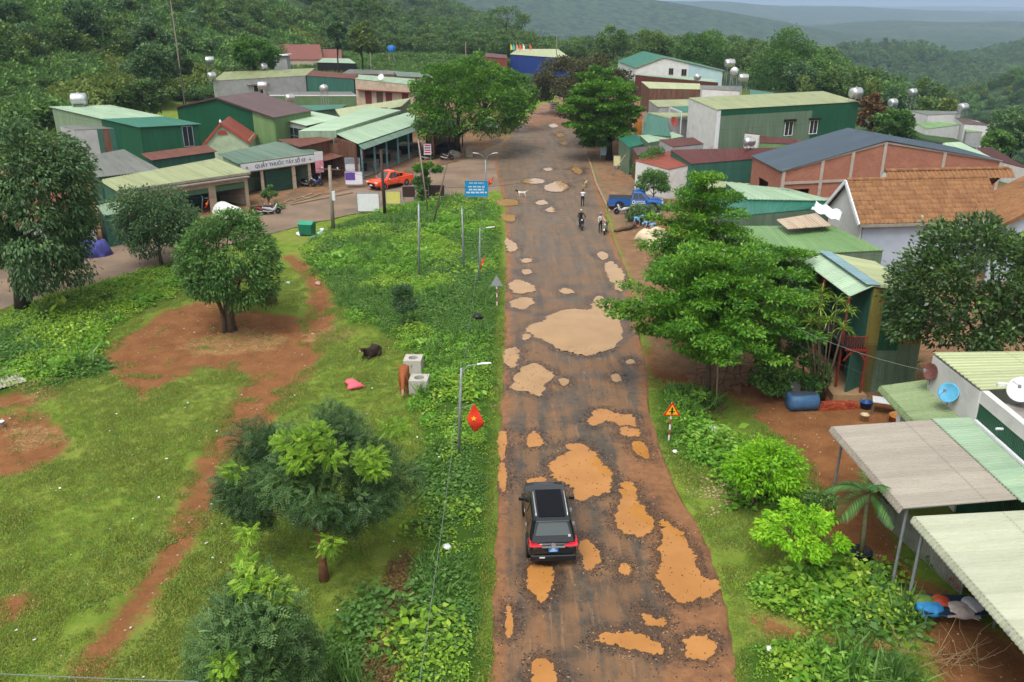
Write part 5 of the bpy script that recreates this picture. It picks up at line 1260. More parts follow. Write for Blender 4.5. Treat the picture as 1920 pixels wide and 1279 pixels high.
P = A5 + dv * .2 + nn * .1; Q_ = B5 - dv * .05 + nn * .1; P.z = Q_.z = 2.95
mb = MB(); mb.bar(P - so_, Q_ - so_, .08, .78); mb.build('board', MAT['white_paint'], sg)
cpt = P.lerp(Q_, .52) + nn * .055 - so_
text_mesh('lettering', 'QUẦY THUỐC TÂY SỐ 03', .52, dk, sg, face_matrix(cpt, dv))
for t in (.07, .93):
 c = P.lerp(Q_, t) + nn * .06 - so_; mb = MB(); mb.bar(c - dv * .14 - V3((0, 0, .0)), c + dv * .14, .03, .05); mb.bar(c - V3((0, 0, .14)), c + V3((0, 0, .14)), .03, .05); mb.build('emblem', dk, sg)
vs = empty('banner_sign', B5 + dv * .35, 0, 'tall pink and white banner sign at the end of the pharmacy', 'sign'); bo = B5 + dv * .35 + nn * .3
mb = MB(); c = bo - vs.location; mb.bar(c + V3((0, 0, -1.35)) , c + V3((0, 0, -.55)), .05, 1.1) if 0 else mb.box(c + V3((0, 0, -1.35)), (1.0, .06, 1.3), rz=math.atan2(dv.y, dv.x)); mb.build('lower_panel', paint('pink_print', lin(226, 150, 168), .5, .12, 2), vs)
mb = MB(); mb.box(c + V3((0, 0, -.22)), (1.0, .06, .95), rz=math.atan2(dv.y, dv.x)); mb.build('upper_panel', MAT['white_paint'], vs)
mb = MB(); mb.tube([c + V3((0, .06, -3.4)), c + V3((0, .06, .2))], .035, 8); mb.build('post', MAT['galvanised_grey'], vs)
# rust-walled shop next to it
L6 = shed('rusty_shop', 'shop clad in rusty brown sheets between the pharmacy and the market hall', at(562, 276, 4.1), at(629, 261, 4.1), at(520, 262, 4.3), S['rust'], S['rustwall'], C=at(600, 257, 4.3), openings={'f': [(.6, 2.6, -.1, 2.2), (3.2, 5.4, -.1, 2.2)]})
a, b = V3(L6['_a']), V3(L6['_b']); dv6 = (b - a).normalized(); n6 = V3((dv6.y, -dv6.x, 0))
P, Q_ = a.copy(), b.copy(); P.z = Q_.z = 2.7; roof_sheet(L6, P + n6 * 1.7 - V3((0, 0, .35)), Q_ + n6 * 1.7 - V3((0, 0, .35)), Q_, P, S['rust'], .3, name='canopy')
shed('rusty_shop', 'taller rust-streaked booth at the corner of the market hall', at(630, 262, 4.0), at(668, 272, 4.0), at(622, 256, 4.1), S['rust'], S['rustwall'], inset=.1)
# the small shrine-like gable
Lt = at(380, 272, 3.2); Rt_ = at(470, 268, 3.2)
Sx = gable('shrine_house', 'small old house with a red-trimmed pale green gable and a red crest', Lt, Rt_, 5.6, (at(400, 255, 3.2) - at(380, 272, 3.2)) * .9, S['redsheet'], paint('mossy_pale_green_plaster', lin(176, 196, 164), .85, .1, 1.5, grime=.45, grime_c=lin(110, 122, 98)), trim=W['redpaint'], peak_t=.42)
p, dv = at_wall(Sx, '_a', '_b', .42, 4.3); nn = V3((dv.y, -dv.x, 0)); mb = MB(); q = p + nn * .13 - Sx.location
mb.add([q + dv * (.55 * math.cos(PI * k / 8)) + V3((0, 0, .5 * math.sin(PI * k / 8))) for k in range(9)] + [q + nn * .06 + dv * (.55 * math.cos(PI * k / 8)) + V3((0, 0, .5 * math.sin(PI * k / 8))) for k in range(9)], [tuple(range(9)), tuple(range(17, 8, -1))] + [(k, k + 9, k + 10, k + 1) for k in range(8)]); mb.build('crest', W['redpaint'], Sx)
mb = MB(); mb.lathe([(.05, 0), (.16, .1), (.1, .3), (.02, .42)], (V3(Lt).lerp(V3(Rt_), .42).x - Sx.location.x, V3(Lt).lerp(V3(Rt_), .42).y - Sx.location.y, 5.62), 10); mb.build('finial', MAT['white_paint'], Sx)
# green gabled house with the brown roof
Lg, Rg = at(327, 200, 5.6), at(514, 221, 5.6); dg_ = at(587, 207, 5.6) - Rg
L8 = gable('green_gable_house', 'dark green metal house with a brown-purple gabled roof', Lg, Rg, 7.35, dg_, S['brownroof'], S['dgreen'], peak_t=.46, trim=paint('brown_trim', lin(84, 62, 60), .6), sides='lrb', mats={'r': S['lgreenwall']})
a, b = V3(L8['_a']), V3(L8['_b']); m = a.lerp(b, .8); zt = lambda t: 7.29 + (5.6 + .1 - 7.29) * (t - .46) / .54
wall(L8, a, m, -.1, a.z + .06, zt(.8), S['dgreen'], mid=(.46 / .8, 7.29)); wall(L8, m, b, -.1, zt(.8), b.z + .05, S['lgreenwall'])
# mint roofed sheds beside and behind the market hall
Lm = shed('mint_shed', 'pale mint roofed shed with a meshed window beside the green gabled house', at(575, 236, 4.6), at(643, 221, 4.6), at(517, 221, 5.0), S['mint_l'], S['dgreen'], C=at(585, 209, 5.0), mats={'l': W['greyw']})
a, d = V3(Lm['_a']), V3(Lm['_d']); p = a.lerp(d, .45); window(Lm, V3((p.x, p.y, 3.1)), (a - d), 4.2, 1.9, MAT['galvanised_grey'], MAT['dark_glass'], .12, mull=3, trans=1)
A, B, D, C = at(630, 245, 4.9), at(752, 207, 4.9), at(560, 246, 5.0), at(690, 201, 5.6)
Mk = house('market_hall', 'long open market hall with two stepped mint roofs and blue posts', [A, B, C, D]); o = Mk.location
roof_sheet(Mk, A, B, C, D, S['mint_l'], .32, name='upper_roof')
A2, B2, D2, C2 = at(672, 270, 3.9), at(802, 226, 3.9), at(566, 262, 4.5), at(772, 214, 4.5)
D2 = A2 + (A - A2) * 1.0; D2.z = 4.55; C2 = B2 + (A - A2); C2.z = 4.55
roof_sheet(Mk, A2, B2, C2, D2, S['mint'], .32, name='lower_roof', sag=.05)
E2 = (A2 - A); E2.z = 0; E2.normalize(); roof_sheet(Mk, A2 + E2 * 1.1 - V3((0, 0, .5)), B2 + E2 * 1.1 - V3((0, 0, .5)), B2 - V3((0, 0, .12)), A2 - V3((0, 0, .12)), S['greenfib'], .28, name='awning', sag=.04)
wall(Mk, D, A, 3.4, D.z - .05, A.z - .05, S['mint'], thick=.06, name='fascia_wall'); wall(Mk, A, B, 4.3, A.z - .05, B.z - .05, S['mint'], thick=.06, name='clerestory')
wall(Mk, D, C, -.1, D.z - .1, C.z - .1, S['gwall'], name='back_wall'); wall(Mk, C, B2.lerp(C2, .8), -.1, C.z - .1, 4.3, S['dgreen'], name='end_wall'); wall(Mk, D, A2.lerp(D2, .3), -.1, 3.7, 3.7, S['rustwall'], name='end_wall')
for k in range(7):
 t = .01 + k * .16; q = A2.lerp(B2, t) + E2 * .35; mb = MB(); mb.bar(V3((q.x, q.y, -.05)) - o, V3((q.x, q.y, 3.6)) - o, .2); mb.build('post', W['bluepost'], Mk)
 if k < 6:
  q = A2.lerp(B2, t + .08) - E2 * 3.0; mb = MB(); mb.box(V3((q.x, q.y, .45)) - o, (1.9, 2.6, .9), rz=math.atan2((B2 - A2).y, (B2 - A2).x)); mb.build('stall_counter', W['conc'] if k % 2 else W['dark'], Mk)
mb = MB(); q0, q1 = A2 + E2 * .2, B2 + E2 * .2; fl = [q0, q1, q1 - E2 * 9, q0 - E2 * 9]; mb.hexa([V3((q.x, q.y, -.1)) - o for q in fl] + [V3((q.x, q.y, .12)) - o for q in fl]); mb.build('floor_slab', MAT['weathered_concrete'], Mk)
ds = shed('dark_stall', 'dark open stall in the shade of the wide street tree', at(812, 250, 3.4), at(872, 228, 3.4), at(795, 240, 3.7), S['greenfib'], S['rustwall'], sides='lb', pitch=.4)
for t in (.05, .5, .95): q = V3(ds['_a']).lerp(V3(ds['_b']), t); mb = MB(); mb.bar(V3((q.x, q.y, -.1)) - ds.location, V3((q.x, q.y, 3.3)) - ds.location, .14); mb.build('post', W['dark'], ds)
mb = MB(); q = V3(ds['_a']).lerp(V3(ds['_b']), .5); mb.box(V3((q.x - .8, q.y + .8, .5)) - ds.location, (1.4, 4.5, 1.0), rz=-.3); mb.build('counter', W['dark'], ds)
# low roofs between the market hall and the long white house
shed('mint_shed', 'flat pale roof patched with brown boards behind the market hall', at(640, 222, 4.6), at(752, 200, 4.6), at(628, 205, 4.9), S['paleyel'], S['gwall'], C=at(770, 184, 4.9))
shed('mint_shed', 'small teal roof with round tanks beside the brown-purple roof', at(590, 208, 4.4), at(640, 203, 4.4), at(560, 198, 4.6), S['teal'], S['gwall'], C=at(650, 196, 4.6))
pl = MB(); q = at(695, 212, 5.05); q2 = at(722, 202, 5.05); pl.bar(q, q2, 1.0, .06); bd = pl.build('loose_board', paint('brown_board', lin(120, 78, 56), .8, .2, 3)); tag(bd, 'brown board lying on the pale roof behind the market hall', 'board')
# long house in three pieces, white, teal, beige
Pa, Pb, Pc, Pd = at(398, 152, 5.6), at(573, 142, 5.6), at(664, 148, 5.2), at(776, 160, 4.6)
shed('white_house', 'long white plastered house with a yellow-green roof above the brown roof', Pa, Pb, at(420, 135, 6.6), S['olive'], W['greyw'], C=at(590, 128, 6.6), inset=.15)
Wh = bpy.data.objects['white_house']; p, dv = at_wall(Wh, '_a', '_b', .46, 3.6); window(Wh, p, dv, 1.9, 1.5, MAT['white_paint'], MAT['dark_glass'], .1)
mb = MB(); q = p - Wh.location + V3((0, 0, 1.0)) + V3((dv.y, -dv.x, 0)) * .3; mb.bar(q - dv * 2.2, q + dv * 2.2, .6, .1); mb.build('window_canopy', MAT['weathered_concrete'], Wh)
shed('teal_house', 'teal sheet house with a rust-edged roof joined to the white house', Pb + V3((.1, 0, 0)), Pc, at(582, 132, 6.3), S['rust'], S['tealwall'], C=at(672, 140, 5.8), inset=.15)
bh = shed('beige_house', 'beige house with rust-red shutters next to the teal one', Pc + V3((.1, 0, 0)), Pd, at(672, 140, 5.6), S['mint'], W['beige'], C=at(800, 150, 5.0), inset=.15)
for t in (.22, .42, .58, .86):
 p, dv = at_wall(bh, '_a', '_b', t, 1.9); nn = V3((dv.y, -dv.x, 0)); mb = MB(); q = p + nn * .1 - bh.location; mb.bar(q - dv * .75, q + dv * .75, .06, 2.3); mb.build('shutter', S['rustwall'] if t == .42 else paint('rust_red_shutter', lin(108, 52, 44), .7, .15, 2), bh)
p, dv = at_wall(bh, '_a', '_b', .5, 3.3); nn = V3((dv.y, -dv.x, 0)); q = p + nn * .5 - bh.location; mb = MB(); mb.bar(q - dv * 6.2, q + dv * 6.2, 1.0, .1); mb.build('canopy', S['redsheet'], bh)
gw = shed('garden_wall_shed', 'low green walled shed with a white gutter in front of the long house', at(505, 178, 3.6), at(668, 178, 3.4), at(500, 172, 3.7), S['greyfib'], paint('olive_green_plaster', lin(96, 124, 84), .8, .1, 1, grime=.3), fascia=MAT['white_paint'], inset=.1)
# small roofs further back on the left
for nm, lb, A, B, D, C, rm, wm in [
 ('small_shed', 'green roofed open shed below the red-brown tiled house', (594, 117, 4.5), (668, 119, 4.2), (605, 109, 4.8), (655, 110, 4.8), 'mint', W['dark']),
 ('small_shed', 'long grey roof with pale washing in front of the weedy slope', (640, 138, 3.6), (752, 140, 3.6), (655, 130, 3.9), (745, 133, 3.9), 'greyfib', S['rustwall']),
 ('small_shed', 'dull teal roof behind the street tree crown', (745, 143, 3.8), (815, 146, 3.8), (738, 134, 4.1), (802, 137, 4.1), 'greenfib', S['rustwall']),
 ('small_shed', 'rust roofed shed between the long house and the trees', (598, 142, 4.4), (700, 152, 4.2), (600, 134, 4.7), (702, 142, 4.6), 'rust', S['rustwall'])]:
 shed(nm, lb, at(*A), at(*B), at(*D), S[rm], wm, C=at(*C), pitch=.5, inset=.1)
bk = house('brick_wall', 'short bare orange brick wall beyond the small sheds', [at(694, 134), at(740, 134)], 'wall'); wall(bk, at(694, 134), at(740, 134), -.2, 2.3, 2.1, W['brick'], name='brick_panel', thick=.25)
tr = house('tower_room', 'small grey stair tower with a white slab roof above the long house', [at(520, 130, 5), at(540, 130, 5)]); q = at(530, 128, 6.2)
for P, Q_ in (((-1.3, -1.2), (1.3, -1.2)), ((1.3, -1.2), (1.3, 1.2)), ((1.3, 1.2), (-1.3, 1.2)), ((-1.3, 1.2), (-1.3, -1.2))): wall(tr, V3((q.x + P[0], q.y + P[1], 0)), V3((q.x + Q_[0], q.y + Q_[1], 0)), -.1, 8.6, 8.6, W['greyw'])
mb = MB(); mb.box(V3((q.x, q.y, 8.75)) - tr.location, (3.6, 3.2, .25), ry=-.08); mb.build('roof_slab', MAT['white_paint'], tr)
# tiled houses further back: red-brown tiles
g = NG('red_brown_roof_tiles'); uv = g.n('UVMap').outputs[0]; w = g.n('TexWave'); w.bands_direction = 'Y'; w.inputs['Scale'].default_value = .9; g.l(uv, w.inputs['Vector']); w.inputs['Distortion'].default_value = .4
g.color(g.mix(g.math('MULTIPLY', w.outputs['Fac'], .5), g.mix(g.noise(.8, 4, .6, uv), lin(134, 86, 76), lin(116, 72, 64)), lin(92, 58, 52))); g.rough(.8); g.bump(w.outputs['Fac'], .5, .05); S['redtile'] = g.m
Lq = gable('tiled_house', 'house with a steep red-brown tiled roof among the trees', at(516, 112, 4.2), at(518, 100, 4.2), 7.5, at(606, 112, 4.2) - at(516, 112, 4.2), S['redtile'], W['beige'], pitch=.3, amp=.05)
gable('tiled_house', 'lower red-brown tiled wing beside the steep tiled roof', at(606, 113, 3.6), at(606, 104, 3.6), 6.0, at(622, 113, 3.6) - at(606, 113, 3.6) + V3((3, 0, 0)), S['redtile'], W['beige'], pitch=.3, amp=.05)
orr = sheet('orange_roof_tiles', lin(186, 96, 66), lin(166, 80, 54), dirt=.1)
gable('tiled_house', 'orange roofed house behind the bright round tree', at(432, 80, 6), at(436, 72, 6), 9, at(512, 80, 6) - at(432, 80, 6), orr, W['white'], pitch=.5)
gable('hill_house', 'white house with a pinkish roof high on the hillside', at_y(322, 56, 250), at_y(326, 50, 262), at_y(324, 44, 256).z, V3((14, 2, 0)), S['redsheet'], W['white'], pitch=.6, zb=5)
gable('hill_house', 'red roofed house on the skyline at the top left', at_y(330, 8, 300), at_y(334, 5, 312), at_y(334, 1, 306).z + .5, V3((20, 2, 0)), orr, W['white'], pitch=.6, zb=10)
# blue fronted hall at the far end with flags
bl = shed('blue_hall', 'hall with a blue fascia and pale roof at the far end of the village', at(956, 102, 5.0), at(1072, 110, 5.0), at(970, 92, 6), S['paleyel'], S['bluecol'], C=at(1046, 92, 6), pitch=.5)
shed('long_shed', 'maroon and white shed left of the blue hall', at(905, 106, 4.2), at(952, 110, 4.2), at(912, 99, 4.6), S['maroon'], S['redsheet'], C=at(950, 103, 4.6), pitch=.5)
for k, (px, c) in enumerate([(957, (214, 214, 60)), (962, (70, 180, 210)), (968, (240, 150, 90)), (974, (230, 110, 80)), (980, (240, 220, 220)), (993, (220, 90, 70))]):
 q = at(px, 98, 5.4); f = empty('banner_flag', q, 0, ['yellow', 'sky blue', 'orange', 'salmon', 'white', 'red'][k] + ' banner flag on the roof of the blue hall', 'flag')
 mb = MB(); mb.tube([(0, 0, -.4), (0, 0, 2.6)], .04, 6); mb.build('pole', MAT['galvanised_grey'], f)
 mb = MB(); mb.prism([(0, .6), (.7, .8), (.55, 1.6), (0, 2.5)], -.02, .02, 'xz'); mb.build('cloth', paint('banner_%d' % k, lin(*c), .7), f)

# ---------------- right side
Lr, Rr_ = at(1190, 127, 5.2), at(1358, 132, 5.2)
R1 = gable('white_gable_house', 'white and pale blue house with a green gabled roof at the back right', Lr, Rr_, 7.7, at(1165, 119, 5.2) - Lr + V3((0, 9, 0)), S['teal'], W['white'], peak_t=.33, trim=S['mint'], sides='lrb')
a, b = V3(R1['_a']), V3(R1['_b']); m = a.lerp(b, .62); zz = 7.64 + (5.26 - 7.64) * (.62 - .33) / .67
wall(R1, a, m, -.2, a.z, zz, W['white'], mid=(.33 / .62, 7.6)); wall(R1, m, b, -.2, zz, b.z, W['palebl'])
for t, w_, z_ in ((.42, 1.0, 4.6), (.57, 1.1, 4.5)):
 p, dv = at_wall(R1, '_a', '_b', t, z_); window(R1, p, dv, w_, 1.3, W['conc'], MAT['dark_glass'], .1)
for nm, lb, A, B, D, C, rm, wm, pit in [
 ('row_house', 'mint eaved maroon shed in front of the white gabled house', (1222, 144, 4.6), (1348, 155, 4.3), (1190, 140, 4.8), (1335, 148, 4.6), 'mint', S['maroon'], .4),
 ('row_house', 'pale green roofed row with maroon walls and posts', (1218, 166, 4.3), (1317, 168, 4.1), (1202, 153, 4.9), (1312, 157, 4.8), 'paleyel', S['rustwall'], .3),
 ('row_house', 'beige and white walled block under the roof tanks', (1316, 167, 4.6), (1388, 171, 4.4), (1312, 160, 4.7), (1392, 162, 4.6), 'greyfib', W['white'], .4),
 ('row_house', 'olive roofed shed with a shallow slope behind the green building', (1234, 201, 4.9), (1400, 196, 4.9), (1216, 188, 5.3), (1384, 184, 5.3), 'olive', W['greyw'], .3),
 ('row_house', 'green walled shed at the back beside the big broad tree', (1406, 186, 4.6), (1452, 190, 4.6), (1406, 168, 5.2), (1450, 174, 5.2), 'teal', S['dgreen'], .4),
 ('row_house', 'teal and mint stepped roofs behind the street tree on the right', (1204, 252, 4.0), (1258, 256, 4.0), (1210, 213, 4.4), (1248, 213, 4.4), 'teal', S['gwall'], .3),
 ('row_house', 'pale green lean-to roof below the olive roofed shed', (1262, 224, 4.3), (1325, 229, 4.2), (1214, 211, 4.6), (1300, 212, 4.6), 'olive', W['greyw'], .3),
 ('row_house', 'bright teal canopy roof at the roadside under the street trees', (1180, 277, 3.2), (1216, 268, 3.3), (1160, 260, 3.5), (1192, 251, 3.6), 'teal', S['gwall'], .3),
 ('row_house', 'mint roof between the teal canopy and the maroon roof', (1216, 268, 3.7), (1282, 256, 3.7), (1200, 254, 4.0), (1262, 248, 4.0), 'mint', S['gwall'], .3),
 ('row_house', 'dark brown roof edge below the teal canopy', (1196, 292, 3.0), (1245, 285, 3.1), (1186, 278, 3.3), (1240, 272, 3.4), 'brownroof', S['rustwall'], .3)]:
 shed(nm, lb, at(*A), at(*B), at(*D), S[rm], wm, C=at(*C), pitch=pit, inset=.12)
# teal awning on white posts
A, B, D, C = at(1278, 211, 5.6), at(1330, 205, 5.9), at(1256, 202, 5.7), at(1312, 196, 6.0)
aw = house('awning', 'teal sheet awning on thin white posts beside the green building', [A, B, C, D], 'awning'); roof_sheet(aw, A, B, C, D, S['teal'], .3)
mb = MB(); mb.bar(A - aw.location, D - aw.location, .1, .2); mb.build('edge_beam', MAT['white_paint'], aw)
for q in (A, D, A.lerp(B, .35)): mb = MB(); mb.bar(V3((q.x, q.y, -.1)) - aw.location, q - aw.location, .12); mb.build('post', MAT['white_paint'], aw)
# the big green building
A3, B3 = at(1345, 206, 7.6), at(1612, 191, 7.6); dp = V3((-1.6, 8.5, .45))
R3 = shed('green_building', 'tall long green metal building with a pale roof and two white windows', A3, B3, A3 + dp, S['olive'], S['dgreen'], inset=.12, sides='rbl', pitch=.3, mats={'l': W['white']})
a, b = V3(R3['_a']), V3(R3['_b']); L_ = (b - a).length
for t0, t1, z0, z1, mm in ((0, .02, -.1, 7.5, MAT['white_paint']), (.02, .28, -.1, 6.9, S['gwall']), (.28, .66, -.1, 6.9, S['gwall']), (.66, 1, -.1, 6.9, S['dgreen']), (0.02, 1, 6.9, 7.5, S['dgreen'])):
 P, Q_ = a.lerp(b, t0), a.lerp(b, t1); wall(R3, P, Q_, z0, z1, z1, mm, name='wall_panel')
for t in (.50, .68):
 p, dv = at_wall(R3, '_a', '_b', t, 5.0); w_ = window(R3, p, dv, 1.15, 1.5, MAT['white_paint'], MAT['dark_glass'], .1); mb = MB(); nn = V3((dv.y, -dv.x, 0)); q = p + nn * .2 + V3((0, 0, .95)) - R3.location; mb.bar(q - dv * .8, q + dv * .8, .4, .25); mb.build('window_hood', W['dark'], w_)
# maroon roofs in front
Rm = shed('maroon_house', 'low house with a wide maroon sheet roof and green front wall', at(1297, 308, 3.5), at(1420, 298, 3.6), at(1256, 281, 4.3), S['maroon'], S['tealwall'], C=at(1462, 277, 4.4), inset=.12, pitch=.25)
shed('maroon_house', 'faded red roofed lean-to at the roadside end of the maroon roof', at(1254, 318, 3.0), at(1297, 309, 3.3), at(1190, 301, 3.2), S['redsheet'], W['white'], C=at(1254, 283, 3.9), inset=.12, pitch=.25)
shed('maroon_house', 'upper maroon roof below the green building wall', at(1262, 276, 4.4), at(1320, 270, 4.4), at(1236, 262, 4.7), S['maroon'], W['greyw'], C=at(1300, 258, 4.7), inset=.1)
shed('maroon_house', 'small pink-edged roof with white gable under the two windows', at(1398, 256, 4.6), at(1440, 262, 4.4), at(1396, 249, 5.0), S['redsheet'], W['white'], inset=.05, C=at(1424, 252, 5.0))
shed('maroon_house', 'maroon roof strip between the green building and the slate roof', at(1424, 268, 4.6), at(1520, 272, 4.5), at(1424, 255, 4.9), S['maroon'], S['lgreenwall'], C=at(1518, 264, 4.9), inset=.1)
# brick warehouse with slate blue roof
Lb, Rb = at(1464, 322, 4.6), at(1884, 303, 4.6)
R5 = gable('brick_warehouse', 'unplastered red brick warehouse with a slate blue sheet roof', Lb, Rb, 7.0, V3((-.5, 8.5, 0)), S['slate'], W['brick'], peak_t=.44, inset=.25, openings={'f': [(1.0, 2.9, -.1, 2.9), (5.6, 7.2, .6, 2.2)], 'l': [(2.2, 5.0, -.1, 3.0)]}, pitch=.25)
a, b = V3(R5['_a']), V3(R5['_b']); dv = (b - a).normalized(); nn = V3((dv.y, -dv.x, 0)); L_ = (b - a).length; o = R5.location; cm = paint('raw_concrete_frame', lin(176, 164, 152), .9, .1, 2, grime=.25, grime_c=lin(120, 108, 98))
for t in (0.005, .17, .30, .44, .72, .995):
 zt_ = 4.7 + (6.9 - 4.7) * (t / .44) if t < .44 else 6.9 + (4.7 - 6.9) * (t - .44) / .56
 q = a + dv * (L_ * t) + nn * .04; mb = MB(); mb.bar(V3((q.x, q.y, -.1)) - o, V3((q.x, q.y, zt_ - .05)) - o, .28, .28); mb.build('column', cm, R5)
for z_, t0, t1 in ((3.5, 0, 1), (1.9, .17, .44)):
 P, Q_ = a + dv * (L_ * t0) + nn * .05, a + dv * (L_ * t1) + nn * .05; P.z = Q_.z = z_; mb = MB(); mb.bar(P - o, Q_ - o, .24, .22); mb.build('beam', cm, R5)
for P, Q_, z0_, z1_ in ((a, a.lerp(b, .44), 4.75, 6.92), (a.lerp(b, .44), b, 6.92, 4.75)):
 P, Q_ = P + nn * .1, Q_ + nn * .1; mb = MB(); mb.bar(V3((P.x, P.y, z0_ - .14)) - o, V3((Q_.x, Q_.y, z1_ - .14)) - o, .12, .16); mb.build('verge_board', cm, R5)
# roofs behind the brick warehouse, down the slope
for nm, lb, A, B, D, C, rm, wm in [
 ('valley_house', 'mint roofed house directly behind the brick warehouse ridge', (1766, 283, 2.0), (1880, 306, 2.0), (1768, 268, 3.0), (1800, 266, 3.0), 'mint_l', W['white']),
 ('valley_house', 'maroon roof at the right edge behind the warehouse', (1860, 300, 2), (1930, 318, 2), (1830, 277, 2.4), (1860, 277, 2.4), 'maroon', W['white'])]:
 shed(nm, lb, at(*A), at(*B), at(*D), S[rm], wm, C=at(*C), pitch=.4, inset=.1)
def vh(lb, A, B, D, C, rm, wm, nm='valley_house', ops=None): return shed(nm, lb, at(*A), at(*B), at(*D), S[rm], wm, C=at(*C), pitch=.5, inset=.12, openings=ops)
vh('low green roofed house with a grey wall in the valley', (1738, 242, -2), (1800, 234, -2), (1715, 230, -1.4), (1790, 228, -1.4), 'lgreenwall', W['white'])
vh('white block with a flat grey roof in the valley', (1740, 216, -2), (1802, 213, -2), (1704, 207, -1.8), (1800, 209, -1.8), 'greyfib', W['white'])
vh('grey walled yard house with two small windows in the valley', (1760, 237, -3.4), (1808, 234, -3.4), (1756, 231, -3.2), (1808, 230, -3.2), 'greenfib', W['greyw'], ops={'f': [(1.2, 1.8, -8, -5), (3.6, 4.2, -8, -5)]})
vh('brown roofed house at the right of the valley group', (1808, 233, -3), (1858, 236, -3), (1790, 220, -2.4), (1832, 226, -2.4), 'brownroof', W['white'])
vh('pale green lean-to roof on white posts in the valley', (1812, 248, -4.2), (1850, 247, -4.2), (1808, 240, -3.8), (1845, 239, -3.8), 'lgreenwall', W['greyw'])
vh('yellow-green domed roof shed left of the valley group', (1655, 214, -1), (1696, 215, -1), (1652, 202, -.4), (1680, 206, -.4), 'olive', W['greyw'])

# ---- house with orange roof tiles
R6A, R6B = at(1612, 421, 3.9), at(1612, 421, 3.9) + V3((13.2, 1.4, 0)); ux = (R6B - R6A).normalized(); uy = V3((-ux.y, ux.x, 0))
T6 = house('tile_roof_house', 'house with a weathered orange tile roof behind the dark fruit tree', [R6A, R6B, R6B + uy * 6, R6A + uy * 6]); o = T6.location
hz, rz6, half = 3.9, 6.5, 2.85
tilem = []
for k, c in enumerate([(144, 103, 68), (137, 97, 64), (150, 109, 73), (132, 93, 62)]): tilem.append(paint('orange_clay_tile_%d' % k, lin(*c), .8, .16, 2.5, grime=.5, grime_c=lin(78, 60, 46)))
def tile_mesh(mat):
 """one interlocking tile: a raised roll on the left, a shallow pan, a proud lower edge"""
 w_, l_ = .34, .46; prof = [(0, .0), (.04, .045), (.09, .055), (.14, .03), (.2, .008), (.28, .0), (w_, .012)]
 vs = [];
 for y_, dz in ((0, .03), (l_, 0.0)):
  for x_, z_ in prof: vs.append((x_, y_, z_ + dz))
 n = len(prof)
 for x_, z_ in prof: vs.append((x_, 0, z_ - .0))
 fs = [(k, k + 1, n + k + 1, n + k) for k in range(n - 1)] + [(2 * n + k, 2 * n + k + 1, k + 1, k) for k in range(n - 1)]
 me = bpy.data.meshes.new('roof_tile'); me.from_pydata(vs, [], fs); me.materials.append(mat); return me
tmesh = [tile_mesh(m) for m in tilem]
def lay_tiles(thing, O, U, Vv, nu, nv, lim, rr, cut=None):
 """tiles on the plane O + u U + v V; the nearest ones single parts, the rest one part"""
 N = U.cross(Vv).normalized(); M0 = Matrix((U, Vv, N)).transposed(); cells = []
 for j in range(nv):
  for i in range(nu):
   if cut and not cut(i, j): continue
   cells.append((i, j))
 vs = []; fs = []
 for c, (i, j) in enumerate(cells):
  p = O + U * (i * .335) + Vv * (j * .40) + N * (.02 + rr.uniform(-.006, .008)); k = rr.randrange(4)
  if c < lim:
   ob = bpy.data.objects.new('roof_tile', tmesh[k]); COL.objects.link(ob); ob.parent = thing
   M = M0.to_4x4() @ Matrix.Rotation(rr.uniform(-.012, .012), 4, 'Z'); M.translation = p; ob.matrix_local = M
  else:
   b0 = len(vs)
   for v in tmesh[k].vertices: vs.append(p + M0 @ v.co)
   for f in tmesh[k].polygons: fs.append(tuple(b0 + x for x in f.vertices))
 if fs:
  me = bpy.data.meshes.new('roof_tiles'); me.from_pydata(vs, [], fs); ob = link_mesh('roof_tiles', me, tilem[0], thing); ob['kind'] = 'stuff'
rr = random.Random(4); slope = V3((uy.x * half, uy.y * half, rz6 - hz)); sv = slope.normalized(); Ls = slope.length
nv6 = int(Ls / .40) + 1
lay_tiles(T6, R6A - o, ux, sv, 33, nv6, 290, rr)
# underlay and back slope, gable wall, eaves board, ridge caps
P, Q_ = R6A.copy(), R6A + ux * 11.1
roof_sheet(T6, P, Q_, Q_ + slope, P + slope, tilem[1], .335, .02, name='underlay')
bk_ = V3((uy.x * half * 2, uy.y * half * 2, 0)); roof_sheet(T6, Q_ + bk_, P + bk_, P + slope, Q_ + slope, tilem[1], .335, .05, name='back_slope')
wall(T6, P + ux * .35 + uy * .35, P + ux * .35 + uy * (2 * half - .35), -.1, hz + .2, hz + .2, W['white'], name='gable_wall', mid=(.5, rz6 - .1)); wall(T6, P + ux * .45 + uy * .35, Q_ + uy * .35, -.1, hz - .05, hz - .05, W['lav'], name='wall')
mb = MB(); mb.bar(P - o + V3((0, 0, -.1)) - uy * .05, Q_ - o + V3((0, 0, -.1)) - uy * .05, .16, .2); mb.build('eaves_gutter', W['conc'], T6)
mb = MB()
mb.bar(P - o + V3((0, 0, -.06)) - ux * .06, P + slope - o + V3((0, 0, -.06)) - ux * .06, .1, .26); mb.bar(P + bk_ - o + V3((0, 0, -.06)) - ux * .06, P + slope - o + V3((0, 0, -.06)) - ux * .06, .1, .26); mb.build('bargeboard', MAT['white_paint'], T6)
for k in range(26):
 q = P + slope + ux * (k * .42) - o + V3((0, 0, .03)); mb = MB(); mb.tube([q, q + ux * .46], [.15, .13], 8); mb.build('ridge_tile', tilem[k % 4], T6)
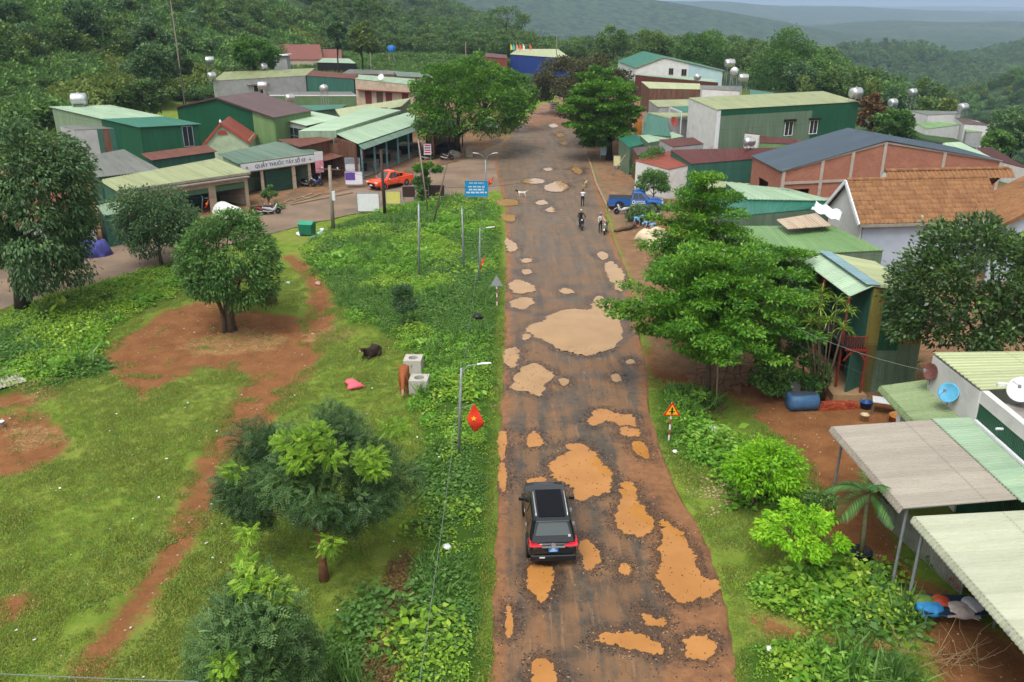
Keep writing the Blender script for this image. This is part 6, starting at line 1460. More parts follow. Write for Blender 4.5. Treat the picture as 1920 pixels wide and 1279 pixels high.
# taller rear roof and the wing on the right, same tiles
Pw = R6A + ux * 8.6 - uy * .2; wing = V3((ux.x * 5.2, ux.y * 5.2, 2.6)); wl = uy * 3.0
wv = wing.normalized()
lay_tiles(T6, Pw - uy * 1.6 - o + V3((0, 0, .05)), -uy * -1.0, wv * 1.0, 14, int(wing.length / .4) + 1, 0, rr) if 0 else None
roof_sheet(T6, Pw + wl + V3((0, 0, .06)), Pw - uy * 2.2 + V3((0, 0, .06)), Pw - uy * 2.2 + wing + V3((0, 0, .06)), Pw + wl + wing + V3((0, 0, .06)), tilem[0], .335, .06, name='wing_roof')
wall(T6, Pw - uy * 1.9 + ux * .3, Pw - uy * 1.9 + ux * 6.2, -.1, hz + .1, hz + 2.7, W['lav'], name='wing_wall')
mb = MB(); mb.bar(Pw - uy * 2.25 - o, Pw - uy * 2.25 + wing - o, .12, .28); mb.build('wing_bargeboard', tilem[3], T6)
P2 = R6A + ux * 3.2 + slope * .98; up2 = slope * .22; roof_sheet(T6, P2, P2 + ux * 10, P2 + ux * 10 + up2, P2 + up2, tilem[0], .335, .06, name='upper_slope')
for k in range(23):
 q = P2 + up2 + ux * (k * .42) - o + V3((0, 0, .03)); mb = MB(); mb.tube([q, q + ux * .46], [.15, .13], 8); mb.build('ridge_tile', tilem[(k + 1) % 4], T6)
P3 = P2 + up2; roof_sheet(T6, P3 + ux * 10 + uy * 3 - V3((0, 0, 2.6)), P3 + uy * 3 - V3((0, 0, 2.6)), P3, P3 + ux * 10, tilem[1], .335, .05, name='upper_back_slope')
mb = MB(); mb.add([P2 - o, P2 + uy * 1.2 - o, P2 + up2 - o], [(0, 1, 2)]); mb.build('upper_gable', MAT['white_paint'], T6)

# ---- green roofs in front of the tile house
shed('green_roof_house', 'wide low green sheet roof in front of the orange tile house', at(1392, 482, 3.0), at(1658, 470, 3.0), at(1372, 424, 3.6), S['lgreenwall'], S['gwall'], C=at(1562, 424, 3.6), pitch=.3, inset=.12)
shed('green_roof_house', 'teal roof with a pale upper part behind the almond tree', at(1352, 408, 3.8), at(1530, 392, 3.6), at(1336, 366, 4.1), S['teal'], S['gwall'], C=at(1570, 376, 4.2), pitch=.3, inset=.1)
shed('green_roof_house', 'pale mint roof with a teal edge beside the brick warehouse', at(1403, 374, 4.2), at(1566, 377, 4.2), at(1360, 343, 4.6), S['mint'], S['tealwall'], C=at(1478, 354, 4.7), pitch=.3, inset=.1)
shed('green_roof_house', 'narrow yellow-green roof beneath the teal wall', at(1328, 356, 3.9), at(1358, 352, 3.9), at(1322, 337, 4.1), S['olive'], S['tealwall'], C=at(1406, 345, 4.2), pitch=.3, inset=.1)
rs = house('rusty_sheets', 'rust-streaked translucent roof sheets lying on the green roofs', [at(1455, 412, 3.7), at(1560, 425, 3.7)], 'roof sheets')
roof_sheet(rs, at(1478, 430, 3.9), at(1560, 424, 3.9), at(1530, 400, 4.2), at(1456, 412, 4.2), sheet('pale_rust_streaked_sheet', lin(206, 190, 168), lin(180, 150, 120), rust=.35, dirt=.1), .25)
tp = MB(); q = [at(1520, 394, 4.3), at(1572, 416, 4.1), at(1580, 398, 4.4), at(1530, 380, 4.7)]; n_ = 8; vs = []
for j in range(n_ + 1):
 for i in range(n_ + 1):
  p = q[0].lerp(q[1], i / n_).lerp(q[3].lerp(q[2], i / n_), j / n_); vs.append(p + V3((0, 0, .1 * math.sin(i * 1.9 + j) + .07 * math.cos(j * 2.3))))
tp.add(vs, [(j * (n_ + 1) + i, j * (n_ + 1) + i + 1, (j + 1) * (n_ + 1) + i + 1, (j + 1) * (n_ + 1) + i) for j in range(n_) for i in range(n_)])
tpo = tp.build('tarpaulin', paint('white_tarpaulin', lin(220, 228, 232), .4, .05, 2), None, True); md = tpo.modifiers.new('thick', 'SOLIDIFY'); md.thickness = .02; tag(tpo, 'crumpled white tarpaulin lying on the green roofs by the tile house', 'tarpaulin')
# ---- mint house with striped walls
Lh, Rh = at(1592, 556, 5.2), at(1745, 556, 5.2); dph = V3((at(1506, 491, 5.2) - at(1592, 556, 5.2)))
R8 = gable('striped_house', 'mint roofed house with yellow and green striped sheet walls and a vine-hung porch', Lh, Rh, 5.75, dph, S['mint_l'], S['ochre'], peak_t=.28, inset=.15, sides='rb', ridge_m=None, roof_r=S['paleyel'], pitch=.22)
o = R8.location; pk = Lh.lerp(Rh, .28); pk.z = 5.8
roof_sheet(R8, pk + V3((.35, -.02, .0)), pk + dph + V3((.35, 0, .0)), pk + dph + V3((-.35, 0, .04)), pk + V3((-.35, -.02, .04)), S['bluecap'], .4, .01, name='ridge_sheet')
P = Lh.lerp(Rh, .30) + V3((0, .15, 0)); Q_ = Rh + V3((-.1, .15, 0)); zc = lambda t: 5.66 - (5.66 - 5.16) * (t - .3) / .7
segs = [(.30, .46, 'yellowwall', 2.6, 9), (.46, .72, 'dgreen', 2.3, 9), (.72, 1.0, 'yellowwall', 2.6, 9), (.30, .46, 'ochre', -.1, 2.6), (.46, .72, 'gwall', -.1, 2.3), (.72, 1.0, 'gwall', -.1, 2.6)]
for t0, t1, mm, z0, z1 in segs:
 a_ = Lh.lerp(Rh, t0) + V3((0, .15, 0)); b_ = Lh.lerp(Rh, t1) + V3((0, .15, 0)); wall(R8, a_, b_, z0, min(z1, zc(t0)), min(z1, zc(t1)), S[mm], name='wall_panel', thick=.1)
wall(R8, pk + V3((.1, .2, 0)), pk + dph, -.1, 5.6, 5.6, S['tealwall'], openings=[(1.6, 4.2, -.1, 2.3)], name='inner_wall', thick=.1)
P = Lh.lerp(Rh, .30); wall(R8, P + V3((-.9, -.55, 0)), P + V3((0, .1, 0)), -.1, 2.4, 2.4, S['tealwall'], name='blue_panel', thick=.08)
mb = MB(); fl = [Lh + V3((-.4, -.9, 0)), Lh.lerp(Rh, .32) + V3((0, -.9, 0)), pk + dph, Lh + dph]; mb.hexa([V3((q.x, q.y, -.1)) - o for q in fl] + [V3((q.x, q.y, .3)) - o for q in fl]); mb.build('porch_floor', W['tile'], R8)
for q in (Lh + V3((.05, .1, 0)), Lh.lerp(Rh, .26) + V3((0, -.6, 0)), Lh + dph * .5, Lh + dph * .95):
 mb = MB(); mb.bar(V3((q.x, q.y, .25)) - o, V3((q.x, q.y, 2.7 if q.y < Lh.y else 5.1)) - o, .1); mb.build('porch_post', W['redpost'], R8)
mb = MB(); q0, q1 = Lh + V3((0, -.5, 0)), Lh.lerp(Rh, .26) + V3((0, -.6, 0)); q0.z = q1.z = 2.6; mb.bar(q0 - o, q1 - o, .1, .12); q0.z = q1.z = 3.3; mb.bar(q0 - o, q1 - o, .05, .05)
for k in range(9): q = q0.lerp(q1, (k + .5) / 9); mb.bar(V3((q.x, q.y, 2.6)) - o, V3((q.x, q.y, 3.3)) - o, .03)
pts = [q0.lerp(q1, k / 8) for k in range(9)]
for k in range(9): pts[k].z = 2.0 + .55 * math.sin(PI * k / 8)
mb.tube([p - o for p in pts], .05, 6); mb.build('balcony_rail', W['redpost'], R8)
mb = MB(); q0.z = q1.z = 2.62; fl = [q0, q1, q1 + dph * .8 + V3((0, .3, 0)), q0 + dph * .8 + V3((0, .3, 0))]; mb.hexa([V3((q.x, q.y, 2.5)) - o for q in fl] + [V3((q.x, q.y, 2.66)) - o for q in fl]); mb.build('upper_floor', W['dark'], R8)
# ---- nearest house at the lower right, with its awnings
N9 = house('white_house_with_awnings', 'white house with wide sheet awnings and green fascia at the lower right', [V3((17.5, 32, 0)), V3((24, 32, 0)), V3((24, 12, 0)), V3((17.5, 12, 0))]); o = N9.location
X0 = 17.35
roof_sheet(N9, V3((12.35, 29.5, 3.3)), V3((12.65, 23.75, 3.3)), V3((16.3, 23.65, 3.72)), V3((16.1, 29.25, 3.72)), S['pinkgrey'], .17, .035, name='front_awning')
roof_sheet(N9, V3((16.02, 29.28, 3.76)), V3((16.22, 23.4, 3.76)), V3((17.4, 23.4, 4.0)), V3((17.3, 28.9, 4.0)), S['mint'], .17, .03, name='upper_awning')
roof_sheet(N9, V3((12.95, 23.55, 3.12)), V3((13.75, 9.0, 3.12)), V3((19.5, 9.0, 3.75)), V3((19.0, 23.2, 3.75)), S['cream'], .17, .035, name='side_awning')
roof_sheet(N9, V3((15.85, 33.5, 3.2)), V3((15.8, 29.9, 3.2)), V3((17.5, 29.4, 3.75)), V3((17.7, 33.0, 3.75)), S['leafy'], .17, .035, name='rear_awning')
# curled lower edges of the awnings
for (a_, b_, mt) in ((V3((12.35, 29.5, 3.3)), V3((12.65, 23.75, 3.3)), S['pinkgrey']), (V3((12.95, 23.55, 3.12)), V3((13.75, 9.0, 3.12)), S['cream']), (V3((15.85, 33.5, 3.2)), V3((15.8, 29.9, 3.2)), S['leafy'])):
 roof_sheet(N9, a_ + V3((-.07, 0, -.2)), b_ + V3((-.07, 0, -.2)), b_ + V3((.0, 0, .0)), a_ + V3((.0, 0, .0)), mt, .17, .035, name='curled_edge')
wall(N9, V3((X0, 32.3, 0)), V3((X0 + .02, 28.6, 0)), -.1, 5.1, 5.2, W['white'], name='white_wall', thick=.2)
wall(N9, V3((X0 + .05, 28.6, 0)), V3((X0 + .1, 10, 0)), -.1, 4.75, 4.75, S['dgreen'], name='green_fascia_wall', thick=.1)
wall(N9, V3((X0 + .1, 28.6, 0)), V3((X0 + .15, 10, 0)), 4.75, 5.25, 5.25, W['white'], name='parapet', thick=.26)
mb = MB(); mb.bar(V3((X0 - .08, 28.5, 4.06)) - o, V3((X0 - .03, 10, 4.06)) - o, .12, .1); mb.build('gutter', MAT['white_paint'], N9)
roof_sheet(N9, V3((X0 - .1, 32.4, 5.22)), V3((X0 - .1, 28.6, 5.3)), V3((23, 28.2, 5.75)), V3((23, 31.4, 5.7)), S['paleyel'], .3, .03, name='rear_roof')
mb = MB(); mb.hexa([V3(p) - o for p in ((X0 + .2, 10, 4.6), (23, 10, 4.6), (23, 28.4, 4.6), (X0 + .2, 28.4, 4.6), (X0 + .2, 10, 4.8), (23, 10, 4.8), (23, 28.4, 4.8), (X0 + .2, 28.4, 4.8))]); mb.build('flat_roof', paint('black_stained_concrete', lin(150, 146, 140), .9, .3, .8, grime=.9, grime_c=lin(52, 48, 44)), N9)
wall(N9, V3((X0, 32.3, 0)), V3((23, 31.3, 0)), -.1, 5.1, 5.5, W['white'], name='back_wall'); mb = MB(); mb.tube([V3((X0 - .25, 26.9, 4.55)) - o, V3((X0 + .4, 26.95, 4.5)) - o], .05, 8); mb.build('drain_pipe', MAT['white_paint'], N9)
mb = MB(); mb.bar(V3((X0 + .6, 28.75, 5.42)) - o, V3((X0 + 2.6, 28.6, 5.45)) - o, .14, .12); mb.build('roof_coping', MAT['white_paint'], N9)
for k, (x, y) in enumerate(((12.75, 29.25), (12.95, 24.0), (13.05, 23.0), (13.2, 16.9))):
 mb = MB(); mb.tube([V3((x, y, -.1)) - o, V3((x, y, 3.12)) - o], .05, 10); mb.build('awning_post', MAT['galvanised_grey'], N9)
mb = MB(); mb.bar(V3((16.05, 31.4, -.1)) - o, V3((16.0, 31.4, 3.2)) - o, .32); mb.build('white_pillar', MAT['white_paint'], N9)
for y in (29.0, 27.1, 25.2, 23.9, 22.8, 20.5, 18.2, 16):
 mb = MB(); x0 = 12.7 if y > 23.7 else 13.1; mb.bar(V3((x0, y, 3.18 if y > 23.7 else 3.02)) - o, V3((17.2, y, 3.68 if y > 23.7 else 3.45)) - o, .05, .08); mb.build('awning_rafter', MAT['galvanised_grey'], N9)
# paling fence under the awning, each pale a part
fc = empty('paling_fence', (14.2, 21, 0), 0, 'pale paling fence standing on red soil under the side awning', 'fence'); fa, fb = V3((14.15, 28.2, 0)), V3((15.1, 23.6, 0)); fd = (fb - fa)
pm = paint('weathered_pale', lin(168, 170, 158), .8, .12, 3, grime=.3)
for k in range(42):
 q = fa + fd * (k / 41) - fc.location; mb = MB(); mb.bar(q + V3((0, 0, -.05)), q + V3((0, 0, 1.2 + .04 * math.sin(k * 2.1))), .07, .025); mb.build('pale', pm, fc)
mb = MB()
for z in (.3, .95): mb.bar(fa - fc.location + V3((.05, 0, z)), fb - fc.location + V3((.05, 0, z)), .05, .07)
mb.build('rail', pm, fc)
dish('brown satellite dish at the corner of the white wall', V3((17.15, 32.0, 4.0)), (-.9, -.35, .35), .36, paint('brown_dish', lin(112, 70, 64), .5), .5)
dish('sky blue satellite dish on the white wall', V3((17.05, 30.2, 3.85)), (-.75, -.55, .5), .4, paint('sky_blue_dish', lin(92, 172, 208), .45), .55)
dish('large white satellite dish on the stained flat roof', V3((18.6, 28.3, 4.8)), (-.6, -.6, .55), .48, MAT['white_paint'], .6)
# ================================================================ vehicles
def carpaint(name, c, rough=.22, dust=.25):
 if name in MAT: return MAT[name]
 g = NG(name); p = g.obj(); n = g.noise(1.6, 5, .6, p); sp = g.n('SeparateXYZ'); g.l(p, sp.inputs[0])
 splash = g.math('MULTIPLY', g.sstep(g.math('ADD', sp.outputs[2], g.math('MULTIPLY', n, .5)), 1.0, .35), dust * 2.2, True)   # mud thrown up from the road
 g.color(g.mix(splash, c, lin(126, 94, 64))); g.rough(g.mix(splash, (rough,) * 3, (.8,) * 3)); g.b.inputs['Coat Weight'].default_value = .25; g.b.inputs['Coat Roughness'].default_value = .08
 g.b.inputs['Specular IOR Level'].default_value = .5; MAT[name] = g.m; return g.m
chrome = paint('chrome_trim', lin(214, 216, 220), .2, .04, 4, metal=.7); tyre_m = paint('dusty_tyre', lin(44, 40, 37), .85, .25, 8); rim_m = paint('alloy_rim', lin(160, 162, 166), .35, .1, 6, metal=.6)
glass_m = NG('tinted_car_glass'); glass_m.color(lin(30, 36, 38)); glass_m.rough(.06); glass_m.b.inputs['Specular IOR Level'].default_value = .7; glass_m = glass_m.m
glass_r = NG('rear_car_glass'); glass_r.color(lin(58, 68, 68)); glass_r.rough(.10); glass_r.b.inputs['Specular IOR Level'].default_value = .9; glass_r = glass_r.m
lamp_r = paint('red_lamp_lens', lin(206, 24, 40), .2, .1, 5, spec=.6); lamp_w = paint('clear_lamp_lens', lin(222, 224, 226), .15, .05, 5, spec=.6); blackp = paint('black_plastic', lin(32, 33, 35), .5, .15, 5)
def wheel(parent, x, y, r, w, side):
 mb = MB(); mb.lathe([(r * .62, -w / 2), (r * .93, -w / 2), (r, -w / 2 + .04), (r, w / 2 - .04), (r * .93, w / 2), (r * .62, w / 2)], (x, y, r), 22, 'x')
 wh = mb.build('wheel', tyre_m, parent, smooth=False); rm = MB(); xx = x + side * (w / 2 - .015)
 rm.lathe([(r * .62, xx - .02), (r * .62, xx), (r * .55, xx + .005 * side)] if side > 0 else [(r * .55, xx - .005), (r * .62, xx), (r * .62, xx + .02)], (0, y, r), 20, 'x')
 for k in range(5):
  a = 2 * PI * k / 5; rm.bar((xx + side * .012, y, r), (xx + side * .012, y + math.cos(a) * r * .56, r + math.sin(a) * r * .56), .05, .07)
 rm.build('rim', rim_m, wh); return wh
def ring(y, w, zb, zt, crown=.03, tuck=.88):
 """half-symmetric body section at y"""
 h = [(w * tuck, zb), (w * .985, zb + .12), (w, (zb + zt) * .48), (w * .985, zt - .14), (w * .93, zt - .02), (w * .5, zt + crown), (0, zt + crown * 1.25)]
 return [V3((x, y, z)) for x, z in h] + [V3((-x, y, z)) for x, z in h[-2::-1]]
def greenhouse(mb, belt, roof):
 """belt / roof: (y_back, y_front, half width, z); roof gets a softly rounded top"""
 (b0, b1, bw, bz), (r0, r1, rw, rz) = belt, roof
 lev = [(0, bz - .12), (0, bz), (.5, None), (.92, rz - .045), (1.02, rz), ]
 rings = []
 for t, z in ((0, bz - .15), (0.0, bz), (.5, bz + (rz - bz) * .5), (.93, rz - .05), (1.05, rz - .005), (1.35, rz + .018)):
  y0 = b0 + (r0 - b0) * t; y1 = b1 + (r1 - b1) * t; w = bw + (rw - bw) * t; c = .10
  rings.append([V3(p) for p in ((-w + c, y0, z), (w - c, y0, z), (w, y0 + c * 1.2, z), (w, y1 - c * 1.5, z), (w - c, y1, z), (-w + c, y1, z), (-w, y1 - c * 1.5, z), (-w, y0 + c * 1.2, z))])
 mb.loft(rings); return rings
def gh_point(belt, roof, face, s, t, off=.012):
 """a point on a greenhouse face: s along (0..1), t up (0..1)"""
 (b0, b1, bw, bz), (r0, r1, rw, rz) = belt, roof
 y0 = b0 + (r0 - b0) * t; y1 = b1 + (r1 - b1) * t; w = bw + (rw - bw) * t; z = bz + (rz - bz) * t
 if face == 'back': return V3((-w + 2 * w * s, y0 - off, z + off * .6))
 if face == 'front': return V3((-w + 2 * w * s, y1 + off, z + off * .6))
 sg = 1 if face == 'right' else -1
 return V3((sg * (w + off), y0 + (y1 - y0) * s, z))
def panel(belt, roof, face, pts, name, mat, parent, off=.014):
 q = [gh_point(belt, roof, face, s, t, off) for s, t in pts]; n = (q[1] - q[0]).cross(q[2] - q[0]).normalized() * .012
 mb = MB(); k = len(q); mb.add(q + [p - n for p in q], [tuple(range(k)), tuple(range(2 * k - 1, k - 1, -1))] + [(i, k + i, k + (i + 1) % k, (i + 1) % k) for i in range(k)]); return mb.build(name, mat, parent)
def suv(label, loc, rz):
 t = empty('suv', loc, rz, label, 'car'); pm = carpaint('black_car_paint', lin(22, 26, 30))
 W2 = .925
 st = [(-2.40, .80, .50, .92), (-2.34, .88, .42, 1.02), (-2.05, W2, .36, 1.10), (-1.2, W2, .34, 1.12), (0, W2 * .99, .34, 1.11), (.95, W2, .36, 1.10), (1.35, W2 * .99, .36, 1.09), (1.9, .90, .36, 1.04), (2.25, .84, .40, .96), (2.40, .70, .46, .82)]
 mb = MB(); mb.loft([ring(*s) for s in st]); belt, roof = (-2.26, 1.22, .885, 1.08), (-1.86, .30, .70, 1.80); greenhouse(mb, belt, roof); mb.build('body', pm, t, smooth=False, bevel=.02)
 panel(belt, roof, 'front', [(.08, .05), (.92, .05), (.88, .92), (.12, .92)], 'windscreen', glass_m, t); panel(belt, roof, 'back', [(.90, .30), (.10, .30), (.13, .90), (.87, .90)], 'rear_window', glass_r, t, .02)
 for f in ('right', 'left'):
  for (s0, s1, u0, u1) in ((.06, .26, .12, .27), (.29, .55, .29, .55), (.58, .86, .58, .80)): panel(belt, roof, f, [(s0, .08), (s1, .08), (u1, .86), (u0, .86)], 'side_window', glass_m, t)
 mb = MB(); mb.box((0, -.72, 1.822), (1.02, 1.95, .02)); mb.build('glass_roof_panel', paint('black_glass_roof', lin(12, 14, 20), .4, .1, 3, spec=.12), t)
 for sx in (-1, 1):
  mb = MB(); mb.tube([(sx * .60, -1.62, 1.80), (sx * .60, -1.5, 1.87), (sx * .61, .0, 1.88), (sx * .61, .14, 1.80)], [.025, .03, .03, .025], 8); mb.build('roof_rail', chrome, t, smooth=True)
  mb = MB(); mb.box((sx * 1.03, .78, 1.10), (.22, .10, .16)); mb.bar((sx * .9, .82, 1.05), (sx * .98, .8, 1.08), .05); mb.build('wing_mirror', blackp, t, bevel=.03)
  for y in (.05, -.92): mb = MB(); mb.box((sx * (W2 + .012), y, 1.0), (.03, .22, .04)); mb.build('door_handle', chrome, t)
  mb = MB()
  mb.prism([(-2.42, 1.0), (-2.30, .96), (-2.06, 1.04), (-1.95, 1.16), (-2.12, 1.12), (-2.36, 1.08)][::-1], sx * (W2 - .06) - .03, sx * (W2 - .06) + .05, 'yz'); mb.hexa([V3(p) for p in ((sx * .42 - .0, -2.43, .985), (sx * .86, -2.43, .98), (sx * .86, -2.28, .98), (sx * .42, -2.3, .985), (sx * .42, -2.40, 1.03), (sx * .87, -2.39, 1.065), (sx * .87, -2.25, 1.065), (sx * .42, -2.28, 1.03))]); mb.build('tail_lamp', lamp_r, t)
  mb = MB(); mb.box((sx * .60, 2.27, .78), (.34, .12, .10)); mb.build('headlamp', lamp_w, t)
  for y in (-1.40, 1.42):
   wheel(t, sx * .80, y, .385, .26, sx); mb = MB(); mb.lathe([(.47, sx * .90 - .06), (.47, sx * .90 + .032)], (0, y, .40), 22, 'x'); mb.build('wheel_arch', blackp, t)
 mb = MB(); mb.box((0, -2.445, .985), (.86, .05, .04)); mb.build('chrome_strip', chrome, t); mb = MB(); mb.lathe([(.09, -2.46), (.085, -2.44)], (0, 0, 1.08), 16, 'y'); mb.build('emblem', chrome, t)
 mb = MB(); mb.box((0, -2.44, .86), (.36, .03, .18)); pl = mb.build('number_plate', paint('blue_plate', lin(52, 132, 206), .4, .03), t)
 mb = MB()
 for z, n_, w_ in ((.905, 3, .035), (.825, 5, .03)):
  for k in range(n_): mb.box(((k - (n_ - 1) / 2) * .05, -2.458, z), (w_, .008, .05))
 mb.build('plate_characters', whl, pl)
 mb = MB(); mb.box((0, -2.36, .50), (1.72, .22, .26)); mb.box((0, -2.43, .60), (1.5, .12, .06)); mb.build('rear_bumper', blackp, t, bevel=.04); mb = MB(); mb.box((-.42, -2.50, .56), (.2, .02, .05)); mb.build('bumper_sticker', MAT['white_paint'], t)
 mb = MB(); mb.box((0, -1.86, 1.80), (1.28, .26, .05)); mb.build('spoiler', pm, t, bevel=.02); mb = MB(); mb.bar((.5, -2.34, 1.2), (.62, -2.2, 1.42), .03); mb.build('wiper', blackp, t) if 0 else None
 mb = MB(); mb.box((.62, -2.16, 1.29), (.09, .03, .09)); mb.build('window_sticker', MAT['white_paint'], t); return t
def pickup(label, loc, rz, color, cname, cover=False, marks=False):
 t = empty('pickup_truck', loc, rz, label, 'truck'); pm = carpaint(cname, color, dust=.3); W2 = .93
 st = [(-2.62, .90, .48, 1.06), (-2.55, W2, .42, 1.10), (-1.6, W2, .38, 1.12), (-.45, W2, .38, 1.12), (.6, W2, .38, 1.10), (1.35, W2, .40, 1.10), (1.9, .91, .42, 1.06), (2.4, .86, .45, .98), (2.62, .72, .5, .84)]
 # cab and bonnet
 mb = MB(); mb.loft([ring(*s) for s in st if s[0] >= -.5]); belt, roof = (-.48, 1.30, .88, 1.08), (-.30, .55, .70, 1.80); greenhouse(mb, belt, roof); mb.build('cab', pm, t, bevel=.02)
 mb = MB()
 for sx in (-1, 1): mb.box((sx * .86, -1.56, .79), (.14, 2.12, .70)); mb.box((sx * .80, -1.56, .80), (.04, 2.06, .6), mi=1)
 mb.box((0, -1.56, .60), (1.6, 2.06, .1), mi=1); mb.box((0, -.54, .8), (1.6, .08, .66), mi=0); mb.build('load_bed', [pm, blackp], t)
 mb = MB(); mb.box((0, -2.60, .80), (1.72, .07, .62)); mb.build('tailgate', pm, t, bevel=.02)
 if cover: mb = MB(); mb.box((0, -1.56, 1.16), (1.72, 2.1, .05)); mb.build('bed_cover', paint('black_bed_cover', lin(40, 48, 54), .6, .15, 3), t, bevel=.02)
 else:
  for sx in (-1, 1): mb = MB(); mb.tube([(sx * .62, -.95, 1.1), (sx * .6, -.62, 1.62), (sx * .3, -.58, 1.68)], .035, 8); mb.build('sport_bar', pm, t)
 panel(belt, roof, 'front', [(.08, .05), (.92, .05), (.88, .92), (.12, .92)], 'windscreen', glass_r, t); panel(belt, roof, 'back', [(.88, .15), (.12, .15), (.14, .9), (.86, .9)], 'rear_window', glass_m, t)
 for f in ('right', 'left'):
  for (s0, s1, u0, u1) in ((.08, .42, .10, .44), (.46, .86, .48, .80)): panel(belt, roof, f, [(s0, .08), (s1, .08), (u1, .86), (u0, .86)], 'side_window', glass_m, t)
 for sx in (-1, 1):
  mb = MB(); mb.box((sx * 1.04, .95, 1.14), (.22, .1, .17)); mb.bar((sx * .88, .98, 1.06), (sx * .96, .96, 1.1), .05); mb.build('wing_mirror', chrome if not cover else pm, t, bevel=.03)
  mb = MB(); mb.box((sx * .86, -2.60, .92), (.13, .10, .34)); mb.build('tail_lamp', lamp_r, t); mb = MB(); mb.box((sx * .66, 2.5, .86), (.38, .16, .13)); mb.build('headlamp', lamp_w, t)
  for y in (.1, -.35): mb = MB(); mb.box((sx * (W2 + .012), y, 1.0), (.03, .2, .04)); mb.build('door_handle', chrome, t)
  for y in (-1.55, 1.62):
   wheel(t, sx * .82, y, .40, .27, sx); mb = MB(); mb.lathe([(.49, sx * .90 - .05), (.49, sx * .90 + .038)], (0, y, .42), 22, 'x'); mb.build('wheel_arch', blackp if cover else pm, t)
  mb = MB(); mb.box((sx * .92, .1, .42), (.12, 1.9, .06)); mb.build('side_step', blackp, t)
 mb = MB(); mb.box((0, 2.60, .66), (1.2, .1, .26)); mb.box((0, 2.64, .78), (1.0, .05, .06)); mb.build('grille', blackp, t); mb = MB(); mb.box((0, -2.68, .50), (1.66, .16, .16)); mb.build('rear_bumper', chrome if not cover else blackp, t, bevel=.03)
 mb = MB(); mb.box((0, 2.66, .58), (.4, .02, .14)); mb.build('number_plate', MAT['white_paint'], t)
 mb = MB(); mb.box((0, .15, 1.83), (1.0, .85, .02)); mb.build('roof_panel', pm, t)
 if marks:     # round mark and two lines of lettering on the door
  for sx in (1, -1):
   x = sx * (W2 + .02); mb = MB(); n = 14
   mb.add([(x, -.22 + r_ * math.cos(2 * PI * k / n), .86 + r_ * math.sin(2 * PI * k / n)) for r_ in (.17, .10) for k in range(n)], [(k, (k + 1) % n, n + (k + 1) % n, n + k) for k in range(n)]); mb.build('door_mark', whl, t)
   mb = MB();
   for row, z in enumerate((.93, .80)):
    for k in range(7 if row == 0 else 9): mb.box((x, .08 + k * (.12 if row == 0 else .10), z), (.006, .08, .075 if row == 0 else .06))
   mb.build('door_lettering', whl, t)
 return t
c0 = at(1033, 1062); suv_o = suv('black SUV driving away along the muddy road', V3((1.34, 27.25, .02)), R(2.6)); suv_o.scale = (.93,) * 3
pa, pb_ = at(752, 349), at(707, 358); hd = (pb_ - pa); pickup('bright orange pickup truck parked at the street junction', (pa + pb_) / 2 + V3((0, .8, .0)), math.atan2(hd.y, hd.x) - PI / 2, lin(232, 74, 34), 'orange_car_paint')
pa, pb_ = at(1160, 400), at(1228, 402); hd = pb_ - pa; pickup('blue pickup truck with a black bed cover under the roadside trees', at(1192, 396) + V3((.1, .9, .0)), math.atan2(hd.y, hd.x) - PI / 2, lin(34, 84, 152), 'blue_car_paint', True, True)
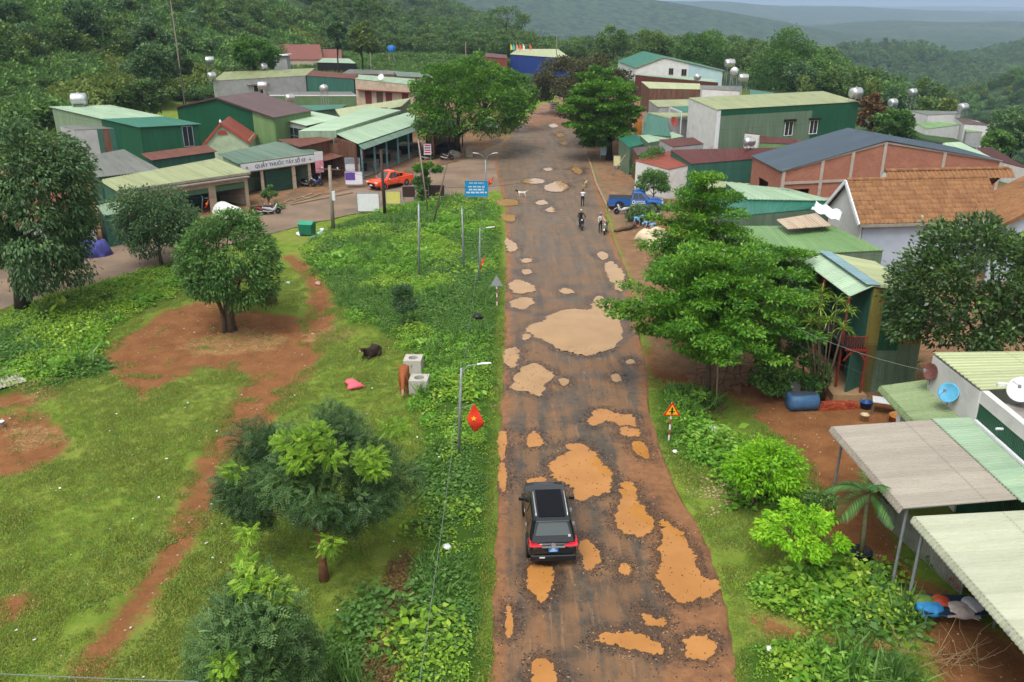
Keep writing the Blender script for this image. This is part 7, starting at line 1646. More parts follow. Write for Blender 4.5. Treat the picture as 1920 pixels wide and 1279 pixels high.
# ---- motorbikes
def motorbike(label, loc, rz, body_m, group=None, lean=.0, scooter=True):
 t = empty('motorbike', loc, rz, label, 'motorbike', group)
 for y in (-.62, .62):
  mb = MB(); mb.lathe([(.20, -.04), (.27, -.045), (.295, 0), (.27, .045), (.20, .04)], (0, y, .295), 18, 'x'); w_ = mb.build('wheel', tyre_m, t)
  mb = MB(); mb.lathe([(.05, -.05), (.05, .05)], (0, y, .295), 10, 'x');
  for k in range(6): a = PI * k / 3; mb.bar((0, y, .295), (0, y + .21 * math.cos(a), .295 + .21 * math.sin(a)), .025)
  mb.build('rim', rim_m, w_)
 mb = MB(); mb.loft([[V3((x * s, y, z)) for x, z in ((-.10, z0), (.10, z0), (.13, zm), (.08, z1), (-.08, z1), (-.13, zm))] for (y, s, z0, zm, z1) in ((-.78, .5, .62, .70, .76), (-.45, 1.05, .45, .62, .76), (-.1, 1.0, .30, .5, .70), (.18, .8, .26, .38, .5), (.36, .9, .30, .5, .72), (.5, 1.1, .45, .75, .95), (.56, .5, .7, .86, .96))]); mb.build('body', body_m, t, smooth=True)
 mb = MB(); mb.loft([[V3((x * s, y, z)) for x, z in ((-.12, .74), (.12, .74), (.13, .80), (.0, .84), (-.13, .80))] for y, s in ((-.72, .6), (-.4, 1.05), (-.05, .9), (.08, .5))]); mb.build('seat', blackp, t, smooth=True)
 mb = MB(); mb.tube([(0, .62, .30), (0, .52, .72), (0, .46, .98)], .035, 8); mb.tube([(-.36, .38, 1.04), (-.15, .47, 1.0), (.15, .47, 1.0), (.36, .38, 1.04)], .018, 6); mb.build('fork_and_handlebar', blackp, t)
 mb = MB(); mb.lathe([(.03, .60), (.085, .56), (.075, .50)], (0, 0, .9), 12, 'y'); mb.build('headlamp', lamp_w, t); mb = MB(); mb.box((0, -.80, .70), (.12, .05, .07)); mb.build('tail_lamp', lamp_r, t)
 mb = MB(); mb.tube([(.16, .1, .28), (.18, -.4, .32), (.17, -.75, .42)], [.035, .05, .055], 8); mb.build('exhaust', chrome, t)
 mb = MB()
 for y in (.62, -.62): mb.loft([[V3((x, y + .33 * math.cos(a), .295 + .33 * math.sin(a))) for x in (-.06, .06)] + [V3((x, y + .345 * math.cos(a), .295 + .345 * math.sin(a))) for x in (.06, -.06)] for a in [R(q) for q in range(30, 151, 20)]])
 mb.build('mudguard', body_m, t)
 for sx in (-1, 1): mb = MB(); mb.tube([(sx * .28, .40, 1.04), (sx * .30, .42, 1.16)], .01, 5); mb.box((sx * .31, .42, 1.2), (.11, .03, .07)); mb.build('mirror', blackp, t)
 mb = MB(); mb.bar((-.14, -.05, .3), (-.26, -.08, .02), .025); mb.build('side_stand', blackp, t); return t
MBK = [carpaint('bike_black', lin(28, 28, 32)), carpaint('bike_red', lin(150, 30, 34)), carpaint('bike_silver', lin(170, 174, 180)), carpaint('bike_green', lin(110, 128, 110)), carpaint('bike_blue', lin(40, 70, 120))]
q = at(1090, 432); bike_r = motorbike('black motorbike being ridden towards the camera', V3((q.x, q.y + .5, .02)), PI + .05, MBK[0])
q = at(1136, 440); bike_s = motorbike('greenish motorbike standing beside the man with the blue helmet', V3((q.x, q.y + .4, .02)), PI - .25, MBK[3])
q = at(1168, 402); motorbike('silver motorbike parked beside the blue pickup', V3((q.x, q.y, .01)), R(100), MBK[2])
q = at(1222, 413); motorbike('white and black motorbike half hidden under the almond branches', V3((q.x, q.y, .01)), R(80), MBK[2])
for k, (px, py, rz_, m_, lb) in enumerate([(486, 402, 300, 0, 'black motorbike leftmost of the row by the low bush'), (497, 402, 292, 1, 'red motorbike in the middle of the row by the low bush'), (509, 402, 285, 2, 'silver motorbike rightmost of the row by the low bush'), (578, 350, 250, 0, 'black motorbike under the pharmacy awning near its banner'), (592, 348, 255, 4, 'dark blue motorbike right beside the banner post'), (802, 300, 270, 0, 'black motorbike parked at the market hall beside the red and white board'), (838, 300, 262, 0, 'black motorbike parked under the wide street tree'), (1090, 250, 80, 0, 'black motorbike parked under the trees on the far right side')]):
 q = at(px, py); motorbike(lb, V3((q.x, q.y, .02)), R(rz_), MBK[m_], 'parked motorbikes')
# ================================================================ people and animals
SKIN = paint('tan_skin', lin(150, 104, 80), .6, .06, 8); HAIR = paint('black_hair', lin(24, 20, 18), .6, .1, 8)
def skin_mesh(name, J, Rd, E, sub=1):
 """a continuous surface grown round a skeleton"""
 me = bpy.data.meshes.new(name + '_rig'); names = list(J); ix = {n: i for i, n in enumerate(names)}
 me.from_pydata([J[n] for n in names], [(ix[a], ix[b]) for a, b in E], []); o = bpy.data.objects.new(name, me); COL.objects.link(o)
 o.modifiers.new('skin', 'SKIN'); sv = me.skin_vertices[0].data
 for n in names: r = Rd[n]; sv[ix[n]].radius = r if isinstance(r, tuple) else (r, r); sv[ix[n]].use_root = (n == names[0])
 s = o.modifiers.new('sub', 'SUBSURF'); s.levels = s.render_levels = sub
 dg = bpy.context.evaluated_depsgraph_get(); out = bpy.data.meshes.new_from_object(o.evaluated_get(dg)); bpy.data.objects.remove(o); return out
def person(label, loc, rz, pose, top, bottom, hat=None, sleeves='long', shoe=None, hair=True, group=None, size=1.0):
 t = empty('person', loc, rz, label, 'person', group); J = {
  'pelvis': (0, 0, .95), 'waist': (0, 0, 1.08), 'chest': (0, 0, 1.30), 'neck': (0, .0, 1.46), 'head': (0, .02, 1.56), 'crown': (0, .015, 1.68)}
 for s, k in (('L', -1), ('R', 1)):
  J.update({'sh' + s: (k * .19, 0, 1.40), 'el' + s: (k * .25, -.02, 1.12), 'wr' + s: (k * .26, .06, .88), 'ha' + s: (k * .26, .09, .80), 'hip' + s: (k * .10, 0, .90), 'kn' + s: (k * .11, .02, .50), 'an' + s: (k * .11, -.02, .09), 'to' + s: (k * .13, .16, .045)})
 J.update(pose); face = J.pop('face', (0, 1, 0))
 Rd = {'pelvis': (.15, .115), 'waist': (.135, .10), 'chest': (.165, .11), 'neck': .055, 'head': (.075, .09), 'crown': (.07, .085)}
 for s in 'LR': Rd.update({'sh' + s: .062, 'el' + s: .045, 'wr' + s: .032, 'ha' + s: (.04, .022), 'hip' + s: .09, 'kn' + s: .06, 'an' + s: .042, 'to' + s: .038})
 E = [('pelvis', 'waist'), ('waist', 'chest'), ('chest', 'neck'), ('neck', 'head'), ('head', 'crown')]
 for s in 'LR': E += [('chest', 'sh' + s), ('sh' + s, 'el' + s), ('el' + s, 'wr' + s), ('wr' + s, 'ha' + s), ('pelvis', 'hip' + s), ('hip' + s, 'kn' + s), ('kn' + s, 'an' + s), ('an' + s, 'to' + s)]
 me = skin_mesh('body', J, Rd, E)
 # fingers: four of unequal length and a thumb from the side of the palm, added to the same mesh
 fb = MB()
 for s, k in (('L', -1), ('R', 1)):
  h = V3(J['ha' + s]); d = (h - V3(J['wr' + s])).normalized(); sd = V3((0, 1, 0)) - d * d.y; sd = sd.normalized() if sd.length > .1 else V3((1, 0, 0)); nn = d.cross(sd)
  for i, l in enumerate((.065, .075, .07, .055)): b_ = h + sd * (.028 - i * .018); fb.tube([b_, b_ + d * l * .6, b_ + d * l + nn * .02 * k], [.009, .008, .006], 5)
  b_ = h + sd * .035 - d * .03; fb.tube([b_, b_ + sd * .03 + d * .02, b_ + sd * .04 + d * .05], [.011, .009, .007], 5)
 bm = bmesh.new(); bm.from_mesh(me); fm = bpy.data.meshes.new('f'); fm.from_pydata(fb.v, [], fb.f); bm.from_mesh(fm); bm.to_mesh(me); bm.free(); bpy.data.meshes.remove(fm)
 mats = [SKIN, top, bottom, shoe or blackp]
 seg = [('neck', 'head', 0), ('head', 'crown', 0), ('waist', 'chest', 1), ('chest', 'neck', 1), ('pelvis', 'waist', 2)]
 for s in 'LR': seg += [('chest', 'sh' + s, 1), ('sh' + s, 'el' + s, 1), ('el' + s, 'wr' + s, 1 if sleeves == 'long' else 0), ('wr' + s, 'ha' + s, 0), ('pelvis', 'hip' + s, 2), ('hip' + s, 'kn' + s, 2), ('kn' + s, 'an' + s, 2), ('an' + s, 'to' + s, 3)]
 A = np.array([J[a] for a, _, _ in seg]); Bq = np.array([J[b] for _, b, _ in seg]); mi = []
 for f in me.polygons:
  c = np.array(f.center); e = Bq - A; tt = np.clip(((c - A) * e).sum(1) / (e * e).sum(1), 0, 1); mi.append(seg[int(np.argmin(((A + e * tt[:, None] - c) ** 2).sum(1)))][2])
 me.materials.clear()
 for m in mats: me.materials.append(m)
 me.polygons.foreach_set('material_index', mi)
 b = link_mesh('body', me, mats, t, smooth=True); hd = V3(J['head']) * .45 + V3(J['crown']) * .55; up = (V3(J['crown']) - V3(J['neck'])).normalized(); fw = V3(face); fw = (fw - up * fw.dot(up)).normalized(); rt = fw.cross(up)
 mb = MB(); mb.tube([hd + fw * .075 + up * .02, hd + fw * .112 - up * .02], [.008, .014], 5)                                  # nose, mouth, eyes, ears
 mb.build('nose', SKIN, b); mb = MB(); mb.box(hd + fw * .086 - up * .055, (.04, .012, .008)); mb.build('mouth', paint('lips', lin(120, 60, 56), .5), b)
 for k in (-1, 1): mb = MB(); mb.lathe([(.004, -.01), (.011, 0), (.004, .01)], hd + fw * .082 + rt * k * .03 + up * .015, 6); mb.build('eye', HAIR, b); mb = MB(); mb.lathe([(.006, -.028), (.018, 0), (.006, .028)], hd + rt * k * .083, 6); mb.build('ear', SKIN, b)
 mm = hat or (HAIR if hair else None)
 if mm is not None:
  mb = MB(); rg = []
  for q in range(6):
   a = PI / 2 * q / 5 * 1.15; r_ = math.cos(a) if a < PI / 2 else 0.0; z_ = math.sin(min(a, PI / 2)); s_ = 1.28 if hat else 1.06
   rg.append([hd + up * (.035 + .085 * z_ * s_ - .03 * (q == 0)) - fw * .012 + (rt * math.cos(x) * .088 + fw * math.sin(x) * .105) * max(r_, .02) * s_ for x in [2 * PI * k / 14 for k in range(14)]])
  mb.loft(rg); mb.build('helmet' if hat else 'hair', mm, t, smooth=True)
 t.scale = (size,) * 3; return t
cl = lambda n, c: paint(n, lin(*c), .85, .12, 6)
white_s = cl('white_shirt', (226, 228, 236)); dark_t = cl('dark_trousers', (30, 32, 40)); black_j = cl('black_jacket', (30, 31, 36)); beige_s = cl('pale_beige_shirt', (206, 196, 178)); blue_s = cl('light_blue_shirt', (96, 160, 208)); grey_t = cl('grey_green_trousers', (74, 80, 76))
q = at(1092, 388)
person('person in a white shirt and dark trousers standing on the road photographing', V3((q.x, q.y, .02)), R(-20), {'elL': (-.27, .16, 1.22), 'wrL': (-.12, .30, 1.46), 'haL': (-.07, .31, 1.54), 'elR': (.27, .16, 1.22), 'wrR': (.12, .30, 1.46), 'haR': (.07, .31, 1.54)}, white_s, dark_t, sleeves='short')
camb = empty('camera_held', V3((q.x, q.y, 0)), R(-20), 'small black camera held up by the person in the white shirt', 'camera'); mb = MB(); mb.box((0, .36, 1.54), (.15, .06, .1)); mb.lathe([(.04, .38), (.045, .47)], (0, 0, 1.54), 10, 'y'); mb.build('camera_body', blackp, camb)
sit = {'pelvis': (0, -.28, .88), 'waist': (0, -.27, 1.02), 'chest': (0, -.20, 1.26), 'neck': (0, -.17, 1.42), 'head': (0, -.14, 1.52), 'crown': (0, -.145, 1.64)}
for s, k in (('L', -1), ('R', 1)): sit.update({'sh' + s: (k * .19, -.18, 1.36), 'el' + s: (k * .32, .08, 1.14), 'wr' + s: (k * .33, .32, 1.08), 'ha' + s: (k * .33, .39, 1.06), 'hip' + s: (k * .11, -.26, .84), 'kn' + s: (k * .20, .14, .76), 'an' + s: (k * .17, .08, .33), 'to' + s: (k * .18, .24, .27)})
rd = person('person in a black jacket and pale helmet riding the black motorbike', bike_r.location.copy(), PI + .05, sit, black_j, dark_t, hat=paint('cream_helmet', lin(196, 190, 170), .35, .08))
q = at(1128, 438); person('person in a pale shirt and blue helmet standing by the greenish motorbike', V3((q.x - .1, q.y + .3, .02)), PI + .5, {'elL': (-.28, .12, 1.14), 'wrL': (-.30, .36, 1.06), 'haL': (-.30, .43, 1.05), 'elR': (.28, .05, 1.12), 'wrR': (.27, .22, .98)}, beige_s, dark_t, hat=paint('blue_helmet', lin(76, 140, 200), .35, .06))
def bend(k, deep=.9):
 """stooping forward with straight legs, hands at the ground"""
 P = {'pelvis': (0, -.14, .86), 'waist': (0, -.05, .95), 'chest': (0, .22, .98 - .06 * k), 'neck': (0, .38, .95 - .08 * k), 'head': (0, .47, .90 - .1 * k), 'crown': (0, .57, .85 - .1 * k), 'face': (0, .2, -1)}
 for s, q in (('L', -1), ('R', 1)): P.update({'sh' + s: (q * .19, .30, .96 - .06 * k), 'el' + s: (q * .24, .38, .70 - .05 * k), 'wr' + s: (q * .18, .50, .48 - .1 * k), 'ha' + s: (q * .17, .53, .40 - .1 * k), 'hip' + s: (q * .11, -.14, .82), 'kn' + s: (q * .13, .02, .45), 'an' + s: (q * .13, -.08, .09), 'to' + s: (q * .14, .10, .045)})
 return P
for k, (px, py, rz_, lb) in enumerate([(1190, 428, 200, 'person in a light blue shirt stooping leftmost of the group by the tree stump'), (1204, 424, 160, 'person in a light blue shirt stooping in the middle of the group by the stump'), (1214, 437, 120, 'person in a light blue shirt and tan trousers bending over the dug soil'), (1226, 440, 100, 'person in a white and blue shirt bending rightmost of the group by the pale tarpaulin')]):
 q = at(px, py); person(lb, V3((q.x, q.y, .02)), R(rz_), bend(k % 2), blue_s, grey_t if k != 2 else cl('tan_trousers', (168, 112, 70)), sleeves='short', hat=paint('blue_cap', lin(84, 150, 200), .7) if k % 2 == 0 else None)
q = at(1036, 207); bk_f = motorbike('small motorbike carrying goods at the far end of the road', V3((q.x, q.y, .02)), PI, MBK[0]); person('person in white riding at the far end of the road', V3((q.x, q.y, .02)), PI, sit, white_s, dark_t, hat=paint('dark_helmet', lin(40, 42, 48), .35))
# ---- animals
def animal(name, label, cat, loc, rz, J, Rd, E, mats, pick, size=1.0, sub=2):
 t = empty(name, loc, rz, label, cat); me = skin_mesh('body', J, Rd, E, sub); me.materials.clear()
 for m in mats: me.materials.append(m)
 me.polygons.foreach_set('material_index', [pick(f.center) for f in me.polygons]); link_mesh('body', me, mats, t, smooth=True); t.scale = (size,) * 3; return t
def cow_stand():
 J = {'hip': (0, -.55, 1.12), 'belly': (0, -.1, 1.0), 'chest': (0, .42, 1.03), 'wither': (0, .55, 1.15), 'nk': (0, .88, .88), 'poll': (0, 1.10, .58), 'muz': (0, 1.26, .22), 'rump': (0, -.82, 1.13), 'tail1': (0, -.93, .95), 'tail2': (0, -.95, .45)}
 Rd = {'hip': (.27, .30), 'belly': (.31, .34), 'chest': (.27, .32), 'wither': (.18, .22), 'nk': (.13, .17), 'poll': (.11, .13), 'muz': .075, 'rump': (.17, .2), 'tail1': .03, 'tail2': .025}
 E = [('belly', 'hip'), ('hip', 'rump'), ('rump', 'tail1'), ('tail1', 'tail2'), ('belly', 'chest'), ('chest', 'wither'), ('wither', 'nk'), ('nk', 'poll'), ('poll', 'muz')]
 for s, k in (('L', -1), ('R', 1)):
  J.update({'fs' + s: (k * .18, .46, .80), 'fk' + s: (k * .17, .48, .42), 'ff' + s: (k * .17, .46, .13), 'fh' + s: (k * .17, .50, .03), 'hs' + s: (k * .19, -.58, .82), 'hk' + s: (k * .19, -.48, .66), 'hh' + s: (k * .18, -.74, .42), 'hf' + s: (k * .18, -.70, .13), 'ht' + s: (k * .18, -.65, .03)})
  Rd.update({'fs' + s: .12, 'fk' + s: .06, 'ff' + s: .045, 'fh' + s: .06, 'hs' + s: .16, 'hk' + s: .12, 'hh' + s: .06, 'hf' + s: .045, 'ht' + s: .06})
  E += [('chest', 'fs' + s), ('fs' + s, 'fk' + s), ('fk' + s, 'ff' + s), ('ff' + s, 'fh' + s), ('hip', 'hs' + s), ('hs' + s, 'hk' + s), ('hk' + s, 'hh' + s), ('hh' + s, 'hf' + s), ('hf' + s, 'ht' + s)]
 return {'belly': J['belly'], **J}, Rd, E
def cow_lie():
 J = {'belly': (0, -.1, .42), 'hip': (0, -.6, .48), 'rump': (0, -.86, .42), 'chest': (0, .42, .44), 'wither': (0, .6, .62), 'nk': (0, .84, .80), 'poll': (0, 1.0, .92), 'muz': (0, 1.3, .76), 'tail1': (0, -.98, .25), 'tail2': (.12, -1.0, .06)}
 Rd = {'belly': (.36, .36), 'hip': (.32, .33), 'rump': (.18, .2), 'chest': (.30, .33), 'wither': (.19, .22), 'nk': (.14, .17), 'poll': (.12, .13), 'muz': .08, 'tail1': .035, 'tail2': .03}
 E = [('belly', 'hip'), ('hip', 'rump'), ('rump', 'tail1'), ('tail1', 'tail2'), ('belly', 'chest'), ('chest', 'wither'), ('wither', 'nk'), ('nk', 'poll'), ('poll', 'muz')]
 for s, k in (('L', -1), ('R', 1)):
  J.update({'fs' + s: (k * .26, .52, .24), 'fk' + s: (k * .24, .82, .14), 'ff' + s: (k * .22, .58, .07), 'hs' + s: (k * .36, -.48, .26), 'hk' + s: (k * .44, -.12, .16), 'hh' + s: (k * .46, -.5, .08), 'hf' + s: (k * .44, -.2, .05)})
  Rd.update({'fs' + s: .12, 'fk' + s: .07, 'ff' + s: .05, 'hs' + s: .17, 'hk' + s: .10, 'hh' + s: .06, 'hf' + s: .05})
  E += [('chest', 'fs' + s), ('fs' + s, 'fk' + s), ('fk' + s, 'ff' + s), ('hip', 'hs' + s), ('hs' + s, 'hk' + s), ('hk' + s, 'hh' + s), ('hh' + s, 'hf' + s)]
 return J, Rd, E
def cow_head(t, poll, muz, hm):
 """ears and horns"""
 p = V3(poll); d = (V3(muz) - p).normalized(); rt = V3((1, 0, 0)); up = rt.cross(d)
 if up.z < 0 and abs(d.z) < .7: up = -up
 for k in (-1, 1):
  mb = MB(); b = p + rt * k * .10; mb.loft([[b + (rt * k * .22 * q + up * (.02 + .05 * math.sin(PI * q) * s_) + d * .02 * c_) for s_, c_ in ((1, 0), (0, 1), (-1, 0), (0, -1))] for q in (0, .4, .8, 1)]); mb.build('ear', hm, t, smooth=True)
  mb = MB(); b = p + rt * k * .06 - d * .04; mb.tube([b, b + rt * k * .06 + up * .08, b + rt * k * .05 + up * .18 - d * .03], [.025, .02, .006], 7); mb.build('horn', paint('horn', lin(150, 130, 104), .5), t, smooth=True)
brown_c = paint('red_brown_hide', lin(150, 84, 44), .75, .12, 3); dark_c = paint('dark_brown_hide', lin(48, 34, 26), .75, .2, 3); red_c = paint('deep_red_brown_hide', lin(104, 52, 34), .75, .15, 3); pale_c = paint('pale_muzzle', lin(176, 146, 112), .7, .1, 4)
J, Rd, E = cow_stand(); q = at(752, 748); c1 = animal('cow', 'red-brown cow grazing beside the concrete culvert blocks', 'cow', V3((q.x + .05, q.y + 1.0, gz(q).z)), PI + .06, J, Rd, E, [brown_c, pale_c], lambda c: 1 if (c[1] > 1.2) else 0, .9); cow_head(c1, J['poll'], J['muz'], brown_c)
J, Rd, E = cow_lie(); q = at(696, 674); c2 = animal('cow', 'dark brown cow lying in the grass with its head turned to the left', 'cow', V3((q.x, q.y + .4, gz(q).z)), PI * .82, J, Rd, E, [dark_c, pale_c], lambda c: 1 if (c[1] > 1.22 or (c[2] < .2 and .3 < c[1] < .75 and abs(c[0]) < .3)) else 0, .78); cow_head(c2, J['poll'], J['muz'], dark_c)
q = at(500, 573); c3 = animal('cow', 'deep red-brown calf lying behind the multi-stemmed tree', 'cow', V3((q.x, q.y + .3, gz(q).z)), PI * .45, J, Rd, E, [red_c, pale_c], lambda c: 1 if c[1] > 1.25 else 0, .72); cow_head(c3, J['poll'], J['muz'], red_c)
def dog(label, loc, rz, mats, pick):
 J = {'belly': (0, -.05, .40), 'hip': (0, -.28, .43), 'chest': (0, .2, .40), 'nk': (0, .36, .52), 'poll': (0, .46, .60), 'muz': (0, .64, .55), 't1': (0, -.42, .50), 't2': (0, -.55, .64)}
 Rd = {'belly': (.085, .095), 'hip': (.09, .095), 'chest': (.10, .125), 'nk': .065, 'poll': .07, 'muz': .035, 't1': .03, 't2': .015}
 E = [('belly', 'hip'), ('hip', 't1'), ('t1', 't2'), ('belly', 'chest'), ('chest', 'nk'), ('nk', 'poll'), ('poll', 'muz')]
 for s, k in (('L', -1), ('R', 1)):
  J.update({'a' + s: (k * .07, .2, .26), 'b' + s: (k * .07, .19 + .05 * k, .12), 'c' + s: (k * .07, .22 + .06 * k, .02), 'd' + s: (k * .075, -.27, .28), 'e' + s: (k * .075, -.37 + .04 * k, .15), 'f' + s: (k * .075, -.31 + .04 * k, .02)}); Rd.update({'a' + s: .04, 'b' + s: .024, 'c' + s: .028, 'd' + s: .055, 'e' + s: .025, 'f' + s: .028})
  E += [('chest', 'a' + s), ('a' + s, 'b' + s), ('b' + s, 'c' + s), ('hip', 'd' + s), ('d' + s, 'e' + s), ('e' + s, 'f' + s)]
 t = animal('dog', label, 'dog', loc, rz, J, Rd, E, mats, pick, 1.15, 1)
 for k in (-1, 1): mb = MB(); mb.loft([[V3((k * (.05 + .02 * q), .44 - .02 * q, .64 + .08 * q)) + V3((.03 * (1 - q) * a, 0.01 * b_, 0)) for a, b_ in ((1, 0), (0, 1), (-1, 0), (0, -1))] for q in (0, .6, 1)]); mb.build('ear', mats[-1], t)
 return t
wdog = paint('white_dog_coat', lin(214, 206, 190), .8, .08, 5); bdog = paint('black_dog_coat', lin(34, 30, 28), .8, .1, 5); tdog = paint('tan_dog_coat', lin(190, 160, 116), .8, .1, 5)
q = at(978, 370); dog('white dog with a black head crossing the road', V3((q.x, q.y, .02)), R(85), [wdog, bdog], lambda c: 1 if c[1] > .3 else 0)
q = at(1097, 352); dog('tan dog standing beyond the person in the white shirt', V3((q.x, q.y, .02)), R(-25), [tdog, tdog], lambda c: 0)
# ================================================================ street furniture and small things
galv = MAT['galvanised_grey']
def pole_px(bx, by, tx, ty, z0=0.0):
 """foot and top of an upright thing from its two pixels"""
 B = gz(at(bx, by)); return B, at_y(tx, ty, B.y) - B
def street_lamp(label, bx, by, tx, ty, arms, r=.06):
 B, T = pole_px(bx, by, tx, ty); t = empty('street_lamp', B, 0, label, 'lamp post')
 mb = MB(); mb.tube([(0, 0, -.2), (T.x * .5, 0, T.z * .5), (T.x, 0, T.z)], [r * 1.15, r, r * .8], 10); mb.build('post', galv, t, smooth=True)
 for dx, up in arms:
  a = V3((T.x, 0, T.z - .25)); e = a + V3((dx, -.05, up)); mb = MB(); mb.tube([a, a + V3((dx * .35, 0, up * .75)), e], .025, 8); arm = mb.build('arm', galv, t)
  s = 1 if dx > 0 else -1; mb = MB(); mb.loft([[e + V3((s * u, w_ * c, h + .03 * d_)) for c, d_ in ((-1, 0), (0, 1), (1, 0), (0, -1))] for u, w_, h in ((-.08, .05, -.01), (.1, .09, .03), (.34, .10, .05), (.5, .04, .05))]); mb.build('lantern', MAT['white_paint'], arm)
 return t
street_lamp('grey lamp post with a white lantern beside the hanging red flag', 860, 865, 865, 690, [(.75, .45)])
street_lamp('grey lamp post beside the furled red flag nearer the triangular sign', 899, 540, 900, 428, [(.5, .3)], .055)
street_lamp('double-armed lamp post beside the blue notice board', 912, 376, 910, 300, [(-.75, .9), (.75, .9)], .07)
street_lamp('lamp post with a curved arm in front of the open shop', 378, 400, 380, 368, [(-.5, .5)], .05)
def bare_post(label, bx, by, tx, ty, r, mat, name='post', cap=None, cat='pole'):
 B, T = pole_px(bx, by, tx, ty); t = empty(name, B, 0, label, cat); mb = MB(); mb.tube([(0, 0, -.25), T * .5, T], [r * 1.1, r, r * .85], 10); mb.build('shaft', mat, t, smooth=True)
 mb = MB(); mb.lathe([(r * .9, T.z), (r * .9, T.z + .06), (r * .3, T.z + .09)], (T.x, T.y, 0), 10); mb.build('cap', mat, t); return t, B, T
bare_post('plain grey steel post standing in the middle of the weeds', 786, 528, 785, 382, .075, galv)
bare_post('thin grey steel post right of the plain one in the weeds', 870, 516, 866, 390, .06, galv)
woodp = paint('old_grey_wood', lin(112, 98, 82), .9, .2, 5, grime=.3); concp = paint('concrete_pole', lin(150, 140, 126), .9, .12, 3, grime=.4)
bare_post('wooden post leaning right above the weeds', 811, 427, 838, 308, .07, woodp)
bare_post('leaning pale pole rising from the creeper', 803, 402, 784, 262, .07, concp)
bare_post('slender pale pole at the market corner', 1146, 330, 1173, 290, .05, concp)
pl, B, T = bare_post('concrete utility pole with a crossarm and tangled wires by the green bin', 625, 432, 618, 312, .16, concp, 'utility_pole')
mb = MB(); mb.bar(T + V3((-.9, .2, -.25)), T + V3((.9, -.2, -.25)), .09); mb.build('crossarm', woodp, pl)
for k in (-.7, 0, .7): mb = MB(); mb.lathe([(.04, 0), (.06, .05), (.03, .14)], T + V3((k, -.2 * k, -.2)), 8); mb.build('insulator', MAT['white_paint'], pl)
mb = MB(); mb.box((T.x * .55 + .22, -.1, T.z * .55), (.25, .2, .8)); mb.build('meter_box', MAT['white_paint'], pl)
pl2, B2_, T2 = bare_post('dark wooden utility pole between the white and yellow boards', 722, 408, 714, 282, .14, paint('dark_wood', lin(70, 60, 50), .9, .2, 5), 'utility_pole')
pl3, B3_, T3 = bare_post('tall thin pylon pole on the hillside', 322, 60, 318, -5, .12, concp, 'utility_pole') if 0 else (None, None, None)
for lb, px, Yd, top in [('tall white pole standing on the wooded hillside', 320, 170, 2), ('grey wooden pole beside the far sheds', 694, 215, 98), ('thin pole behind the wide street tree crown', 873, 220, 80), ('yellow-topped pole beside the blue hall', 1044, 250, 68)]:
 p = at_y(px, top, Yd); Bq = gz(V3((p.x, Yd, 0))); t = empty('utility_pole', Bq, 0, lb, 'pole'); mb = MB(); mb.tube([(0, 0, -.3), (0, 0, p.z - Bq.z)], [.16, .11], 8); mb.build('shaft', concp, t); mb = MB(); mb.bar((-.7, 0, p.z - Bq.z - .4), (.7, 0, p.z - Bq.z - .4), .1); mb.build('crossarm', woodp, t)
# wires
wire_m = paint('black_cable', lin(40, 40, 42), .6, .1, 3); wire_g = paint('grey_green_cable', lin(120, 132, 126), .6, .1, 3)
def wire(label, a, b, sag, r=.012, mat=None, n=18):
 a, b = V3(a), V3(b); mb = MB(); mb.tube([a.lerp(b, k / n) - V3((0, 0, sag * 4 * (k / n) * (1 - k / n))) for k in range(n + 1)], r, 5); o = mb.build('cable', mat or wire_m); return tag(o, label, 'cable')
lampA = gz(at(860, 865)) + V3((at_y(865, 690, at(860, 865).y) - gz(at(860, 865)))); lampB = gz(at(899, 540)) + (at_y(900, 428, at(899, 540).y) - gz(at(899, 540)))
wire('pale cable running from the flag lamp post towards the bottom of the picture', lampA - V3((0, 0, .3)), at_y(785, 1290, 13.5), .25, .008, wire_g); wire('pale cable between the two lamp posts on the verge', lampA - V3((0, 0, .3)), lampB - V3((0, 0, .2)), .7, .008, wire_g)
wire('cable from the lamp post to the double-armed lamp', lampB - V3((0, 0, .2)), gz(at(912, 376)) + V3((0, 0, 5.0)), .5, .008, wire_g)
U = B + T
for k, (px, py, z, sg) in enumerate([(440, 330, 3.4, .6), (590, 318, 3.2, .4), (350, 370, 3.2, .8), (714, 300, 5.5, .5), (1000, 340, 6, 1.0), (668, 285, 4.5, .3)]):
 q = at(px, py, z); wire(['cable from the crossarm to the open shop', 'cable from the crossarm to the pharmacy', 'long cable from the crossarm over the side street', 'cable between the two utility poles', 'cable from the crossarm across the road junction', 'cable from the crossarm to the market corner'][k], U + V3((.3 * (k - 2.5), 0, -.1)), q, sg)
wire('cable drooping over the yard to the brown dish', V3((Ba.x, Ba.y, 6.0)), V3((17.1, 32.1, 4.5)), .6, .009, wire_g); wire('second cable crossing the yard to the white wall', V3((Ba.x, Ba.y, 5.2)), V3((16.2, 33.2, 3.4)), .3, .012)
for k, dx in enumerate((0, 3, 7)): wire(['lowest', 'middle', 'highest'][k] + ' of the power lines climbing the wooded hillside', at_y(-40, 205 - k * 12, 105), at_y(300 + dx * 3, 4 - k * 2, 210), 2.0, .02)
wire('thin cable along the very bottom left of the picture', at_y(-30, 1262, 16), at_y(372, 1278, 16), .02, .012, wire_g)
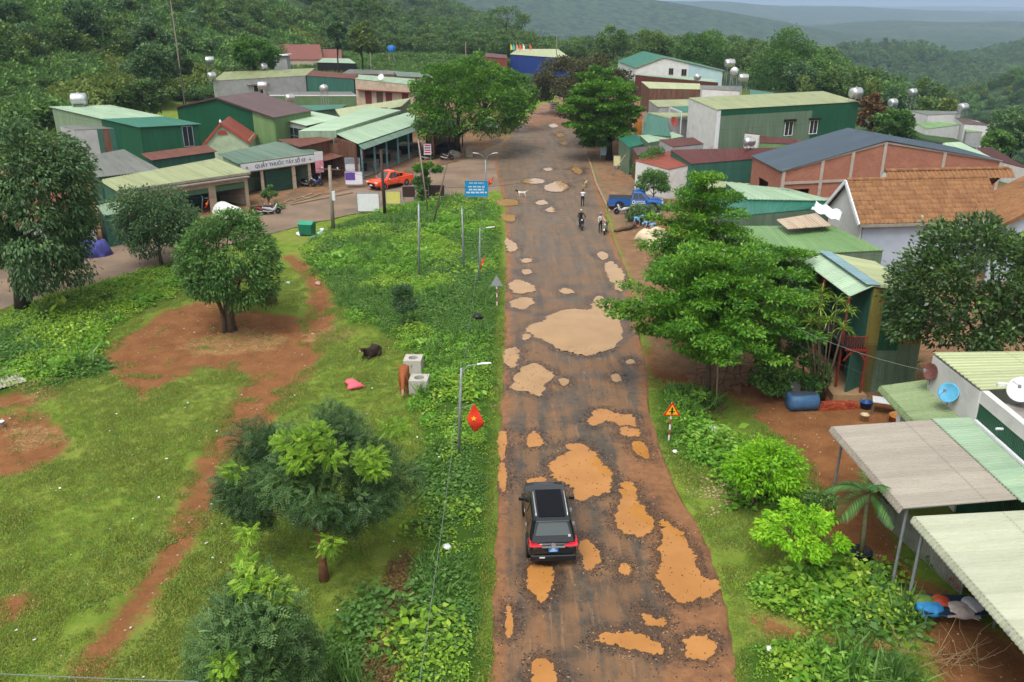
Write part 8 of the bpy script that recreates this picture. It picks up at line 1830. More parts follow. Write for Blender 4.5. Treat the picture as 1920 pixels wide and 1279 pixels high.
# flags
flag_r = paint('red_flag_cloth', lin(226, 60, 34), .75, .1, 3); star_y = paint('yellow_star', lin(250, 214, 60), .6, .03)
def cloth(name, pts_fn, nu, nv, mat, parent, thick=.012):
 vs = [pts_fn(i / nu, j / nv) for j in range(nv + 1) for i in range(nu + 1)]; mb = MB(); mb.add(vs, [(j * (nu + 1) + i, j * (nu + 1) + i + 1, (j + 1) * (nu + 1) + i + 1, (j + 1) * (nu + 1) + i) for j in range(nv) for i in range(nu)])
 o = mb.build(name, mat, parent, smooth=True); m = o.modifiers.new('thick', 'SOLIDIFY'); m.thickness = thick; return o
B, T = pole_px(860, 865, 865, 690); fc_ = at_y(892, 784, B.y - .1) - B
f = empty('flag', B, 0, 'red flag with a yellow star hanging cornerwise from a lamp post', 'flag')
corn = [at_y(889, 757, B.y) - B, at_y(875, 785, B.y) - B, at_y(890, 812, B.y) - B, at_y(909, 793, B.y) - B]
cloth('flag_cloth', lambda u, v: corn[0].lerp(corn[3], u).lerp(corn[1].lerp(corn[2], u), v) + V3((0, .05 * math.sin(5 * u + 3 * v), 0)), 10, 10, flag_r, f)
sc_ = at_y(888.5, 783, B.y) - B + V3((0, -.07, 0)); mb = MB(); sp_ = [(sc_.x + (.14 if k % 2 == 0 else .056) * math.sin(PI * k / 5), sc_.z + (.14 if k % 2 == 0 else .056) * math.cos(PI * k / 5)) for k in range(10)]
mb.add([(x, sc_.y - .03, z) for x, z in sp_] + [(sc_.x, sc_.y - .03, sc_.z)], [(k, (k + 1) % 10, 10) for k in range(10)]); mb.build('star', star_y, f)
mb = MB(); mb.tube([V3((T.x * .55, 0, T.z * .55)), corn[0]], .012, 6); mb.build('staff', galv, f)
for lb, bx, by, pts in [('furled red flag drooping from the lamp post near the triangular sign', 899, 540, [(911, 478), (903, 490), (898, 512), (904, 500)]), ('small red flag beside the blue notice board', 912, 376, [(926, 331), (917, 338), (914, 350), (921, 345)]), ('red flag hanging at the corner of the market hall', 676, 322, [(682, 278), (675, 290), (677, 301), (683, 294)]), ('small orange-red flag in front of the open shop', 388, 402, [(391, 372), (386, 384), (384, 391), (390, 386)])]:
 B = gz(at(bx, by)); f = empty('flag', B, 0, lb, 'flag'); cn = [at_y(x, y, B.y) - B for x, y in pts]
 cloth('flag_cloth', lambda u, v: cn[0].lerp(cn[3], u).lerp(cn[1].lerp(cn[2], u), v) + V3((0, .05 * math.sin(6 * u + 4 * v), 0)), 6, 6, flag_r, f); mb = MB(); mb.tube([V3((0, 0, max(1.5, cn[2].z * .8))), cn[0] + V3((0, 0, .05))], .015, 6); mb.build('staff', galv, f)
 p = cn[0].lerp(cn[2], .5); mb = MB(); mb.add([p + V3((.08 * math.sin(PI * k / 5) * (1 if k % 2 == 0 else .4), -.09, .12 * math.cos(PI * k / 5) * (1 if k % 2 == 0 else .4))) for k in range(10)] + [p + V3((0, -.09, 0))], [(k, (k + 1) % 10, 10) for k in range(10)]); mb.build('star', star_y, f)
# notice boards: (label, box corners in pixels, foot row, board colour)
def board(label, x0, y0, x1, y1, foot, mat, name='notice_board', posts=True, striped=False, cat='sign', tilt=0):
 B = gz(at((x0 + x1) / 2, foot)); t = empty(name, B, 0, label, cat); a = at_y(x0, y1, B.y) - B; c = at_y(x1, y0, B.y) - B
 mb = MB(); mb.box(((a.x + c.x) / 2, 0, (a.z + c.z) / 2), (c.x - a.x, .06, c.z - a.z), rz=tilt); bd = mb.build('panel', mat, t)
 mb = MB(); w_ = .05
 for x in (a.x, c.x): mb.box((x, 0, (a.z + c.z) / 2), (w_, .1, c.z - a.z + w_))
 for z in (a.z, c.z): mb.box(((a.x + c.x) / 2, 0, z), (c.x - a.x, .1, w_))
 mb.build('frame', galv if not tilt else mat, t)
 if posts:
  for x in (a.x + .08 * (c.x - a.x), c.x - .08 * (c.x - a.x)):
   if striped:
    n_ = 6
    for k in range(n_): mb = MB(); mb.tube([(x, .08, (a.z + .3) * k / n_ - .1), (x, .08, (a.z + .3) * (k + 1) / n_ - .1)], .05, 8); mb.build('post_band', MAT['white_paint'] if k % 2 else W['redpaint'], t)
   else: mb = MB(); mb.tube([(x, .08, -.2), (x, .08, a.z + .2)], .045, 8); mb.build('post', galv, t)
 return t, a, c
bt, a, c = board('blue notice board with white lines of lettering on striped posts', 872, 339, 915, 369, 384, paint('bright_blue_panel', lin(20, 142, 200), .45, .04), striped=True)
for (zz, w_, h_) in ((.86, .62, .05), (.62, .70, .09), (.45, .66, .09), (.27, .88, .10)):                 # the lettering is too small to read: lines of short strokes
 mb = MB(); n_ = int(w_ * 26);
 for k in range(n_):
  if k % 5 == 4: continue
  mb.box((a.x + (c.x - a.x) * (.5 - w_ / 2 + w_ * (k + .5) / n_), -.045, a.z + (c.z - a.z) * zz), ((c.x - a.x) * w_ / n_ * .75, .012, (c.z - a.z) * h_))
 mb.build('lettering_line', whl, bt)
board('blank white hoarding standing in the weeds by the side street', 671, 362, 710, 396, 402, MAT['white_paint'])
board('pale yellow hoarding beside the dark utility pole', 724, 358, 750, 382, 398, paint('pale_yellow_panel', lin(222, 212, 120), .6, .06))
board('dark brown hoarding on a steel frame left of the creeper', 755, 349, 778, 370, 382, paint('dark_brown_panel', lin(64, 40, 36), .6, .1))
board('dark brown hoarding on a steel frame right of the creeper', 804, 347, 833, 368, 380, MAT['dark_brown_panel'])
t, a, c = board('grey and white shop board beside the rusty shop', 648, 296, 674, 322, 338, paint('pale_grey_print', lin(206, 208, 212), .5, .05)); mb = MB(); mb.box(((a.x + c.x) / 2, -.04, c.z - .35), (c.x - a.x - .1, .03, .6)); mb.build('grey_print', paint('grey_print', lin(128, 134, 146), .5, .1), t)
t, a, c = board('purple and white shop board above the orange pickup', 648, 322, 679, 346, 352, paint('white_print', lin(222, 220, 230), .5, .05)); mb = MB(); mb.box((a.x + (c.x - a.x) * .3, -.04, (a.z + c.z) / 2 + .2), ((c.x - a.x) * .55, .03, .8)); mb.build('purple_print', paint('purple_print', lin(96, 70, 150), .5, .1), t)
t, a, c = board('red and white price board at the market hall', 795, 270, 808, 290, 301, MAT['white_print'])
for k in range(4): mb = MB(); mb.box(((a.x + c.x) / 2, -.04, a.z + (c.z - a.z) * (.2 + .22 * k)), ((c.x - a.x) * .8, .02, .16)); mb.build('red_line', redl if k != 2 else dk, t)
board('pale blue board at the foot of the nearest right hand street tree', 1125, 274, 1139, 291, 300, paint('pale_blue_print', lin(180, 204, 216), .5, .08)); board('yellow and white board right of the pale blue one', 1150, 292, 1164, 311, 318, paint('yellow_print', lin(224, 216, 160), .5, .12, 3)); board('plain white board in front of the maroon roof', 1242, 288, 1254, 312, 345, MAT['white_paint'])
t, a, c = board('tall orange and pink shop banner at the right side of the road', 1189, 222, 1204, 252, 285, paint('orange_print', lin(214, 140, 60), .5, .18, 2)); mb = MB(); mb.box(((a.x + c.x) / 2, -.0, c.z + .35), (c.x - a.x, .08, .7)); mb.build('pink_top', paint('pink_top_print', lin(230, 130, 140), .5, .1), t)
t, a, c = board('red and white sheet hung on goods at the far end of the road', 1031, 192, 1048, 207, 209, MAT['white_print'])
for k in range(3): mb = MB(); mb.box(((a.x + c.x) / 2, -.04, a.z + (c.z - a.z) * (.25 + .25 * k)), ((c.x - a.x) * .7, .02, .2)); mb.build('red_line', redl, t)
# triangular warning signs
def warn(label, bx, by, tx, ty, size, back=False):
 B, T = pole_px(bx, by, tx, ty); t = empty('warning_sign', B, 0, label, 'sign'); n_ = 7; h = T.z
 for k in range(n_): mb = MB(); mb.tube([T * (k / n_) + V3((0, .04, -.1 if k == 0 else 0)), T * ((k + 1) / n_) + V3((0, .04, 0))], .045, 8); mb.build('post_band', (MAT['white_paint'] if k % 2 == 0 else W['redpaint']), t)
 def tri(s, y0, y1, z): return [(T.x - s / 2, z - s * .29), (T.x + s / 2, z - s * .29), (T.x, z + s * .58)]
 zc_ = h - size * .5
 if back: mb = MB(); mb.prism(tri(size, 0, 0, zc_), -.02, .02, 'xz'); mb.build('plate', paint('grey_plate_back', lin(150, 156, 158), .5, .08), t); return t
 mb = MB(); mb.prism(tri(size, 0, 0, zc_), .0, .03, 'xz'); mb.build('plate', paint('sign_red', lin(214, 44, 34), .4, .05), t)
 mb = MB(); mb.prism(tri(size * .70, 0, 0, zc_), .032, .04, 'xz'); mb.build('face', paint('sign_yellow', lin(244, 196, 30), .4, .04), t)
 mb = MB(); mb.box((T.x, -.045, zc_), (size * .10, .01, size * .34)); mb.box((T.x, -.0455, zc_ - .01), (size * .34, .01, size * .055)); mb.prism([(T.x - size * .075, zc_ + size * .15), (T.x + size * .075, zc_ + size * .15), (T.x, zc_ + size * .29)], .042, .05, 'xz'); mb.build('symbol', blackp, t); return t
warn('red and yellow triangular junction sign on a striped post by the right verge', 1254, 828, 1261, 756, .78); warn('grey back of a triangular sign on a striped post by the left verge', 932, 575, 931, 518, .85, True)
# concrete culvert blocks with round holes
def culvert(label, px, py, w_, h_):
 B = gz(at(px, py)); t = empty('culvert_block', B + V3((0, .55, 0)), R(-3), label, 'concrete block', 'culvert blocks'); n = 24; s = w_ / 2; mb = MB(); r_ = w_ * .27
 circ = [(r_ * math.cos(2 * PI * k / n), r_ * math.sin(2 * PI * k / n)) for k in range(n)]
 sq = []
 for x, y in circ: m_ = max(abs(x), abs(y)); sq.append((x / m_ * s, y / m_ * s))
 vs = [(x, y, h_) for x, y in circ] + [(x, y, h_) for x, y in sq] + [(x, y, -.1) for x, y in sq] + [(x, y, .0) for x, y in circ]
 fs = [(n + k, n + (k + 1) % n, (k + 1) % n, k) for k in range(n)] + [(2 * n + k, 2 * n + (k + 1) % n, n + (k + 1) % n, n + k) for k in range(n)] + [(k, (k + 1) % n, 3 * n + (k + 1) % n, 3 * n + k) for k in range(n)]
 mb.add(vs, fs); mb.build('block', paint('pale_concrete', lin(186, 182, 172), .9, .1, 2, grime=.3, grime_c=lin(120, 116, 106)), t); mb = MB(); mb.tube([(-.06, -s - .01, h_ * .5), (-.06, -s - .05, h_ * .62), (.0, -s - .01, h_ * .7)], .015, 5); mb.build('lifting_loop', MAT['rusty_frame'], t); return t
culvert('upper square concrete block with a round hole', 774, 704, .95, .78); culvert('lower square concrete block with a round hole beside the grazing cow', 785, 742, .95, .72)
# sacks
def lump(name, label, cat, B, prof, mat, rz=0, seed=1, group=None, top=True):
 """a filled bag: a tapered soft body with gathered end"""
 rr = random.Random(seed); mb = MB(); n = 14; rg = []
 for (y, w_, h_) in prof: rg.append([V3((w_ * math.cos(a), y, max(.0, h_ + h_ * math.sin(a) * .95))) + V3((rr.uniform(-.02, .02), 0, rr.uniform(-.015, .02))) for a in [2 * PI * k / n for k in range(n)]])
 mb.loft(rg); o = mb.build(name, mat, None, smooth=True); o.location = B; o.rotation_euler = (0, 0, rz); return tag(o, label, cat, group)
pinkm = paint('pink_sack', lin(226, 104, 116), .7, .1, 5); q = gz(at(661, 728))
sackp = [(-.42, .05, .05), (-.36, .16, .12), (-.2, .25, .17), (.1, .26, .18), (.32, .2, .14), (.42, .08, .07), (.5, .1, .06)]
lump('sack', 'pink sack lying behind, leaning on the other one', 'sack', q + V3((-.1, .35, 0)), sackp, pinkm, R(50), 2); lump('sack', 'pink sack lying in front with its tied end to the right', 'sack', q + V3((.15, -.05, 0)), sackp, pinkm, R(-65), 3)
# green rubbish bin and rubbish
B = gz(at(577, 441)); t = empty('rubbish_bin', B, R(-12), 'green steel rubbish bin with a ridged lid at the kerb', 'bin'); gm = paint('green_bin_paint', lin(36, 112, 88), .5, .12, 2, grime=.25)
mb = MB(); mb.hexa([V3(p) for p in ((-.55, -.45, .12), (.55, -.45, .12), (.55, .45, .12), (-.55, .45, .12), (-.62, -.5, 1.0), (.62, -.5, 1.0), (.62, .5, 1.0), (-.62, .5, 1.0))]); mb.build('body', gm, t, bevel=.02)
mb = MB(); mb.prism([(-.52, 0), (.52, 0), (.52, .04), (0, .26), (-.52, .04)], -.66, .66, 'yz');
for i, v in enumerate(mb.v): mb.v[i] = (v[0], v[1], v[2] + 1.0)
mb.build('lid', paint('light_green_lid', lin(60, 150, 118), .45, .1, 2), t)
for sx in (-.45, .45):
 for sy in (-.35, .35): mb = MB(); mb.lathe([(.09, -.03), (.09, .03)], (sx, sy, .09), 10, 'x'); mb.build('castor', blackp, t)
wb = paint('white_plastic_bag', lin(222, 228, 230), .35, .08, 4); tb = paint('pale_teal_bag', lin(150, 200, 190), .35, .12, 4); bb = paint('black_plastic_bag', lin(34, 36, 38), .35, .15, 4)
bagp = [(-.3, .06, .04), (-.22, .18, .12), (0, .25, .18), (.18, .2, .14), (.28, .06, .05)]
for k, (px, py, m_, rz_, s_, lb) in enumerate([(561, 441, wb, 20, 1.1, 'white rubbish bag left of the green bin'), (600, 442, tb, 70, 1.3, 'pale teal heap of plastic right of the green bin'), (588, 450, tb, 110, 1.1, 'flat spread of pale plastic in front of the green bin'), (604, 433, wb, 10, .8, 'white sheet lying behind the green bin'), (714, 428, tb, 0, .5, 'small pale blue bag in the weeds'), (540, 533, tb, 60, .6, 'pale green bag in the grass near the path'), (596, 533, paint('pink_brown_cloth', lin(190, 150, 136), .7, .15), 30, .8, 'pinkish cloth lying on the red path'), (895, 607, bb, 85, 1.2, 'black rubbish heap in the weeds by the road'), (838, 1040, wb, 50, .6, 'white scrap on the patch of bare soil in the weeds'), (1335, 812, wb, 20, .9, 'pale rubbish heap in the dry stems near the warning sign'), (1345, 832, wb, 60, .7, 'lower pale rubbish bag near the lime bush'), (1265, 852, wb, 30, .45, 'white scrap in the weeds below the warning sign'), (1307, 655, paint('pale_blue_bag', lin(130, 180, 214), .4), 80, .6, 'pale blue bag lying under the big almond tree'), (1440, 1226, wb, 0, .4, 'white scrap at the edge of the lower weeds')]):
 o = lump('rubbish_bag', lb, 'rubbish', gz(at(px, py)) + V3((0, 0, .02)), bagp, m_, R(rz_), 10 + k); o.scale = (s_, s_, s_ * .8)
# blue tank lying in the yard, white box, bricks, junk
bt_m = paint('faded_blue_tank', lin(70, 110, 150), .5, .15, 2, grime=.3); B = gz(at(1508, 772)); t = empty('oil_tank', B + V3((0, .45, 0)), R(4), 'faded blue oval tank lying in the red yard', 'tank')
mb = MB(); mb.lathe([(.2, -.75), (.42, -.72), (.5, -.62), (.5, .62), (.42, .72), (.2, .75)], (0, 0, .42), 20, 'x');
for i, v in enumerate(mb.v): mb.v[i] = (v[0], v[1], min(v[2], .80))
mb.build('tank', bt_m, t, smooth=True)
for k in range(4): mb = MB(); mb.bar((-.6, -.2 + k * .14, .815), (.62, -.2 + k * .14, .815), .06, .025); mb.build('slat', paint('dark_slat', lin(78, 82, 88), .7, .1, 4), t)
mb = MB(); q = gz(at(1490, 748)); mb.box(q + V3((-.1, .7, .3)), (.9, .7, .6), rz=.2); o = mb.build('white_crate', MAT['white_paint'], None, bevel=.03); tag(o, 'white box standing behind the blue tank', 'box')
rb = [paint('red_brick_%d' % k, lin(*c), .9, .15, 6) for k, c in enumerate([(166, 74, 46), (150, 64, 42), (180, 92, 60)])]; rr = random.Random(3)
B = gz(at(1575, 768)); bp = empty('brick_pile', B, R(5), 'pile of red bricks stacked in front of the porch', 'bricks')
bme = []
for m_ in rb: mb = MB(); mb.box((0, 0, 0), (.21, .1, .07)); o_ = mb.build('brick', m_, bp); bme.append(o_.data); bpy.data.objects.remove(o_)
for z in range(5):
 for y in range(3):
  for x in range(9 - z // 2):
   o_ = bpy.data.objects.new('brick', rr.choice(bme)); COL.objects.link(o_); o_.parent = bp; o_.location = (-.95 + x * .225 + rr.uniform(-.02, .02) + z * .05, .05 + y * .125 + rr.uniform(-.01, .01), .035 + z * .073); o_.rotation_euler = (0, 0, rr.uniform(-.12, .12))
def bucket(label, px, py, r_, h_, m_, name='bucket', Bq=None):
 t = empty(name, Bq or gz(at(px, py)), 0, label, name.replace('_', ' ')); mb = MB(); mb.lathe([(r_ * .8, 0), (r_, h_), (r_ * 1.06, h_), (r_ * 1.06, h_ + .02), (r_ * .94, h_ + .02), (r_ * .75, .04)], n=16); mb.build('body', m_, t, smooth=True); mb = MB(); mb.tube([V3((r_ * math.cos(a), 0, h_ + r_ * .6 * math.sin(a))) for a in [PI * k / 8 for k in range(9)]], .008, 5); mb.build('handle', galv, t); return t
bucket('cream bucket among the junk under the rear awning', 1620, 788, .2, .32, paint('cream_plastic', lin(206, 188, 150), .5)); bucket('blue tub among the junk under the rear awning', 1622, 765, .28, .34, paint('blue_plastic', lin(40, 78, 140), .4)); bucket('orange-brown basket beside the white pillar', 1683, 792, .42, .4, paint('orange_basket', lin(176, 118, 54), .7, .2, 6), 'basket')
bucket('white plastic pot at the left edge of the green', 3, 800, .16, .3, MAT['white_paint'], 'pot')
def table(label, B, rz, w_, d_, h_, m_, top_m, name='table'):
 t = empty(name, B, rz, label, 'table'); mb = MB(); mb.box((0, 0, h_), (w_, d_, .05)); mb.build('table_top', top_m, t)
 for sx in (-1, 1):
  for sy in (-1, 1): mb = MB(); mb.bar((sx * (w_ / 2 - .06), sy * (d_ / 2 - .06), -.05), (sx * (w_ / 2 - .06), sy * (d_ / 2 - .06), h_), .06); mb.build('leg', m_, t)
 return t
table('small table heaped with papers under the rear awning', gz(at(1655, 775)), R(-20), 1.1, .7, .7, woodp, MAT['white_paint'])
B = gz(at(1795, 1170)); tb_ = table('slatted steel bench bed heaped with clothes under the side awning', B + V3((.0, .3, 0)), R(-2), 2.3, .95, .55, MAT['galvanised_grey'], paint('dark_blue_slats', lin(40, 56, 80), .5, .1), 'bench_bed')
def heap(name, label, c, rx, ry, h, mat, seed, rz=0.0):
 r = np.random.default_rng(seed); n = 14; mb = MB(); vs = []
 for j in range(n + 1):
  for i in range(n + 1):
   u, v = i / n * 2 - 1, j / n * 2 - 1; q = max(0, 1 - (abs(u) ** 2.5 + abs(v) ** 2.5)); z = h * q ** .5 * (.6 + .8 * float(vnoise(np.array([u * 2.3 + seed]), np.array([v * 2.3]), 1.0, seed)[0])) - (.12 if q == 0 else 0)
   vs.append((u * rx * (1 + .1 * math.sin(v * 4 + seed)), v * ry * (1 + .1 * math.cos(u * 5)), z))
 mb.add(vs, [(j * (n + 1) + i, j * (n + 1) + i + 1, (j + 1) * (n + 1) + i + 1, (j + 1) * (n + 1) + i) for j in range(n) for i in range(n)]); o = mb.build(name, mat, None, smooth=True); o.location = c; o.rotation_euler = (0, 0, rz); o.modifiers.new('t', 'SOLIDIFY').thickness = .01; return o
for k, (x, y, rx, c, lb) in enumerate([(-.85, -.1, .35, (58, 140, 200), 'blue cloth at the left end of the bench bed'), (-.9, .2, .25, (110, 140, 60), 'olive green cloth on the left end of the bench bed'), (-.45, .15, .26, (206, 84, 56), 'orange-red cloth in the middle of the bench bed'), (.05, -.2, .36, (206, 190, 184), 'pale pinkish cloth hanging over the front of the bench bed'), (.55, .0, .34, (196, 196, 204), 'pale grey cloth at the right end of the bench bed')]):
 tag(heap('cloth_heap', lb, tb_.location + V3((x, y, .57)), rx * 1.2, .36, .07, cl('heap_cloth_%d' % k, c), 20 + k, k), lb, 'cloth')
tag(heap('cloth_heap', '', gz(at(1818, 1112)) + V3((.1, .3, .3)), .55, .3, .35, cl('red_orange_cloth', (200, 70, 44)), 31), 'red-orange cloth heaped behind the bench bed', 'cloth')
# soil heap and pale tarpaulins by the stump; felled trunk
tag(heap('soil_heap', '', gz(at(1262, 442)), 1.5, 1.3, .9, paint('fresh_red_soil', lin(156, 74, 42), .95, .2, 3), 41), 'heap of fresh red soil beside the pale tarpaulin', 'soil heap')
tag(heap('tarpaulin', '', gz(at(1228, 448)) + V3((0, 0, .05)), 1.5, 1.6, .8, paint('pale_canvas', lin(206, 190, 160), .8, .12, 2), 42, .5), 'pale canvas draped over goods beside the red soil', 'tarpaulin'); tag(heap('tarpaulin', '', gz(at(1252, 462)), 1.6, .8, .4, MAT['pale_canvas'], 43), 'pale sacking spread in front of the red soil', 'tarpaulin')
B = gz(at(1172, 432)); lg = empty('felled_log', B, R(35), 'grey felled tree trunk lying by the stooping workers', 'log'); mb = MB(); mb.tube([(-1.2, 0, .16), (-.4, .05, .2), (.5, .0, .24), (1.3, .1, .5)], [.14, .17, .2, .24], 10); mb.build('trunk', bark, lg, smooth=True); mb = MB(); mb.tube([(.2, 0, .25), (.6, .5, .6), (.9, .8, .7)], [.09, .07, .04], 7); mb.build('branch', bark, lg)
dome_tree('cut_branches', 'cut leafy branches heaped behind the stooping workers', 1200, 415, (1170, 385, 1235, 425), 2600, .22, .1, 'dark', 91, 14, (.35, .5), .05, cat='branches')
tag(heap('tarpaulin', '', gz(at(918, 240)), 1.6, 1.2, 1.5, paint('white_stall_cover', lin(224, 226, 226), .5, .05), 44), 'white cover over a stall beyond the wide street tree', 'tarpaulin')
B = gz(at(880, 294)); bo_ = empty('stone_block', B, .2, 'pale stone gate block under the wide street tree', 'stone'); mb = MB(); mb.box((0, 0, .5), (.9, .6, 1.1)); mb.box((0, 0, 1.15), (.6, .4, .3)); mb.build('block', MAT['weathered_concrete'], bo_, bevel=.05)
tag(heap('rubble_heap', '', gz(at(852, 294)), .9, .7, .7, MAT['weathered_concrete'], 45), 'grey rubble heap at the foot of the wide street tree', 'rubble')
# white tarpaulin covered truck bed behind the bushy tree
B = gz(at(432, 420)); wt = empty('covered_cart', B, R(40), 'cart under a white tarpaulin parked on the side street behind the bushy tree', 'cart')
mb = MB(); rg = [[V3((1.0 * math.cos(a) * s, y, .8 + 1.15 * max(0, math.sin(a)) * s)) for a in [PI * k / 10 for k in range(11)]] for y, s in ((-1.7, .82), (-1.5, 1.0), (0, .96), (1.5, 1.0), (1.7, .8))]; mb.loft(rg); mb.build('cover', paint('white_cover', lin(224, 224, 220), .5, .06, 2), wt, smooth=True)
mb = MB(); mb.box((0, 0, .62), (1.9, 3.3, .35)); mb.build('bed', W['conc'], wt)
for sx in (-1, 1):
 for y in (-1.0, 1.0): wheel(wt, sx * .85, y, .36, .2, sx)
# pale sheet lying at the left edge, rubble heap, blue tarp and stalls behind the dark tree
rs2 = empty('corrugated_sheet', gz(at(12, 710)), 0, 'pale corrugated sheet lying in the weeds at the left edge', 'sheet'); p_ = [at(-25, 735, .25), at(52, 715, .25), at(20, 688, .35), at(-40, 692, .35)]; roof_sheet(rs2, *p_, sheet('pale_dirty_sheet', lin(206, 200, 190), lin(180, 172, 160), dirt=.15), .2, name='sheet')
sh_ = shed('street_shop', 'white walled shop with a red sheet roof behind the huge shade tree', at(-60, 440, 3.0), at(180, 398, 3.0), at(-90, 395, 3.8), S['redsheet'], W['white'], openings={'f': [(1, 4, -.1, 2.2), (5, 8, -.1, 2.2), (9, 12, -.1, 2.2)]})
shed('street_shop', 'sage green awning shop left of the open-fronted one', at(196, 405, 2.6), at(240, 397, 2.6), at(180, 385, 3.0), S['sage'], S['tealwall'], inset=.1)
tag(heap('blue_tarpaulin', '', gz(at(178, 478)) + V3((0, 0, .0)), 1.3, .9, 1.3, paint('blue_tarp', lin(70, 72, 140), .5, .15, 3), 51), 'dark blue tarpaulin over goods beside the side street', 'tarpaulin')
# water tanks on the roofs
for lb, px, py, z, rz_, r_, L_, st in [('twin stainless tank on the roof of the tall green shed', 150, 199, 6.5, .2, .75, 1.6, .1), ('stainless tank high on a stand left of the white house', 399, 160, 3.0, .3, .7, 1.5, 4.2), ('lower stainless tank left of the white house', 398, 152, 5.6, .9, .6, 1.2, .3), ('stainless tank standing before the white house window', 494, 180, 4.2, .1, .6, 1.3, 1.1), ('stainless tank on the low green shed roof', 545, 199, 3.8, .6, .55, 1.1, .7), ('round-ended tank on a tall stand before the teal house', 610, 204, 3.0, 1.3, .55, .9, 2.6), ('stainless tank cluster on the white house roof', 495, 135, 6.3, .8, .6, 1.0, .4), ('tank on top of the stack beside the white gabled house', 1365, 160, 4.6, .1, .7, 1.5, 3.2), ('middle tank of the stack beside the white gabled house', 1374, 168, 4.4, 1.2, .7, 1.2, 2.4), ('right hand tank of the stack by the broad tree', 1392, 170, 4.4, .1, .6, 1.4, 1.6), ('stainless tank at the corner of the tall green building', 1603, 187, 7.9, .5, .6, 1.2, .2), ('round tank beside the pale blue gable wall', 1307, 153, 4.6, .9, .55, .9, .3), ('stainless tank on the yellow-green shed in the valley', 1672, 206, -.6, .4, .75, 1.3, .6), ('stainless tank on a stand in the valley group', 1706, 204, -2, .4, .75, 1.3, 2.6), ('stainless tank on the brown roofed valley house', 1803, 217, -2.2, .4, .8, 1.5, .8), ('small white tank on the maroon roof', 1404, 278, 4.4, .2, .45, .9, .25)]:
 water_tank(lb, at(px, py, z), rz_, r_, L_, st)
p = at_y(734, 92, 260); bw = empty('water_tank', V3((p.x, p.y, gz(p).z)), 0, 'bright blue plastic tank on a stand in the far greenery', 'tank'); mb = MB(); h = p.z - bw.location.z; mb.lathe([(1.0, h - .8), (1.1, h - .6), (1.1, h + .7), (.8, h + .9), (.3, h + 1.0)], n=16); mb.build('tank', paint('blue_tank', lin(30, 110, 190), .5), bw, smooth=True)
for sx in (-1, 1):
 for sy in (-1, 1): mb = MB(); mb.bar((sx * .7, sy * .7, -.2), (sx * .7, sy * .7, h - .8), .12); mb.build('leg', concp, bw)
dish('round white dish on the roof of the teal house', at(715, 150, 5.2), (-.3, -.8, .5), .6, MAT['white_paint'], .5); dish('reddish dish on the roof below the olive shed', at(1262, 238, 4.4), (.6, -.7, .4), .6, W['redpaint'], .6)
# potted plants, dry branches at the lower right, litter round the stump
drym = paint('dry_twig', lin(150, 124, 90), .9, .15, 6); B = gz(at(1760, 1240)); db = empty('dry_bush', B, 0, 'tangle of bare dry branches below the awning', 'bush'); rr = random.Random(8)
for k in range(46):
 a = rr.uniform(0, 6.28); L_ = rr.uniform(.6, 1.7); el = rr.uniform(.25, 1.2); b0 = V3((rr.uniform(-1.2, 1.2), rr.uniform(-.5, .5), 0)); d_ = V3((math.cos(a) * math.cos(el), math.sin(a) * math.cos(el), math.sin(el))); m_ = b0 + d_ * L_ * .6; mb = MB()
 mb.tube([b0, m_, m_ + (d_ + V3((rr.uniform(-.5, .5), rr.uniform(-.5, .5), rr.uniform(-.4, .1)))).normalized() * L_ * .5], [.014, .01, .004], 5); mb.build('twig', drym, db)
B = gz(at(1322, 775)); db = empty('dry_bush', B, 0, 'dark dry brushwood behind the warning sign', 'bush')
for k in range(40):
 a = rr.uniform(0, 6.28); L_ = rr.uniform(.4, 1.1); el = rr.uniform(.1, .9); b0 = V3((rr.uniform(-.9, .9), rr.uniform(-.9, .9), 0)); d_ = V3((math.cos(a) * math.cos(el), math.sin(a) * math.cos(el), math.sin(el))); mb = MB(); mb.tube([b0, b0 + d_ * L_], [.014, .005], 5); mb.build('twig', bark, db)
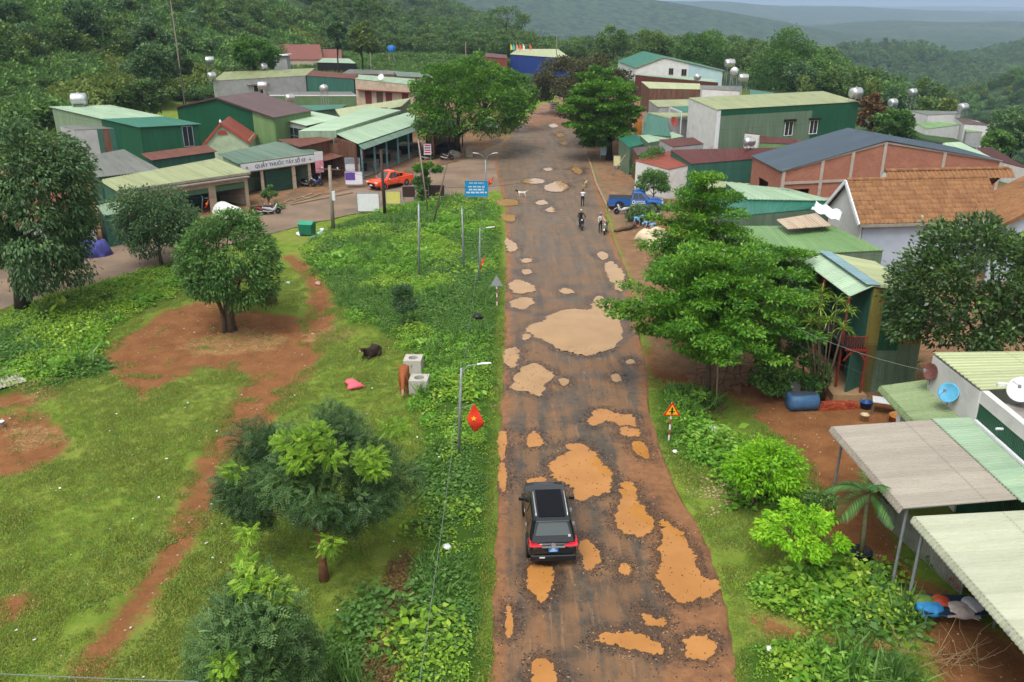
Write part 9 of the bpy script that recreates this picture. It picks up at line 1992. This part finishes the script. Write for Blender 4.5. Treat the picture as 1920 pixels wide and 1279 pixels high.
bare_post('slim pale tree stake beside the big almond tree', 1343, 765, 1347, 655, .04, paint('pale_stake', lin(140, 130, 110), .9, .15, 5), 'tree_stake', cat='stake')
# loose rubble and litter, uncountable
r_ = np.random.default_rng(51); n = 420; X = r_.normal(0, 1, n); Y = r_.normal(0, 1, n); c1_ = at(1352, 925); c2_ = at(1340, 822)
P1 = np.stack([c1_.x + X[:260] * .55, c1_.y + Y[:260] * .7], 1); P2 = np.stack([c2_.x + X[260:] * .5, c2_.y + Y[260:] * .9], 1); PP = np.concatenate([P1, P2])
scatter('rubble', np.stack([PP[:, 0], PP[:, 1], ground_z(PP[:, 0], PP[:, 1]) + .03], 1), [csrc[2]], .05 + .1 * r_.uniform(0, 1, n) ** 2, 'pale stones and litter heaped on the right verge', 'rubble', 9)
X, Y = sample(380, -30, -2, 11, 60, 52, 1.2); k = (fld(under, X, Y) < -.4); X, Y = X[k], Y[k]
mb = MB(); mb.add([(-.5, -.3, 0), (.5, -.35, .05), (.45, .3, 0), (-.45, .35, .08)], [(0, 1, 2, 3)]); me_l = bpy.data.meshes.new('scrap'); me_l.from_pydata(mb.v, [], mb.f); me_l.materials.append(wb)
scatter('paper_scraps', np.stack([X, Y, ground_z(X, Y) + .07], 1), [me_l], .04 + .09 * r_.uniform(0, 1, len(X)) ** 3, 'scattered pale paper and plastic scraps on the green', 'litter', 10)
# ================================================================ haze over the far valley
hz_ = MB(); hz_.hexa([V3(p) for p in ((-16000, -300, -420), (16000, -300, -420), (16000, 16500, -420), (-16000, 16500, -420), (-16000, -300, 190), (16000, -300, 190), (16000, 16500, 190), (-16000, 16500, 190))])
g = bpy.data.materials.new('haze_air'); g.use_nodes = True; nt = g.node_tree; nt.nodes.clear(); out = nt.nodes.new('ShaderNodeOutputMaterial'); pv = nt.nodes.new('ShaderNodeVolumePrincipled')
pv.inputs['Color'].default_value = (.52, .70, .93, 1); pv.inputs['Density'].default_value = 1.5e-4; pv.inputs['Anisotropy'].default_value = 0.0; nt.links.new(pv.outputs[0], out.inputs['Volume'])
ho = hz_.build('haze', g); tag(ho, kind='stuff')
